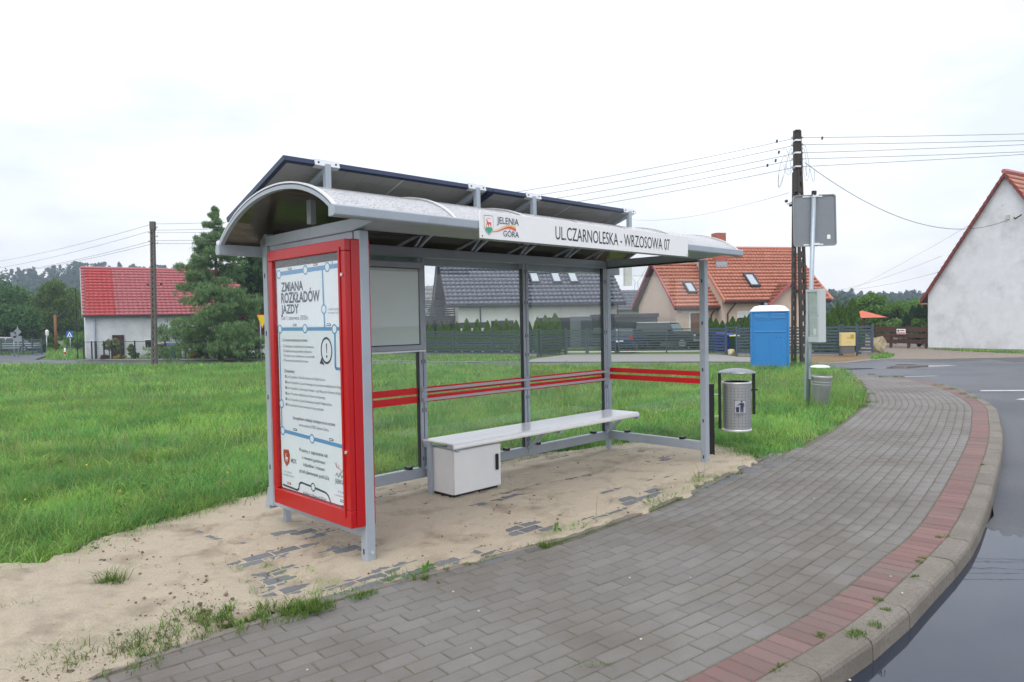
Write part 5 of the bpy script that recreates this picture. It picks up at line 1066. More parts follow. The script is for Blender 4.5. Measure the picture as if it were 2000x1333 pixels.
# porch gable
pa = oh.onfront(1541, 553, -.3); pl0 = oh.onfront(1516, 590, -.3); hwp = 1.75; px_ = pa[0]; pz = pa[2]; pe = pz-1.55
oh.part('porch_wall', MB().prism([(px_-hwp+.3, -.3, 0), (px_+hwp-.3, -.3, 0), (px_+hwp-.3, -.3, pe+.2), (px_, -.3, pz-.15), (px_-hwp+.3, -.3, pe+.2)], (0, 2.5, 0)), M_cream)
v_ = np.array([hwp, 0, pz-pe]); oh.roofplane((px_-hwp, -.6, pe), (0, 3.4, 0), v_, 12, 7, M_tile_old, 'porch_roof'); oh.roofplane((px_+hwp, -.6, pe), (0, 3.4, 0), v_*[-1, 1, 1], 12, 7, M_tile_old, 'porch_roof')
oh.part('porch_verge', MB().prism([(px_-hwp, -.66, pe-.1), (px_, -.66, pz-.1), (px_+hwp, -.66, pe-.1), (px_+hwp, -.66, pe+.1), (px_, -.66, pz+.12), (px_-hwp, -.66, pe+.1)], (0, .06, 0)), M_tile_r)
oh.part('porch_lamp', MB().lathe([(.05, 0), (.1, .1), (.08, .3), (.01, .35)], (px_+.2, -.42, pe+.35), 8), M_black)
# garage wing with its own gable
A0 = P(1318, 600, 50); wg = oh.loc([A0[0], A0[1], A0[2]]); wx, wy, wz = wg; Wd = 7.4; wr = wz+3.35; wl = -wx+.2
oh.part('wing_wall', MB().prism([(wx+.35, wy+.45, 0), (wx+.35, wy+Wd-.45, 0), (wx+.35, wy+Wd-.45, wz+.25), (wx+.35, wy+Wd/2, wr-.25), (wx+.35, wy+.45, wz+.25)], (wl, 0, 0)), M_cream)
E0 = np.array([wx, wy, wz]); Vv = np.array([0, Wd/2, wr-wz]); Uv = np.array([wl+.1, 0, 0]); oh.roofplane(E0, Uv, Vv, 17, 13, M_tile_o, 'wing_roof', wave=.04, lift=.15); oh.roofplane(E0+[0, Wd, 0], Uv, Vv*[1, -1, 1], 10, 6, M_tile_o, 'wing_roof')
for s, E_ in ((1, E0), (-1, E0+[0, Wd, 0])): oh.part('wing_roof_deck', MB().prism([(E_[0], E_[1], E_[2]-.22), (E_[0], E_[1]+s*Wd/2, wr-.22), (E_[0], E_[1]+s*Wd/2, wr-.02), (E_[0], E_[1], E_[2]-.02)], (Uv[0], 0, 0)), M_brown)
oh.part('wing_verge', MB().prism([(wx-.08, wy-.05, wz-.1), (wx-.08, wy+Wd/2, wr-.1), (wx-.08, wy+Wd+.05, wz-.1), (wx-.08, wy+Wd+.05, wz+.12), (wx-.08, wy+Wd/2, wr+.14), (wx-.08, wy-.05, wz+.12)], (.1, 0, 0)), M_tile_r)
oh.box('wing_gutter', (wx, wy-.13, wz-.13), (wx+wl, wy-.005, wz-.01), M_brown)
a = oh.loc(hit(1358, 563, oh.o+R@E0, R@np.cross(Uv, Vv))); oh.skylight(1346, 566, E0, Uv, Vv, .55, 1.0)
n_w = np.array([-oh.sa, oh.ca, 0]); dA = oh.onfront(1348, 612, wy+.45); dB = oh.onfront(1376, 612, wy+.45)
dr = oh.box('door_frame', (dA[0]-.12, wy+.40, 0), (dB[0]+.12, wy+.448, dA[2]+.12), M_pvc); oh.box('garage_door', (dA[0], wy+.36, 0), (dB[0], wy+.399, dA[2]), mat('brown_wood', (.16, .075, .04), rough=.6), dr)
oh.part('downpipe', MB().tube([(-.3, wy, wz-.15), (-.5, wy+.3, wz-.6), (-.5, wy+.38, .1)], .055, 8), M_brown)
sn = oh.onfront(1335, 610, wy+.44); s_ = oh.box('name_plate', (sn[0]-.1, wy+.42, sn[2]-.04), (sn[0]+.6, wy+.444, sn[2]+.06), M_pvc)
# red barn, left ---------------------------------------------------------------
ba = math.radians(31); B0 = P(161, 617, 49); bn = House('barn', 'long white barn with large pinkish red tiled roof behind the wire fence', 'barn', (B0[0], B0[1]), ba, ZB-.05)
ez = B0[2]-ZB+.05; rz_ = ez+3.5; hd_ = 4.6; L = 16
bn.box('wall', (.15, .2, 0), (L, 2*hd_, ez), M_oldw); bn.part('gable_wall', MB().prism([(.15, .2, ez), (.15, 2*hd_, ez), (.15, hd_, rz_-.1)], (L-.2, 0, 0)), M_oldw)
E0 = np.array([0, 0, ez]); Vv = np.array([0, hd_, rz_-ez]); bn.roofplane(E0+[2.0, 0, 0], (L-2, 0, 0), Vv, 46, 16, M_tile_r, wave=.012, lift=.09); bn.roofplane(E0+[.25, 0, 0], (1.75, 0, 0), Vv, 6, 16, M_tile_rn, 'renewed_roof_strip', wave=.012, lift=.09); bn.roofplane(E0+[0, 0, 0], (.25, 0, 0), Vv, 1, 15, M_tile_r, 'verge_tiles', lift=.08)
bn.roofplane(E0+[0, 2*hd_, 0], (L, 0, 0), Vv*[1, -1, 1], 20, 6, M_tile_r)
bn.part('ridge', MB().tube([(0, hd_, rz_+.06), (L*.3, hd_, rz_+.03), (L*.6, hd_, rz_), (L, hd_, rz_+.03)], .12, 8), M_tile_r); bn.box('gutter', (0, -.14, ez-.12), (L, -.005, ez+.01), M_gut)
bn.part('barge_board', MB().prism([(-.05, 0, ez-.15), (-.05, hd_, rz_-.15), (-.05, hd_, rz_+.08), (-.05, 0, ez+.08)], (.06, 0, 0)), mat('pale_board', (.35, .33, .33), rough=.8))
d0 = bn.onfront(219, 655, .2); d1 = bn.onfront(242, 655, .2); dd = bn.box('door', (d0[0], .12, 0), (d1[0], .19, d0[2]), mat('dark_brown_door', (.055, .025, .022), rough=.6)); bn.box('door_leaf', (d0[0]+.05, .10, .05), ((d0[0]+d1[0])/2-.02, .119, d0[2]-.05), MATS['dark_brown_door'], dd); bn.box('door_leaf', ((d0[0]+d1[0])/2+.02, .10, .05), (d1[0]-.05, .119, d0[2]-.05), MATS['dark_brown_door'], dd)
d0 = bn.onfront(281, 663, .2); d1 = bn.onfront(299, 681, .2); bn.window(d0[0], d1[0], d1[2], d0[2], y=.2, mull=0, fr=M_pvc)
bn.part('downpipe', MB().tube([(.7, -.05, ez-.15), (.7, .1, ez-.4), (.7, .1, .1)], .06, 8), M_galv)
cq = bn.loc(P(366, 524, 58)); bn.box('chimney', (cq[0]-.5, hd_+.3, rz_-.3), (cq[0]+.5, hd_+1.2, rz_+.35), M_gut)
bn.part('power_mast', MB().tube([(-.35, .3, 0), (-.35, .3, ez+1.9)], .035, 6), M_black)
# building behind the larch
q = P(455, 640, 58); hb = simple_house('white building with red roof half hidden behind the larch', (q[0], q[1]), math.radians(20), 9, 8, 3.0, 7.2, M_oldw, M_tile_r, nu=24, nv=12); hb.window(1.0, 2.0, .8, 2.2, fr=M_galv); hb.window(4, 5, .8, 2.2)
# white gable house on the right ------------------------------------------------
K0 = T(1812.5, 681.5, -.1); K1d = np.array([.545, -.838]); K0 = np.array([K0[0], K0[1]]); 
wa = math.atan2(K1d[1], K1d[0]); wh = House('house', 'tall white plastered gable house with red tile verge at the right edge', 'house', tuple(K0), wa, -.6+.02)
ap = wh.onfront(1965, 338); ev = wh.onfront(1812, 571); hw_ = ap[0]; rz_ = ap[2]; ez = ev[2]; L = 12
wh.part('gable_wall', MB().prism([(0, 0, 0), (2*hw_, 0, 0), (2*hw_, 0, ez), (hw_, 0, rz_-.12), (0, 0, ez)], (0, L, 0)), M_pl)
sl = (rz_-ez)/hw_; nrm = math.hypot(hw_, rz_-ez); nt_ = 22
for s in (-1, 1):
    x_e = hw_+s*(hw_+.35); z_e = ez-.35*sl; V_ = np.array([-s*(hw_+.35), 0, rz_-z_e]); wh.roofplane((x_e, -.22, z_e), (0, L+.3, 0), V_, 36, nt_, M_tile_r if s < 0 else M_tile_o, wave=.03, lift=.06)
    wh.part('roof_deck', MB().prism([(x_e, -.12, z_e-.12), (hw_, -.12, rz_-.12), (hw_, -.12, rz_-.01), (x_e, -.12, z_e-.01)], (0, L, 0)), M_brown)
    for k in range(26):     # verge tiles one by one
        f0, f1 = k/26, (k+1)/26+.012; a = Vector((x_e+V_[0]*f0, -.25, z_e+V_[2]*f0)); b = Vector((x_e+V_[0]*f1, -.25, z_e+V_[2]*f1)); dn = Vector((0, 0, -.20)); li = Vector((0, 0, .055))
        mb = MB(); mb.prism([a+dn, b+dn*1.0, b+Vector((0, 0, .01)), a+li], (0, .14, 0)); wh.part('verge_tile', mb, mat('verge_brown_red', (.22, .045, .03), rough=.6, rv=.2))
for k in range(30): wh.part('ridge_tile', MB().tube([(hw_, -.28+k*.4, rz_+.06), (hw_, -.28+k*.4+.41, rz_+.085)], [.13, .15], 8), M_tile_r)
wh.box('eave_board', (-.42, -.2, ez-.35*sl-.2), (.02, .3, ez-.35*sl-.12), mat('raw_wood', (.35, .2, .1), rough=.8))
wh.box('wall_base', (-.03, -.03, -.1), (2*hw_+.03, -.002, .06), M_conc)
fx = wh.onfront(1969, 425); wh.box('meter_box', (fx[0]-.08, -.1, fx[2]-.12), (fx[0]+.08, -.002, fx[2]+.12), mat('beige_plastic', (.5, .48, .4))); wh.part('cable_anchor', MB().tube([(fx[0]+.3, -.02, fx[2]-.05), (fx[0]+.45, -.25, fx[2]-.15), (fx[0]+.75, -.2, fx[2]+.05)], .035, 6), M_black)

# ------------------------------------------------------------------ fences
M_fence = mat('anthracite_fence', (.050, .080, .088), rough=.45, rv=.06); M_fence_b = mat('blue_grey_fence', (.058, .088, .13), rough=.45, rv=.06)
def slat_fence(name, label, cat, a, b, posts, zlo, zhi, nsl, m, sh=None, post_h=None, plow=None, gap=.07, first=0, grp=None, pw=.09):
    """a,b world xy ends; posts fractions along"""
    a = Vector((a[0], a[1], 0)); b = Vector((b[0], b[1], 0)); d = b-a; L = d.length; t = thing(name, label, cat, (a.x, a.y, 0), math.atan2(d.y, d.x), grp)
    for f in posts: part('post', MB().box((f*L-pw/2, -.04, plow if plow is not None else zlo-.2), (f*L+pw/2, .04, zhi+.03)), m, t)
    pitch = (zhi-zlo)/nsl
    for i in range(len(posts)-1):
        x0, x1 = posts[i]*L+pw/2+.01, posts[i+1]*L-pw/2-.01; k0 = first if not isinstance(first, dict) else first.get(i, 0)
        for k in range(k0, nsl): part('slat', MB().box((x0, -.012, zlo+k*pitch), (x1, .012, zlo+(k+1)*pitch-gap)), m, t)
    return t
zl, zh = -.50, 1.0
fA = P(735, 690, 49); fB = P(896, 688, 47.2); fC = P(969, 690, 45.8); fD = P(1050, 696, 44)
def fr(p, a, b): return float(np.linalg.norm(np.array(p[:2])-a[:2])/np.linalg.norm(b[:2]-a[:2]))
f1 = slat_fence('slat_fence', 'long green grey horizontal slat fence behind the back panes of the shelter', 'fence', fA, fD, [0, .25, fr(fB, fA, fD), fr(fC, fA, fD), 1], zl, zh, 9, M_fence)
part('fence_plinth', MB().box((0, -.03, -.68), (math.hypot(fD[0]-fA[0], fD[1]-fA[1]), .03, zl-.01)), M_conc, f1)
fE = P(1104, 690, 45.4); slat_fence('slat_fence', 'short slanted slat fence panel left of the wicket gates', 'fence', fD+np.array([.15, .05, 0]), fE, [0.03, 1], zl, zh, 9, M_fence)
g0 = P(1106, 690, 45); g1 = P(1146, 690, 44.6); g2 = P(1181, 690, 44.4); g3 = P(1203, 690, 44.2)
def gate(label, a, b, nsl=8, mid=()):
    t = slat_fence('gate', label, 'gate', a, b, [0.02]+list(mid)+[.98], zl+.12, zh-.03, nsl, M_fence, gap=.075, plow=-.58, pw=.08)
    L = math.hypot(b[0]-a[0], b[1]-a[1]); part('bottom_bar', MB().box((0.08, -.02, -.50), (L-.08, .02, -.43)), M_silver, t); return t
gate('narrow slatted wicket gate with silver bottom bar, leftmost of the gates', g0, g1)
gate('second slatted gate leaf with letter box, just right of the wicket gate', g1+np.array([.06, 0, 0]), g3)
part('letter_box', MB().box((0, 0, 0), (.45, .2, .35)), M_fence, None).location = tuple(P(1160, 652, 44.3)); bpy.data.objects['letter_box']['label'] = 'small dark letter box mounted on the gate post beside the wicket gate'; bpy.data.objects['letter_box']['category'] = 'letter box'
g4 = P(1380, 690, 43.0)
gate('long open slatted sliding gate in front of the parked cars', g3+np.array([.08, 0, 0]), g4, 9, (.56,))
h0 = P(1382, 690, 42.6); h1 = P(1418, 694, 40.8); slat_fence('slat_fence', 'slanted dark blue slat fence panel right of the sliding gate', 'fence', h0, h1, [0.02, 1], zl, zh-.02, 9, M_fence_b)
h2_ = P(1419, 690, 44); h3_ = P(1444, 690, 44); slat_fence('slat_fence', 'short recessed slat fence panel behind the wheelie bins', 'fence', h2_, h3_, [0, 1], zl, zh, 9, M_fence_b)
h4_ = P(1439, 697, 40.2); h5_ = P(1466, 697, 39.8); h6_ = P(1640, 690, 38); f5 = slat_fence('slat_fence', 'dark blue slat fence behind the portable toilet and the utility pole', 'fence', h4_, h6_, [0, fr(h5_, h4_, h6_), .45, .70, 1], zl, zh, 9, M_fence_b)
part('fence_plinth', MB().box((0, -.03, -.66), (math.hypot(h6_[0]-h4_[0], h6_[1]-h4_[1]), .03, zl-.01)), M_conc, f5)
h7 = P(1670, 690, 37.4); h8 = P(1704, 690, 37.0); f6 = slat_fence('slat_fence', 'dark blue slat fence end panel with gas box in front of the tall thujas', 'fence', h6_+np.array([.12, 0, 0]), h8, [0, fr(h7, h6_, h8), 1], zl, zh+.02, 9, M_fence_b, first={0: 5, 1: 0}, plow=-.66)
part('fence_plinth', MB().box((1.0, -.2, -.66), (1.75, .1, -.42)), M_conc, f6); part('kerb_slab', MB().box((.95, -.9, -.64), (1.7, -.45, -.56)), M_conc, f6)
q = P(1655, 689, 36.9); gb = thing('gas_box', 'cream yellow gas meter box on a grey base in front of the slat fence', 'meter box', (q[0], q[1], q[2]), 0)
zt1 = float(P(1655, 650, 36.9)[2]-q[2]); zm_ = float(P(1655, 676, 36.9)[2]-q[2]); hwb = .36
M_gasy = mat('cream_yellow_plastic', (.68, .55, .24), rough=.5)
part('base', MB().box((-hwb+.03, -.1, -.05), (hwb-.03, .1, zm_)), mat('grey_base', (.13, .13, .13), rough=.7), gb, bevel=.01); part('cabinet', MB().box((-hwb, -.13, zm_), (hwb, .13, zt1)), M_gasy, gb, bevel=.015)
put_text('GAZ', .16, .08, mat('print_ochre', (.25, .18, .05)), gb, frame((-.08, -.1335, zm_+.38), (1, 0, 0), (0, 0, 1)), bold=.01); part('warning_sticker', MB().poly([(.1, -.134, zt1-.32), (.28, -.134, zt1-.32), (.28, -.134, zt1-.1), (.1, -.134, zt1-.1)]), mat('ochre_sticker', (.45, .33, .05)), gb)
put_text('TEL. 992', .2, .03, MATS['print_ochre'], gb, frame((-.10, -.1335, zm_+.18), (1, 0, 0), (0, 0, 1)))
# boulders
def boulder(label, p, r, seed, sc=(1, .8, 1.1), col=(.42, .36, .24)):
    bm = bmesh.new(); bmesh.ops.create_icosphere(bm, subdivisions=3, radius=r); rr_ = random.Random(seed); ds = [(Vector((rr_.gauss(0, 1), rr_.gauss(0, 1), rr_.gauss(0, 1))).normalized(), rr_.uniform(.45, .82)) for _ in range(14)]
    for v in bm.verts:
        for d_, k in ds:
            e_ = v.co.dot(d_)-k*r
            if e_ > 0: v.co -= d_*e_*.97
        v.co = Vector((v.co.x*sc[0], v.co.y*sc[1], v.co.z*sc[2]))
    me = bpy.data.meshes.new('boulder'); bm.to_mesh(me); bm.free(); me.materials.append(mat('boulder_stone', (.42, .36, .24), rough=.95, nvar=.4, nscale=3, col2=(.16, .13, .09), sp2=(.48, .6), bump=1, bscale=6)); o = obj('boulder', me, None, tuple(p)); tag(o, label, 'boulder'); return o
boulder('tall pale yellowish boulder at the end of the slat fence', P(1716, 676, 37.8), .46, 3, (.95, .8, 1.25)); boulder('small pale boulder in front of the green wheelie bin', P(1429, 688, 40.3), .32, 5, (1, .8, .85)).scale = (1, 1, 1)
# brown wooden fence by the yard
bf0 = P(1703, 672, 46.5); bf1 = P(1811, 674, 43.7); M_bw = mat('dark_brown_wood', (.075, .035, .028), rough=.8, rv=.15, nvar=.2)
a = Vector(bf0[:2]); b = Vector(bf1[:2]); Lf = (b-a).length; bfn = thing('wooden_fence', 'low dark brown wooden rail fence beside the white gable wall', 'fence', (a.x, a.y, 0), math.atan2(b.y-a.y, b.x-a.x))
for x in (0, .3, Lf*.36, Lf*.68, Lf-.05): part('post', MB().box((x-.07, -.06, -.65), (x+.07, .06, .78)), M_bw, bfn)
for z0_, z1_ in ((.42, .72), (.05, .28), (-.3, -.07)): part('rail', MB().box((.3, -.10, z0_), (Lf, -.062, z1_)), M_bw, bfn)
part('fence_plinth', MB().box((.2, -.05, -.65), (Lf, .05, -.5)), M_conc, bfn)
q = P(1760, 648, 44.6); sg = thing('sign', 'small white and red notice board on the brown wooden fence', 'sign', (q[0], q[1], q[2]), bfn.rotation_euler.z)
part('board', MB().box((-.27, -.01, -.16), (.27, .01, .16)), M_white, sg); part('red_strip', MB().box((-.25, -.013, -.14), (.25, -.0105, -.05)), mat('pale_red', (.65, .15, .15)), sg); part('print', MB().box((-.22, -.013, 0), (-.1, -.0105, .1)), M_navy, sg); part('print', MB().box((-.06, -.013, .03), (.2, -.0105, .08)), M_navy, sg)
for k in range(9):
    o = boulder(ORD[k]+' pale stone from the left behind the brown wooden fence', P(1722+k*9.5+rnd.uniform(-2, 2), 655+rnd.uniform(-3, 4)+(5 if k % 2 else 0), 48), .28, 20+k); o['group'] = 'stones behind the wooden fence'
# wheelie bins
def wheelie(label, p, m, ml, s=1., rz=0.):
    t = thing('wheelie_bin', label, 'wheelie bin', tuple(p), rz, None); mb = MB(); vs = [(-.24, -.28, .05), (.24, -.28, .05), (.24, .25, .05), (-.24, .25, .05), (-.29, -.36, .98), (.29, -.36, .98), (.29, .33, .98), (-.29, .33, .98)]
    mb.add(vs, [(0, 3, 2, 1), (4, 5, 6, 7), (0, 1, 5, 4), (1, 2, 6, 5), (2, 3, 7, 6), (3, 0, 4, 7)]); part('bin_body', mb, m, t, bevel=.02)
    part('rim', MB().box((-.31, -.38, .95), (.31, .35, .99)), m, t, bevel=.01); mb = MB(); mb.prism([(-.3, -.40, .992), (-.3, .36, .992), (-.3, .33, 1.09), (-.3, -.2, 1.07), (-.3, -.38, 1.02)], (.6, 0, 0)); part('lid', mb, ml, t, bevel=.01)
    part('handle', MB().tube([(-.25, .40, 1.02), (.25, .40, 1.02)], .018, 8), ml, t)
    for x in (-.24, .24): part('wheel', MB().tube([(x-.03, .24, .1), (x+.03, .24, .1)], .1, 14), M_black, t)
    t.scale = (s, s, s); return t
M_wb = mat('blue_bin', (.015, .045, .30), rough=.45); M_wg = mat('green_bin', (.012, .05, .03), rough=.45); M_wy = mat('yellow_lid', (.62, .60, .05), rough=.45); M_wbr = mat('dark_brown_bin', (.04, .028, .028), rough=.5); M_wgl = mat('leaf_green_bin', (.05, .14, .05), rough=.5)
wheelie('dark blue wheelie bin behind the slanted fence panel right of the sliding gate', (P(1405, 688, 43)[0], 43, -.58), M_wb, M_wb, 1.15, .1); wheelie('blue wheelie bin beside the green yellow lidded one', (P(1420, 688, 42.3)[0], 42.3, -.58), M_wb, M_wb, 1.05, .1); wheelie('dark green wheelie bin with yellow lid behind the small boulder', (P(1430, 688, 42.2)[0], 42.2, -.58), M_wg, M_wy, 1.0, .1)
for lab, px, m, ml, Y in (('blackish brown wheelie bin, leftmost by the barn wall', 320, M_wbr, M_wbr, 48.5), ('dark grey wheelie bin half behind the blue one by the barn', 328, M_wg, M_wbr, 49), ('blue wheelie bin in the row by the barn', 337, M_wb, M_wb, 48.2), ('green wheelie bin with dark lid at the right end of the row by the barn', 345, M_wgl, M_wg, 48.4)):
    wheelie(lab, (P(px, 695, Y)[0], Y, -.6), m, ml, .95, rnd.uniform(-.2, .2))
# cars
M_tyre = mat('tyre', (.015, .015, .015), rough=.8); M_rim = mat('wheel_rim', (.35, .36, .38), rough=.3, metal=.6); M_cg = mat('car_glass', (.03, .045, .055), rough=.04, spec=.9)
def car(name, label, cat, p, rz, prof, cabin, Wd, m, wheels, wr=.33, head=None, windows=(), tail_col=None, roofm=None):
    t = thing(name, label, cat, p, rz); mb = MB(); mb.prism([(x, -Wd/2, z) for x, z in prof], (0, Wd, 0)); part('car_body', mb, m, t, bevel=.04)
    n = len(cabin); inset = .14; vs = []
    for s in (-1, 1):
        for x, z in cabin: vs.append((x, s*(Wd/2-.02-(inset if z > min(c[1] for c in cabin)+.1 else 0)), z))
    mb = MB(); mb.add(vs, [tuple(range(n)), tuple(range(2*n-1, n-1, -1))]+[(i, n+i, n+(i+1) % n, (i+1) % n) for i in range(n)]); cbn = part('cabin', mb, roofm or m, t, bevel=.03)
    for w_ in windows:
        for s in ((-1, 1) if not isinstance(w_[0], tuple) else (0,)):
            if s:
                x0, x1, z0, z1 = w_; zb_ = min(c[1] for c in cabin); zt__ = max(c[1] for c in cabin)
                yy = lambda z: s*(Wd/2-.012-inset*max(0, (z-zb_))/(zt__-zb_)*1.0)
                sk = .5; part('side_window', MB().poly([(x0-.0, yy(z0), z0), (x1, yy(z0), z0), (x1-.05, yy(z1), z1), (x0+.05, yy(z1), z1)]), M_cg, t)
            else:
                (xa, za), (xb, zb2) = w_[0], w_[1]; ya = Wd/2-.12; yb = Wd/2-.22; off = w_[2]; part('windscreen', MB().poly([(xa+off, -ya, za), (xa+off, ya, za), (xb+off, yb, zb2), (xb+off, -yb, zb2)]), M_cg if len(w_) == 3 else w_[3], t)
    for x in wheels:
        for s in (-1, 1):
            wv_ = part('wheel', MB().tube([(x, s*(Wd/2-.2), wr), (x, s*(Wd/2+.01), wr)], wr, 20), M_tyre, t); part('rim', MB().tube([(x, s*(Wd/2+.011), wr), (x, s*(Wd/2+.018), wr)], wr*.62, 14), M_rim, wv_)
    return t
M_cb = mat('blue_car_paint', (.012, .035, .13), rough=.25, coat=.8); M_cd = mat('dark_grey_car_paint', (.03, .035, .04), rough=.25, coat=.8); M_tailr = mat('tail_lamp_red', (.55, .03, .03), rough=.3); M_headw = mat('head_lamp', (.75, .78, .8), rough=.15)
c1 = P(1228, 680, 49); cz = -.6
cA_ = car('parked_car', 'blue hatchback parked behind the sliding gate beside the dark pickup', 'car', (c1[0], 48.5, cz), math.radians(62), [(-2.0, .3), (2.0, .3), (2.05, .62), (1.85, .82), (.95, .95), (-1.85, .98), (-2.05, .75)], [(-1.8, .96), (1.0, .94), (.35, 1.42), (-1.2, 1.47), (-1.6, 1.35)], 1.72, M_cb, (-1.25, 1.25), windows=((-1.4, -.3, 1.0, 1.36), (-.25, .6, 1.0, 1.34), ((-1.84, 1.0), (-1.63, 1.34), -.02), ((.98, .97), (.40, 1.38), .03)))
for s in (-1, 1):
    part('tail_lamp', MB().box((-2.06, s*.75-.1, .8), (-1.84, s*.75+.1, 1.12)), M_tailr, cA_, bevel=.02); part('headlight', MB().box((1.86, s*.66-.14, .62), (2.06, s*.66+.14, .76)), M_headw, cA_, bevel=.02)
part('number_plate', MB().box((-2.07, -.26, .62), (-2.052, .26, .73)), M_white, cA_); part('bumper', MB().box((-2.1, -.8, .3), (-2.0, .8, .5)), M_cb, cA_, bevel=.03)
c2 = P(1303, 680, 49.5)
cB_ = car('parked_car', 'dark boxy off-road pickup with pale roof parked behind the sliding gate', 'off-road car', (c2[0]+.1, 49.6, cz), math.radians(-38), [(-2.2, .5), (2.15, .5), (2.2, .75), (2.15, 1.08), (.75, 1.15), (-2.2, 1.12)], [(-2.1, 1.12), (.75, 1.14), (.45, 1.78), (-2.0, 1.80)], 1.86, M_cd, (-1.45, 1.45), wr=.42, roofm=M_cd, windows=((-2.0, -1.15, 1.2, 1.68), (-1.05, -.3, 1.2, 1.68), (-.22, .42, 1.2, 1.68), ((.75, 1.17), (.47, 1.72), .03, mat('pale_windscreen', (.25, .33, .36), rough=.1, spec=.8))))
part('roof_panel', MB().box((-2.02, -.75, 1.80), (.46, .75, 1.86)), mat('pale_roof', (.5, .55, .56), rough=.35), cB_, bevel=.02)
for s in (-1, 1):
    part('headlight', MB().tube([(2.19, s*.6, .93), (2.23, s*.6, .93)], .11, 16), M_headw, cB_); part('wheel_arch', MB().box((.95, s*.93-.12, .86), (2.0, s*.93+.12, .94)), M_black, cB_, bevel=.03); part('wheel_arch', MB().box((-1.95, s*.93-.12, .86), (-.95, s*.93+.12, .94)), M_black, cB_, bevel=.03); part('mirror', MB().box((.5, s*1.02-.1, 1.2), (.6, s*1.02+.1, 1.4)), M_black, cB_)
for k in range(7): part('grille_slot', MB().box((2.2, -.36+k*.11, .8), (2.215, -.30+k*.11, 1.03)), M_black, cB_)
part('bumper', MB().box((2.2, -.85, .5), (2.38, .85, .68)), mat('bumper_grey', (.25, .26, .27), rough=.4), cB_, bevel=.03); part('number_plate', MB().box((2.381, -.26, .55), (2.39, .26, .66)), M_white, cB_); part('bonnet_slab', MB().box((.8, -.8, 1.12), (2.1, .8, 1.17)), M_cd, cB_, bevel=.03)  # bonnet: raised slab in the body paint
q = T(3, 691, -.1); c3 = car('parked_car', 'silver grey car parked at the far left behind the dark fence', 'car', (q[0]-1, q[1]+3, -.6), math.radians(10), [(-2.1, .3), (2.1, .3), (2.15, .62), (1.9, .82), (.95, .95), (-1.85, .98), (-2.1, .75)], [(-1.8, .96), (1.0, .94), (.35, 1.42), (-1.2, 1.47)], 1.72, mat('silver_car_paint', (.35, .38, .40), rough=.25, coat=.8), (-1.25, 1.25), windows=((-1.4, -.3, 1.0, 1.36), (-.25, .6, 1.0, 1.34)))

# thujas behind the fences
lst = [(840, 632), (860, 632), (874, 630), (892, 630), (911, 624), (932, 625), (952, 628), (969, 626), (989, 624), (1008, 627), (1031, 626), (1050, 621), (1065, 618), (1073, 622), (1084, 614)]
for i, (px, py) in enumerate(lst):
    Y = 49.8-(px-840)/244*3.2; top_ = P(px, py, Y); thuja((top_[0], Y, -.6), top_[2]+.6, .19 if i < 12 else .21, ORD[i]+' young thuja from the left in the row behind the long slat fence', 'thujas behind the long slat fence', THD, i)
for i, (px, py) in enumerate([(1387, 622), (1398, 624), (1411, 628), (1421, 629), (1431, 620), (1442, 624), (1455, 619), (1464, 615)]):
    Y = 46; top_ = P(px, py, Y); thuja((top_[0], Y, -.6), top_[2]+.6, .20, ORD[i]+' small thuja from the left in front of the cream house', 'thujas before the cream house', THD, i)
for i, (px, py, Y, fa) in enumerate([(1600, 612, 41, .2), (1610, 606, 42, .16), (1618, 612, 41, .2), (1627, 603, 42, .14), (1637, 592, 42.5, .14), (1646, 597, 43, .14), (1655, 600, 42, .16), (1665, 585, 41.5, .17), (1672, 596, 43, .14), (1648, 612, 41, .2), (1630, 616, 40.8, .24)]):
    top_ = P(px, py, Y); thuja((top_[0], Y, -.6), top_[2]+.6, fa, ['leftmost thuja behind the right slat fence, next to the timetable box', 'second thuja behind the right slat fence', 'third thuja behind the right slat fence', 'slender tall thuja, fourth behind the right slat fence', 'tall thuja left of the tallest one', 'thuja just left of the tallest thuja', 'thuja standing close behind the tallest one', 'tallest thuja, rightmost but one above the gas box', 'rightmost thuja beside the gazebo roof', 'low wide thuja above the gas box', 'low broad thuja in the middle of the group'][i], 'tall thujas behind the right slat fence', THD, i)
for i, (px, py, Y) in enumerate([(1782, 600, 52), (1795, 596, 52), (1807, 594, 51), (1770, 612, 53), (1788, 604, 51)]):
    top_ = P(px, py, Y); thuja((top_[0], Y, -.6), top_[2]+.6, .17, ['dark thuja, middle of the group by the white gable', 'dark thuja second from the white gable wall', 'dark thuja nearest to the white gable wall', 'dark lower thuja farthest from the white gable', 'dark thuja between the middle and the second by the gable'][i], 'dark thujas by the white gable', [thuja_mesh(30+i, .3, 'thuja_d', 1500, .07)], 0)
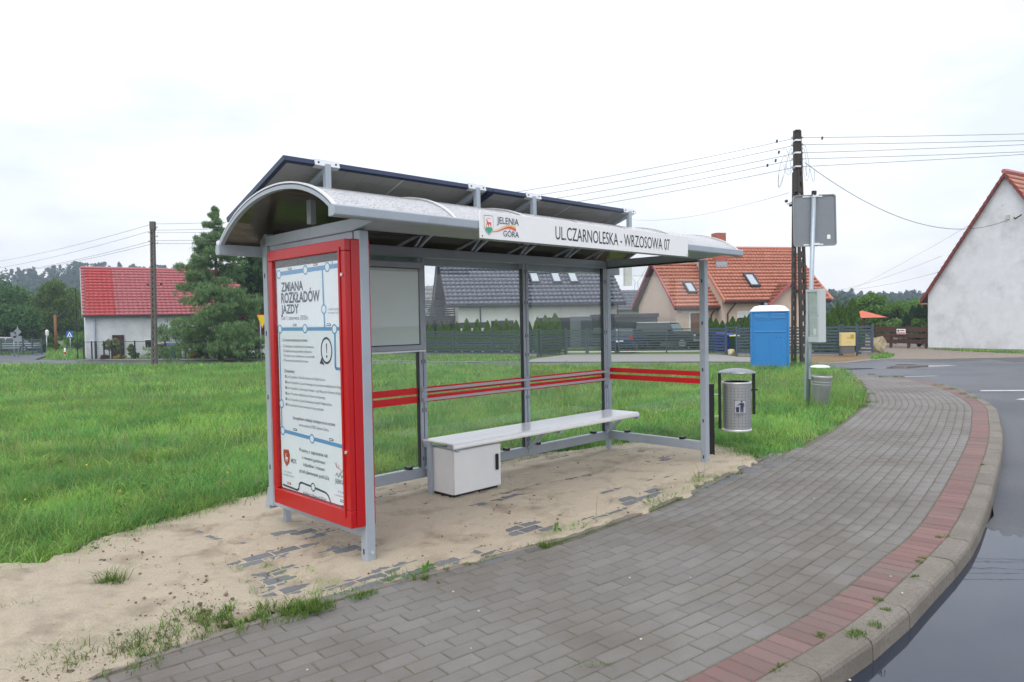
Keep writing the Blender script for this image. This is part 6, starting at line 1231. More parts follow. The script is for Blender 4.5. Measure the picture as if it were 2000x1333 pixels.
# trees and bushes on the right
def base_at(px, Y, z=-.6): return (float(P(px, 690, Y)[0]), Y, z)
def H_at(px, py, Y, z=-.6): return float(P(px, py, Y)[2]-z)
broadleaf('tree', 'bright green broadleaf tree behind the orange gazebo roof', 'tree', base_at(1703, 62), H_at(1703, 572, 62), 1.9, .12, 'bright', 70, 120, .2, 3)
broadleaf('bush', 'bright green rounded bush left of the dark thujas by the white gable', 'bush', base_at(1752, 60), H_at(1752, 588, 60), 2.0, .05, 'bright', 60, 110, .2, 4); broadleaf('bush', 'wide fresh green bush directly beside the white gable wall', 'bush', base_at(1798, 62), H_at(1798, 583, 62), 1.8, .05, 'bright', 60, 110, .2, 5)
broadleaf('bush', 'low olive green bush above the wooden fence', 'bush', base_at(1795, 45), H_at(1795, 622, 45), .9, .02, 'broad', 30, 70, .13, 6); broadleaf('bush', 'low olive shrub beside the small gazebo', 'bush', base_at(1722, 48), H_at(1722, 622, 48), .7, .02, 'broad', 24, 70, .13, 8)
# gazebo
q = base_at(1684, 49); gz = thing('gazebo', 'small garden gazebo with pyramidal orange roof behind the tall thujas', 'gazebo', q, .4); zr = H_at(1684, 607, 49); ze = H_at(1684, 621, 49)
mb = MB(); mb.add([(-1.1, -1.1, ze), (1.1, -1.1, ze), (1.1, 1.1, ze), (-1.1, 1.1, ze), (0, 0, zr)], [(0, 1, 4), (1, 2, 4), (2, 3, 4), (3, 0, 4), (3, 2, 1, 0)]); part('roof', mb, mat('gazebo_tiles', (.62, .15, .07), rough=.6), gz)
for sx_ in (-1, 1):
    for sy_ in (-1, 1): part('post', MB().box((sx_*.95-.06, sy_*.95-.06, 0), (sx_*.95+.06, sy_*.95+.06, ze)), M_brown, gz)
# small power pylon far away
q = P(1243, 560, 300); py_ = thing('pylon', 'faint distant lattice power pylon above the pale grey house', 'pylon', (q[0], q[1], 0)); hp = q[2]+6
for s in (-1, 1): part('leg', MB().bar((s*2.2, 0, 0), (s*.5, 0, hp*.8), .22), M_galv, py_); part('arm', MB().bar((0, 0, hp*.92), (s*5.2, 0, hp*.92), .2), M_galv, py_); part('horn', MB().bar((s*.6, 0, hp*.8), (s*4.2, 0, hp*1.08), .16), M_galv, py_)

# ------------------------------------------------------------------ left background
# wire fence with posts
wf0 = P(150, 700, 48.5); wf1 = P(516, 700, 45.0); Lw = math.hypot(wf1[0]-wf0[0], wf1[1]-wf0[1]); wf = thing('wire_fence', 'dark green post and mesh fence in front of the barn garden', 'fence', (wf0[0], wf0[1], -.6), math.atan2(wf1[1]-wf0[1], wf1[0]-wf0[0]))
M_fg = mat('dark_green_post', (.012, .03, .028), rough=.5); M_mesh = mat('thin_fence_wire', (.06, .09, .09), rough=.5)
for px in (165, 182, 190, 207, 223, 242, 270, 330, 369, 409, 453, 501): f = (px-150)/366; part('post', MB().box((f*Lw-.035-(.03 if px in (190, 242) else 0), -.03, 0), (f*Lw+.035+(.03 if px in (190, 242) else 0), .03, 1.28)), M_fg, wf)
mb = MB()
for k in range(2): mb.box((0, -.012, .05+k*1.15), (Lw, .012, .09+k*1.15))
for k in range(int(Lw/.1)): mb.box((k*.1, -.0025, .1), (k*.1+.005, .0025, 1.2))
for k in range(8): mb.box((0, -.0025, .15+k*.14), (Lw, .0025, .155+k*.14))
part('mesh_panel', mb, M_mesh, wf, stuff=True); part('fence_plinth', MB().box((0, -.04, -.02), (Lw, .04, .08)), M_conc, wf)
# far left dark fence
q0 = T(-40, 694, -.1); q1 = T(82, 692, -.1); slat_fence('slat_fence', 'dark fence at the far left edge behind the road signs', 'fence', q0, q1, [0, .35, .7, .85, 1], -.55, .75, 7, M_fence)
# big larch
lb = base_at(428, 44.5); LH = H_at(424, 404, 44.5); lt = thing('larch_tree', 'tall feathery larch tree with drooping layered branches in front of the barn', 'tree', lb)
part('trunk', MB().tube([(0.1, 0, -.1), (0, 0, LH*.4), (-.05, 0, LH*.8), (-.1, 0, LH*.99)], [.17, .13, .06, .015], 10), M_bark, lt, smooth=True)
def larch_branches(H, n, maxr, seed, skew=0., low=.12):
    r_ = np.random.RandomState(seed); mb = MB(); cen = []; tips = []
    for i in range(n):
        f = low+(.99-low)*((i+r_.rand())/n)**.95; az = r_.rand()*2*np.pi; prof_ = (1-f)**.92*(.62+.62*r_.rand()); 
        R_ = maxr*prof_*(1+.25*np.cos(az-np.pi)*skew); z = H*f; p = np.array([0, 0, z]); dirv = np.array([np.cos(az), np.sin(az), 0]); pts = [p]
        for k in range(1, 6):
            t = k/5; pts.append(np.array([0, 0, z])+dirv*R_*t+np.array([0, 0, -R_*.22*t+R_*.20*t*t*(1.6 if f > .6 else .9)])+r_.normal(size=3)*.05*R_*t)
        mb.tube([tuple(q) for q in pts], [.035*(1-f)+.012]+[.02*(1-f)+.006]*3+[.006, .003], 4)
        m_ = int(8+R_*19)
        for k in range(m_):
            t = .15+.85*r_.rand()**.8; j = min(4, int(t*5)); q = pts[j]+(pts[j+1]-pts[j])*(t*5-j); side = np.array([-dirv[1], dirv[0], 0])*r_.normal()*R_*.20*(1.1-t*.6); cen.append(q+side+np.array([0, 0, -abs(r_.normal())*.10*R_]))
    return mb, cen
mb, cen = larch_branches(LH, 84, 4.3, 5, .4); part('branch', mb, M_bark, lt, stuff=True)
mk('needles', leaf_cloud(cen, .24, 24, (.20, .20, .16), seed=8, aspect=.13, droop=(0, 0, -.8)), M_L['larch'], lt)
lb2 = base_at(503, 49); mb, cen = larch_branches(H_at(500, 452, 49), 110, 4.2, 9, 0, .15); lt2 = thing('conifer_tree', 'darker reddish green conifer right behind the larch beside the shelter post', 'tree', lb2); part('trunk', MB().tube([(0, 0, -.1), (0, 0, H_at(500, 455, 49))], [.18, .03], 8), M_bark, lt2); part('branch', mb, M_bark, lt2, stuff=True)
mk('needles', leaf_cloud(cen, .26, 10, (.17, .17, .12), seed=9, aspect=.3, droop=(0, 0, -.3)), M_L['dark'], lt2)
broadleaf('bush', 'large rounded reddish green bush under the conifer by the yellow sign', 'bush', base_at(480, 45.6), H_at(480, 612, 45.6), 1.45, .12, 'red', 50, 90, .14, 14); broadleaf('bush', 'green leafy part of the bush under the conifer left of the yellow sign', 'bush', base_at(470, 45.3), H_at(470, 622, 45.3), 1.2, .1, 'dark', 40, 90, .14, 15)
for i, (px, py, Y, rx, m, lab) in enumerate([(385, 655, 47, .75, 'dark', 'dark green shrub left of the larch trunk'), (400, 672, 46.5, .6, 'dark', 'low dark green shrub beside the larch foot'), (378, 683, 46.6, .35, 'yellow', 'small yellow flowering shrub behind the wire fence'), (420, 675, 46.3, .7, 'bright', 'bright green low bush at the foot of the larch'), (446, 668, 46.3, .8, 'bright', 'bright green hedge bush right of the larch foot'), (470, 685, 45.8, .6, 'broad', 'low green plants behind the fence near the yellow sign'), (500, 688, 45.6, .6, 'broad', 'low grassy shrub just left of the shelter post'), (225, 662, 48.6, .55, 'pale', 'pale green standard shrub in front of the brown barn door'), (213, 664, 48.4, .35, 'pale', 'small pale shrub left of the brown barn door'), (256, 672, 48.5, .28, 'pale', 'thin pale shrub between the barn door and the window'), (261, 686, 48.3, .3, 'broad', 'small green garden plant below the barn window'), (232, 693, 48.2, .4, 'yellow', 'low yellow flowers at the barn door'), (205, 693, 48.2, .3, 'red', 'small reddish plant by the left barn corner')]):
    broadleaf('bush', lab, 'bush', base_at(px, Y), max(.3, H_at(px, py, Y)), rx, .05 if m != 'pale' else .45, m, 26, 70, .11, 40+i, trunk_r=.03)
# tall grass mound at the left junction
# trees at the far left
for i, (px, py, Y, rx, m, lab) in enumerate([(-25, 520, 75, 4.5, 'dark', 'big dark tree cut by the left picture edge'), (40, 560, 85, 3.6, 'broad', 'rounded green tree right of the dark edge tree'), (12, 590, 70, 3.2, 'dark', 'dark tree behind the grey road signs'), (78, 600, 95, 3.4, 'dark', 'dark broadleaf tree behind the street lamp'), (70, 640, 88, 2.6, 'broad', 'lower green tree behind the road bend'), (150, 568, 82, 2.6, 'birch', 'leafy tree standing close to the left barn corner')]):
    broadleaf('tree', lab, 'tree', base_at(px, Y, -.8), H_at(px, py, Y, -.8), rx, .08, m, 90, 110, .26, 60+i, trunk_r=.2)
for i, (px, py, Y, rx) in enumerate([(108, 545, 76, 2.3), (128, 556, 80, 2.2), (98, 575, 84, 2.0)]):
    broadleaf('birch_tree', ['tall birch with white trunk, highest of the clump left of the barn', 'birch with pale trunk just left of the barn gable', 'smaller birch at the left side of the clump'][i], 'tree', base_at(px+4, Y, -.7), H_at(px, py, Y, -.7), rx, .14, 'birch', 90, 150, .19, 80+i, trunk_r=.13, bark=M_birch)
lb = base_at(95, 70, -.7); mb, cen = larch_branches(H_at(95, 650, 70, -.7), 60, 1.6, 19, 0, .03); t_ = thing('spruce_tree', 'small layered bluish spruce behind the white street lamp', 'tree', lb); part('trunk', MB().tube([(0, 0, 0), (0, 0, H_at(95, 652, 70, -.7))], [.08, .01], 6), M_bark, t_); part('branch', mb, M_bark, t_, stuff=True); mk('needles', leaf_cloud(cen, .2, 10, (.13, .13, .06), seed=19, aspect=.35, flat=.7), M_L['broad'], t_)
broadleaf('bush', 'white flowering green bush by the left barn corner', 'bush', base_at(152, 70, -.6), H_at(152, 646, 70, -.6), 1.3, .05, 'bright', 40, 80, .16, 95)
# poles and signs
def straight_pole(name, label, cat, px, ptop, Y, r, m, zb=-.6, group=None): b_ = base_at(px, Y, zb); t = thing(name, label, cat, b_, 0, group); part('pole', MB().tube([(0, 0, -.05), (0, 0, H_at(px, ptop, Y, zb))], r, 10), m, t, smooth=True); return t
t = straight_pole('utility_pole', 'orange brown wooden pole in front of the birches', 'utility pole', 110, 616, 66, .11, mat('orange_wood', (.22, .10, .04), rough=.8)); 
t = straight_pole('street_lamp', 'grey utility pole with lamp arm left of the birches', 'street lamp', 87, 608, 80, .10, M_conc); hN = H_at(87, 608, 80); part('lamp_arm', MB().tube([(0, 0, hN-.3), (.9, 0, hN+.15)], .03, 6), M_galv, t); part('lamp_head', MB().box((.8, -.1, hN+.08), (1.4, .1, hN+.25)), M_silver, t); insulator(t, (0, 0, hN))
t = straight_pole('street_lamp', 'dark two legged pole with lamp arm behind the road signs', 'street lamp', 60, 622, 78, .12, M_pole); hN = H_at(60, 622, 78); part('pole_leg', MB().bar((.7, 0, 0), (.1, 0, hN*.95), .16), M_pole, t); part('lamp_arm', MB().tube([(0, 0, hN-.4), (.7, 0, hN-.1)], .03, 6), M_galv, t); part('lamp_head', MB().box((.55, -.1, hN-.15), (1.0, .1, hN)), M_silver, t)
t = straight_pole('street_lamp', 'short post with upright white lamp in front of the spruce', 'street lamp', 92, 655, 64, .04, M_galv); hN = H_at(92, 658, 64); part('lamp_head', MB().lathe([(.05, 0), (.12, .15), (.14, .5), (.05, .62)], (.06, 0, hN), 10), mat('lamp_white', (.8, .82, .84), rough=.3), t)
M_sb = mat('sign_backs', (.22, .25, .28), rough=.5)
t = straight_pole('road_sign', 'grey backs of a diamond road sign above a plate, right one of the pair', 'road sign', 36, 640, 58, .035, M_galv); hN = H_at(36, 641, 58); s = .33; part('sign_diamond', MB().prism([(0, -.05, hN), (s, -.05, hN-s), (0, -.05, hN-2*s), (-s, -.05, hN-s)], (0, .02, 0)), M_sb, t); part('sign_plate', MB().box((-.33, -.05, hN-2*s-.42), (.33, -.03, hN-2*s+.02)), M_sb, t)
t = straight_pole('road_sign', 'grey back of a rectangular road sign, left one of the pair', 'road sign', 28, 650, 58, .035, M_galv); hN = H_at(28, 650, 58); part('sign_plate', MB().box((-.22, -.05, hN-.42), (.22, -.03, hN+.02)), M_sb, t)
# pedestrian crossing sign
t = straight_pole('road_sign', 'blue square pedestrian crossing sign with white triangle left of the barn', 'crossing sign', 138, 647, 60, .035, M_galv); hN = H_at(138, 647, 60); s = .27
part('sign_face', MB().box((-s, -.06, hN-2*s), (s, -.04, hN)), mat('sign_blue', (.02, .13, .50), rough=.4), t); part('triangle', MB().poly([(-s*.82, -.062, hN-2*s*.88), (s*.82, -.062, hN-2*s*.88), (0, -.062, hN-s*.2)]), M_white, t)
part('walking_figure', MB().poly([(-.03, -.064, hN-.22), (.03, -.064, hN-.22), (.05, -.064, hN-.33), (.12, -.064, hN-.46), (.07, -.064, hN-.46), (0, -.064, hN-.37), (-.07, -.064, hN-.46), (-.12, -.064, hN-.46), (-.04, -.064, hN-.32)]), M_black, t)
t = straight_pole('delineator_post', 'short red and white delineator post in the long grass by the lane', 'marker post', 127, 680, 53, .06, mat('delineator_white', (.75, .75, .75)), -.6); hN = H_at(127, 680, 53); part('red_band', MB().tube([(0, 0, hN*.35), (0, 0, hN*.6)], .065, 10), M_redband, t)
# yellow give way sign
t = straight_pole('road_sign', 'yellow inverted triangle sign with red edge beside the shelter post', 'give way sign', 510, 616, 44.0, .035, M_galv, -.6); hN = H_at(512, 616, 44)
part('sign_face', MB().prism([(-.16, -.05, hN), (.46, -.05, hN), (.13, -.05, hN-.78)], (0, .02, 0)), mat('sign_yellow', (.85, .62, .02), rough=.4), t); part('sign_border', MB().poly([(-.20, -.028, hN+.04), (.50, -.028, hN+.04), (.13, -.028, hN-.86)]), M_redband, t)
# sign behind the rear pane
q = P(828, 700, 36); t = thing('road_sign', 'grey back of a diamond sign seen through the rear pane beside the notice case', 'road sign', (q[0], 36, -.5)); hN = float(P(828, 597, 36)[2]+.5); part('pole', MB().tube([(.05, 0, 0), (.0, 0, hN)], .035, 8), M_galv, t); part('sign_diamond', MB().prism([(.03, -.04, hN), (.24, -.2, hN-.3), (.03, -.04, hN-.62), (-.15, .1, hN-.3)], (.02, .02, 0)), M_sb, t)
# ------------------------------------------------------------------ wooded hills
def ridge(label, pts, Y, depth, zb, m, seed, ntree, cls=3.4):
    """forested slope: trees in rows rising away from the viewer; pts = skyline pixels"""
    r = np.random.RandomState(seed); xs_ = [p[0] for p in pts]; ys_ = [p[1] for p in pts]; parts_ = []
    for i in range(ntree):
        f = r.rand(); px = xs_[0]+(xs_[-1]-xs_[0])*r.rand(); py = np.interp(px, xs_, ys_); Yt = Y+depth*f; top_ = P(px, py, Y+depth)
        zsk = top_[2]; H_ = 10+6*r.rand(); X = (px-1000)/F_PX*Yt; zz_ = zb+(zsk-H_-1-zb)*f; rad = 3.2+2.0*r.rand(); con = r.rand() < .3; H_ = min(H_, max(2.5, CAMH+(zsk-CAMH)*Yt/(Y+depth)-zz_+r.normal()*.6)); rad = min(rad, H_*.38)
        n = 26; c_ = []
        for _ in range(n):
            t = r.rand(); a = r.rand()*6.283; rr_ = rad*((1-t)**.8 if con else math.sqrt(max(0, 1-(2*t-1)**2)))*(.5+.5*r.rand()); c_.append((X+rr_*math.cos(a), Yt+rr_*math.sin(a), zz_+H_*(.15+.9*t)))
        v, f_, rv_ = leaf_cloud(c_, .95, 22, (.9, .9, 1.0), seed=seed*100+i, aspect=.8); parts_.append((v, f_, np.full(len(rv_), r.rand())*.5+rv_*.5))
    o = mk('wooded_hill', merge(parts_), m); tag(o, label, 'forest', None, 'stuff'); return o
def hill_ground(name, pts, Y, depth, zb):
    mb = MB(); v = []
    for px, py in pts:
        top_ = P(px, py, Y+depth); v += [((px-1000)/F_PX*Y, Y-15, zb-1), ((px-1000)/F_PX*(Y+depth), Y+depth, top_[2]-7.5)]
    n = len(pts); mb.add(v, [(2*i, 2*i+2, 2*i+3, 2*i+1) for i in range(n-1)]); o = part(name, mb, mat('forest_floor', (.03, .055, .03), rough=1)); o['kind'] = 'structure'
LHs = [(-500, 552), (-150, 538), (0, 529), (20, 528), (40, 520), (46, 531), (60, 519), (75, 520), (120, 517), (150, 510), (200, 511), (260, 514), (330, 516), (420, 525), (560, 540), (700, 555)]
hill_ground('hill', LHs, 300, 120, -1); ridge('wooded blue green hill rising behind the barn and the left trees', LHs, 300, 120, -1, M_L['far'], 3, 900)
LHn = [(-300, 590), (0, 598), (60, 600), (160, 602), (300, 600), (500, 598)]
ridge('nearer belt of dark trees below the left hill', LHn, 130, 60, -1, M_L['far'], 4, 150)
RHs = [(560, 560), (900, 570), (1200, 582), (1400, 585), (1560, 580), (1610, 574), (1640, 571), (1675, 575), (1720, 577), (1790, 573), (1812, 575), (2000, 572), (2400, 560)]
hill_ground('hill', RHs, 330, 120, -1); ridge('low wooded ridge on the horizon behind the right hand houses', RHs, 330, 120, -1, M_L['far'], 5, 700)
ridge('dark green wood edge behind the right hand gardens', [(1560, 592), (1640, 592), (1730, 596), (1830, 596), (2300, 590)], 150, 60, -1, M_L['far'], 6, 90)

# ------------------------------------------------------------------ puddles, markings
M_water = mat('puddle_water', (.028, .036, .056), rough=.012, ior=1.45, spec=.5, bump=.015, bscale=5)
kin = offset_curve(C0, -.355); kk = [tuple(p) for p in kin[::6] if 1.2 < p[1] < T(1905, 1040, -.12)[1]]
pud = kk+TP([(1925, 1032), (1938, 1040), (1950, 1038), (1958, 1049), (1972, 1050), (1981, 1045), (1992, 1053), (2010, 1048), (2040, 1056), (2100, 1050), (2300, 1040)], -.12)+[(6, 3.5), (4.5, 1.6), (2.2, 1.2)]
sheet('puddle', pud, -.112, M_water)
sheet('puddle', TP([(1722, 718.5), (1745, 715.5), (1770, 716), (1800, 714.5), (1850, 713.5), (1870, 715), (1800, 717.5), (1775, 720), (1730, 720.3)], -.116), -.116, mat('bright_puddle', (.30, .31, .32), rough=.06, ior=1.6, spec=1))
sheet('puddle', TP([(1630, 720.5), (1700, 719.5), (1712, 720.5), (1640, 723)], -.116), -.1165, M_water)
M_line = mat('road_marking_white', (.50, .51, .52), rough=.7, nvar=.25, nscale=8)
for nm, pl_ in (('road_marking', [(1915, 762.6), (2120, 761.2), (2120, 763.4), (1915, 764.6)]), ('road_marking', [(1983, 780.5), (2040, 773), (2120, 773), (2120, 782), (2005, 782.5)]), ('road_marking', [(1765, 736.0), (1830, 734.2), (1830, 734.9), (1765, 736.8)])): sheet(nm, TP(pl_, -.116), -.1155, M_line)
q = T(1770, 713, -.115); mh = part('manhole_cover', MB().lathe([(.38, 0), (.38, .006), (.01, .007)], (0, 0, 0), 24), mat('rusty_iron', (.07, .04, .035), rough=.7), None); mh.location = (q[0], q[1], q[2]); mh['kind'] = 'structure'
# ------------------------------------------------------------------ grass
M_gr = leafmat('grass_blades', (.275, .465, .11), rv=.45, trans=.42, rough=.45, hv=.075, big=((.15, .36, .10), .9, .42, .62)); M_gd = leafmat('dry_grass_blades', (.30, .27, .10), rv=.3, trans=.3)
def blades(x, y, z, h, w, seed, lean=.45, hues=None):
    r = np.random.RandomState(seed); N = len(x); az = r.rand(N)*2*np.pi; az2 = r.rand(N)*2*np.pi; ln = lean*h*(.3+r.rand(N)); c, s = np.cos(az), np.sin(az); wx, wy = np.cos(az2)*w/2, np.sin(az2)*w/2
    b = np.stack([x, y, z], 1); m = b+np.stack([c*ln*.35, s*ln*.35, h*.55], 1); t = b+np.stack([c*ln*1.1, s*ln*1.1, h*(1-.35*ln/h)], 1); W_ = np.stack([wx, wy, np.zeros(N)], 1)
    V = np.stack([b-W_, b+W_, m+W_*.8, m-W_*.8, t], 1).reshape(-1, 3); i = np.arange(N)*5
    Q = np.stack([i, i+1, i+2, i+3], 1); Tt = np.stack([i+3, i+2, i+4], 1); R = np.repeat(hues if hues is not None else r.rand(N), 5); return V, Q, Tt, R
def grass_obj(name, lst, m, label=None):
    V = []; Q = []; Tt = []; R = []; o = 0
    for v, q_, t_, r_ in lst: V.append(v); Q.append(q_+o); Tt.append(t_+o); R.append(r_); o += len(v)
    ob = obj(name, np_mesh(name, np.concatenate(V), [np.concatenate(Q), np.concatenate(Tt)], 0, m, np.clip(np.concatenate(R), 0, .999))); tag(ob, label, None, None, 'stuff'); return ob
SANDc = SAND
def keepg(x, y):
    k = inpoly(x, y, FIELD); s_in = inpoly(x, y, SANDc); ds = polydist(x, y, SANDc+[SANDc[0]]); n_ = (vnoise(x, y, .3, 31)-.5)*.5
    return k & (~s_in | (ds < .05+n_*.55+(vnoise(x, y, .1, 32)-.5)*.12)) & (polydist(x, y, SW_IN) > .02)
zv = np.vectorize(zt)
def scatter(n, y0, y1, seed):
    """points inside the field of view wedge"""
    r = np.random.RandomState(seed); y = y0+(y1-y0)*r.rand(n)**(.75); x = (r.rand(n)*2-1)*(y*.78+.8); k = keepg(x, y); return x[k], y[k]
gl = []; gdry = []
for (n, y0, y1, h0, w0, sd_) in ((200000, 3.0, 9.0, .115, .0050, 1), (170000, 8.5, 17, .125, .0078, 2), (120000, 16.5, 30, .15, .014, 3), (70000, 29.5, 47, .17, .026, 4)):
    x, y = scatter(n, y0, y1, sd_); cl = vnoise(x, y, .45, 41)*.6+vnoise(x, y, .16, 42)*.4; k = np.random.RandomState(sd_+50).rand(len(x)) < .35+cl*1.3; x, y, cl = x[k], y[k], cl[k]
    big = vnoise(x, y, 2.2, 44); h = h0*(.55+1.3*cl+.5*big)*(.6+.8*np.random.RandomState(sd_+9).rand(len(x))); near = np.clip(polydist(x, y, SANDc+[SANDc[0]])*3.5+.35+vnoise(x, y, .35, 48)*.5, .35, 1.1); near2 = np.clip(polydist(x, y, SW_IN)*2.0+.30, .3, 1); h = h*np.minimum(near, near2)
    hue = np.clip(.5+(vnoise(x, y, 1.1, 45)-.5)*.9+(cl-.5)*.4+np.random.RandomState(sd_+5).normal(size=len(x))*.14, 0, .999)
    gl.append(blades(x, y, zv(y)-.03, h, w0*(.7+.6*np.random.RandomState(3).rand(len(x))), sd_, .75, hue))
# far lawn and verges beyond the side road
def poly_scatter(poly, n, seed):
    r = np.random.RandomState(seed); a_ = np.array(poly); x = a_[:, 0].min()+np.ptp(a_[:, 0])*r.rand(n); y = a_[:, 1].min()+np.ptp(a_[:, 1])*r.rand(n); k = inpoly(x, y, poly); return x[k], y[k]
grass_obj('grass', gl, M_gr)
vg = []
for k_, (pl_, n, h) in enumerate(((TP([(100, 704), (88, 699), (92, 688), (128, 683), (160, 690), (166, 703.5)], -.1), 9000, .38), (TP([(165, 703.3), (165, 699), (540, 698), (540, 702.8), (400, 703)], -.1), 6000, .12), (TP([(724, 704), (724, 689), (890, 690), (1036, 696), (1030, 705), (850, 704.5)], -.1), 14000, .12), (TP([(1700, 702.5), (1706, 690), (1726, 690), (1748, 695), (1735, 700)], -.1), 4500, .16), (TP([(1813, 682.5), (2000, 688.5), (2000, 691), (1900, 687.5)], -.1), 4000, .14), (TP([(-100, 696), (-100, 692), (40, 691), (75, 688), (60, 693)], -.1), 4000, .2), (TP([(1480, 704), (1480, 699), (1580, 697), (1580, 705)], -.1), 2500, .1))):
    x, y = poly_scatter(pl_, n, 70+k_); vg.append(blades(x, y, zv(y)-.12, h*(.5+np.random.RandomState(k_).rand(len(x))), np.full(len(x), .03), 80+k_, .6, np.clip(.45+np.random.RandomState(k_).normal(size=len(x))*.25, 0, .999)))
grass_obj('verge_grass', vg, M_gr)
# dry blades, yellow flowers, seed heads
x, y = scatter(9000, 3.2, 14, 90); d_s = np.minimum(polydist(x, y, SANDc+[SANDc[0]]), polydist(x, y, SW_IN)); k = np.random.RandomState(2).rand(len(x)) < np.exp(-d_s*3.0)+.05; x, y = x[k], y[k]
grass_obj('dry_grass', [blades(x, y, zv(y)-.02, .04+.07*np.random.RandomState(4).rand(len(x)), np.full(len(x), .005), 91, 1.3)], M_gd)
# weeds along the edging, in kerb joints and on the sand
r = np.random.RandomState(77); wx_ = []; wy_ = []; wh_ = []
def clump(px, py, n, rad, h, z=None): 
    q = T(px, py)
    if px < 700: n = int(n*1.5); rad *= 1.9; h *= 1.35
    a_ = r.rand(n)*6.28; rr_ = rad*r.rand(n)**.6; X__ = q[0]+rr_*np.cos(a_); Y__ = q[1]+rr_*np.sin(a_)*.8; kk__ = vnoise(X__, Y__, .045, 71) > .42; wx_.extend(X__[kk__]); wy_.extend(Y__[kk__]); wh_.extend((h*(.3+.9*r.rand(n)**1.5))[kk__])
for c_ in ((219, 1155, 260, .045, .11), (40, 1212, 160, .05, .09), (60, 1225, 120, .09, .04), (210, 1230, 120, .05, .05), (200, 1245, 200, .09, .05), (90, 1290, 220, .08, .06), (40, 1305, 200, .1, .05), (110, 1300, 260, .1, .06), (270, 1270, 260, .1, .05), (300, 1255, 300, .10, .06), (255, 1305, 160, .08, .03), (390, 1215, 420, .10, .055), (440, 1225, 420, .12, .05), (480, 1210, 300, .1, .05), (560, 1202, 360, .10, .055), (610, 1190, 360, .07, .05), (590, 1198, 200, .06, .04), (690, 1170, 120, .05, .035), (720, 1163, 140, .06, .03), (820, 1132, 180, .05, .05), (815, 1145, 60, .03, .025), (875, 1115, 80, .03, .035), (912, 1105, 70, .03, .03), (855, 1138, 40, .03, .02), (1060, 1068, 200, .06, .05), (1085, 1060, 120, .06, .035), (1020, 1090, 100, .07, .02), (1100, 1052, 100, .06, .025), (1210, 1010, 80, .07, .02), (1320, 975, 160, .09, .03), (1345, 965, 80, .05, .03), (1440, 925, 160, .07, .04), (1420, 932, 80, .06, .03), (925, 1165, 20, .03, .015), (1160, 1290, 60, .08, .012), (1180, 1300, 80, .07, .014), (1150, 1310, 60, .06, .014), (1254, 1272, 16, .03, .01)): clump(*c_)
n = 2600; tt = r.rand(n); ei = (tt*(len(ed)-2)).astype(int); fx_ = tt*(len(ed)-2)-ei; ex = ed[ei, 0]+(ed[ei+1, 0]-ed[ei, 0])*fx_+r.normal(size=n)*.03; ey = ed[ei, 1]+(ed[ei+1, 1]-ed[ei, 1])*fx_+r.normal(size=n)*.03
k = vnoise(ex, ey, .16, 55) > .62; wx_.extend(ex[k]); wy_.extend(ey[k]); wh_.extend(.012+.03*r.rand(k.sum()))
for px, py in ((1525, 1300), (1512, 1312), (1835, 1050), (1855, 1048), (1800, 1090), (1795, 1098), (1715, 1172), (1730, 1191), (1785, 1125), (1880, 996), (1918, 908), (1900, 955), (1610, 1240), (1600, 1243)): clump(px, py, 70, .03, .022)
for px, py in ((1900, 778), (1880, 770), (1857, 761), (1833, 753), (1755, 737), (1725, 737), (1702, 732), (1697, 770), (1700, 786), (1690, 795)): clump(px, py, 200, .16, .06)
for px, py in ((1668, 1285), (1675, 1280), (1710, 1265)): q = T(px, py, -.11); m_ = 60; wx_.extend(q[0]+r.normal(size=m_)*.02); wy_.extend(q[1]+r.normal(size=m_)*.02); wh_.extend(.03*(.4+r.rand(m_)))
wx_ = np.array(wx_); wy_ = np.array(wy_); wh_ = np.array(wh_)
zz_ = zv(wy_)+np.where((wx_ < -.6) & (polydist(wx_, wy_, SW_IN) > .06), .016, 0)
grass_obj('weeds', [blades(wx_, wy_, zz_-.004, wh_, np.full(len(wx_), .0042), 99, .9, np.clip(.5+r.normal(size=len(wx_))*.25, 0, .999))], leafmat('weed_blades', (.11, .19, .035), rv=.5, trans=.3))
# long clumps leaning over the sand edge and thin new shoots in the sand
cl_ = []
for i in range(230):
    k = r.randint(0, 17); a_, b_ = SANDc[k], SANDc[k+1]; f_ = r.rand(); cx_, cy_ = a_[0]+(b_[0]-a_[0])*f_, a_[1]+(b_[1]-a_[1])*f_; nb = r.randint(25, 90); ra = .05+.12*r.rand()
    x_ = cx_+r.normal(size=nb)*ra+(-.05); y_ = cy_+r.normal(size=nb)*ra+.05; cl_.append(blades(x_, y_, zv(y_)-.01, (.07+.13*r.rand())*(.5+.8*r.rand(nb)), np.full(nb, .0048), 300+i, 1.0, np.clip(.35+.3*r.rand()+r.normal(size=nb)*.15, 0, .999)))
for i in range(60):
    k = r.randint(0, 3); cx_, cy_ = -3.9+2.9*r.rand(), 2.9+1.9*r.rand()
    if not inpoly(np.array([cx_]), np.array([cy_]), SANDc)[0]: continue
    nb = r.randint(4, 22); x_ = cx_+r.normal(size=nb)*.03; y_ = cy_+r.normal(size=nb)*.03; cl_.append(blades(x_, y_, zv(y_)+.01, .03+.04*r.rand(nb), np.full(nb, .003), 600+i, 1.1))
x_, y_ = scatter(5200, 3.2, 15, 501)
for i in range(420):
    j = r.randint(len(x_)); nb = r.randint(30, 90); ra = .04+.07*r.rand(); hh_ = (.14+.16*r.rand()); 
    if polydist([x_[j]], [y_[j]], SW_IN)[0] < .35: hh_ *= .5
    cl_.append(blades(x_[j]+r.normal(size=nb)*ra, y_[j]+r.normal(size=nb)*ra, np.full(nb, zt(y_[j])-.02), hh_*(.5+.7*r.rand(nb)), np.full(nb, .006), 900+i, 1.15, np.clip((.15 if i % 2 else .75)+r.normal(size=nb)*.1, 0, .999)))
grass_obj('edge_grass', cl_, M_gr)
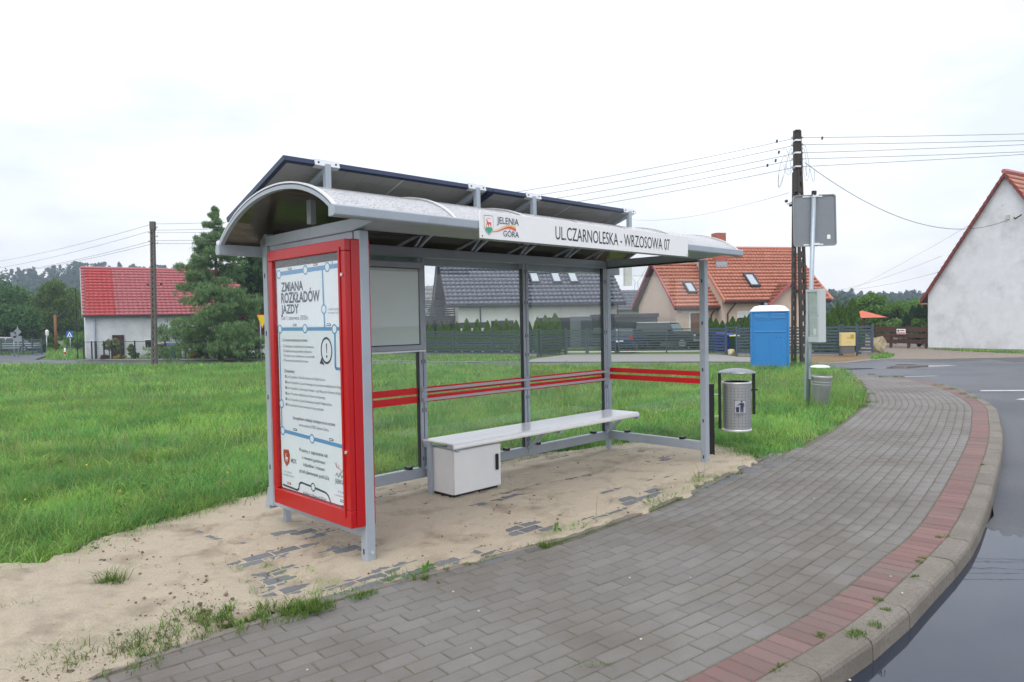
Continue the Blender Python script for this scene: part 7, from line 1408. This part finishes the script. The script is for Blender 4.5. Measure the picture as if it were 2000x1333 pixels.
xs_, ys_2 = scatter(16000, 4, 26, 502); kk_ = vnoise(xs_, ys_2, 2.4, 61) > .45; xs_, ys_2 = xs_[kk_], ys_2[kk_]
grass_obj('seed_stalks', [blades(xs_, ys_2, zv(ys_2)-.02, .20+.16*r.rand(len(xs_)), .0028+.00025*ys_2, 503, .35)], leafmat('pale_stalks', (.36, .36, .20), rv=.3, trans=.3))
# broad weeds near the post and on the field
x, y = scatter(700, 3.2, 9, 120); cs = np.stack([x, y, zv(y)+.05], 1); v, f, rv_ = leaf_cloud(cs, .05, 4, (.05, .05, .05), seed=5); mk('broad_weeds', (v, f, rv_), M_L['bright'])['kind'] = 'stuff'
x, y = scatter(900, 5, 22, 121); k_ = vnoise(x, y, 1.3, 66) > .62; x, y = x[k_], y[k_]; cs = np.stack([x, y, zv(y)+.15], 1); v, f, rv_ = leaf_cloud(cs, .022, 1, (.02, .02, .03), seed=6); mk('meadow_flowers', (v, f, rv_), mat('buttercup', (.75, .6, .05)))['kind'] = 'stuff'
# small litter: pebbles and flecks on the paving
mb = MB()
for px, py in ((1349, 1130), (885, 1157), (1252, 1250), (920, 1268), (1330, 915), (1740, 1127), (1762, 1160), (1590, 975), (1230, 1130), (600, 1310), (935, 1195), (1660, 1330), (1488, 905), (1500, 900)): q = T(px, py); lump(mb, (q[0], q[1], q[2]+.004), .0045+.004*rnd.random(), .5)
part('pebbles', mb, mat('pale_pebble', (.6, .52, .42), rough=.9), None, stuff=True)
# haze: one closed box of thin pale air
hz = MB(); hz.box((-480, -30, -3), (560, 520, 60)); ho = part('haze', hz, None); hm_ = bpy.data.materials.new('pale_air'); hm_.use_nodes = True; n_ = hm_.node_tree.nodes; n_.clear(); o_ = n_.new('ShaderNodeOutputMaterial'); pv = n_.new('ShaderNodeVolumePrincipled'); pv.inputs['Color'].default_value = (.66, .78, 1, 1); pv.inputs['Density'].default_value = .0008; pv.inputs['Anisotropy'].default_value = 0
hm_.node_tree.links.new(pv.outputs[0], o_.inputs['Volume']); ho.data.materials.append(hm_); ho['kind'] = 'stuff'
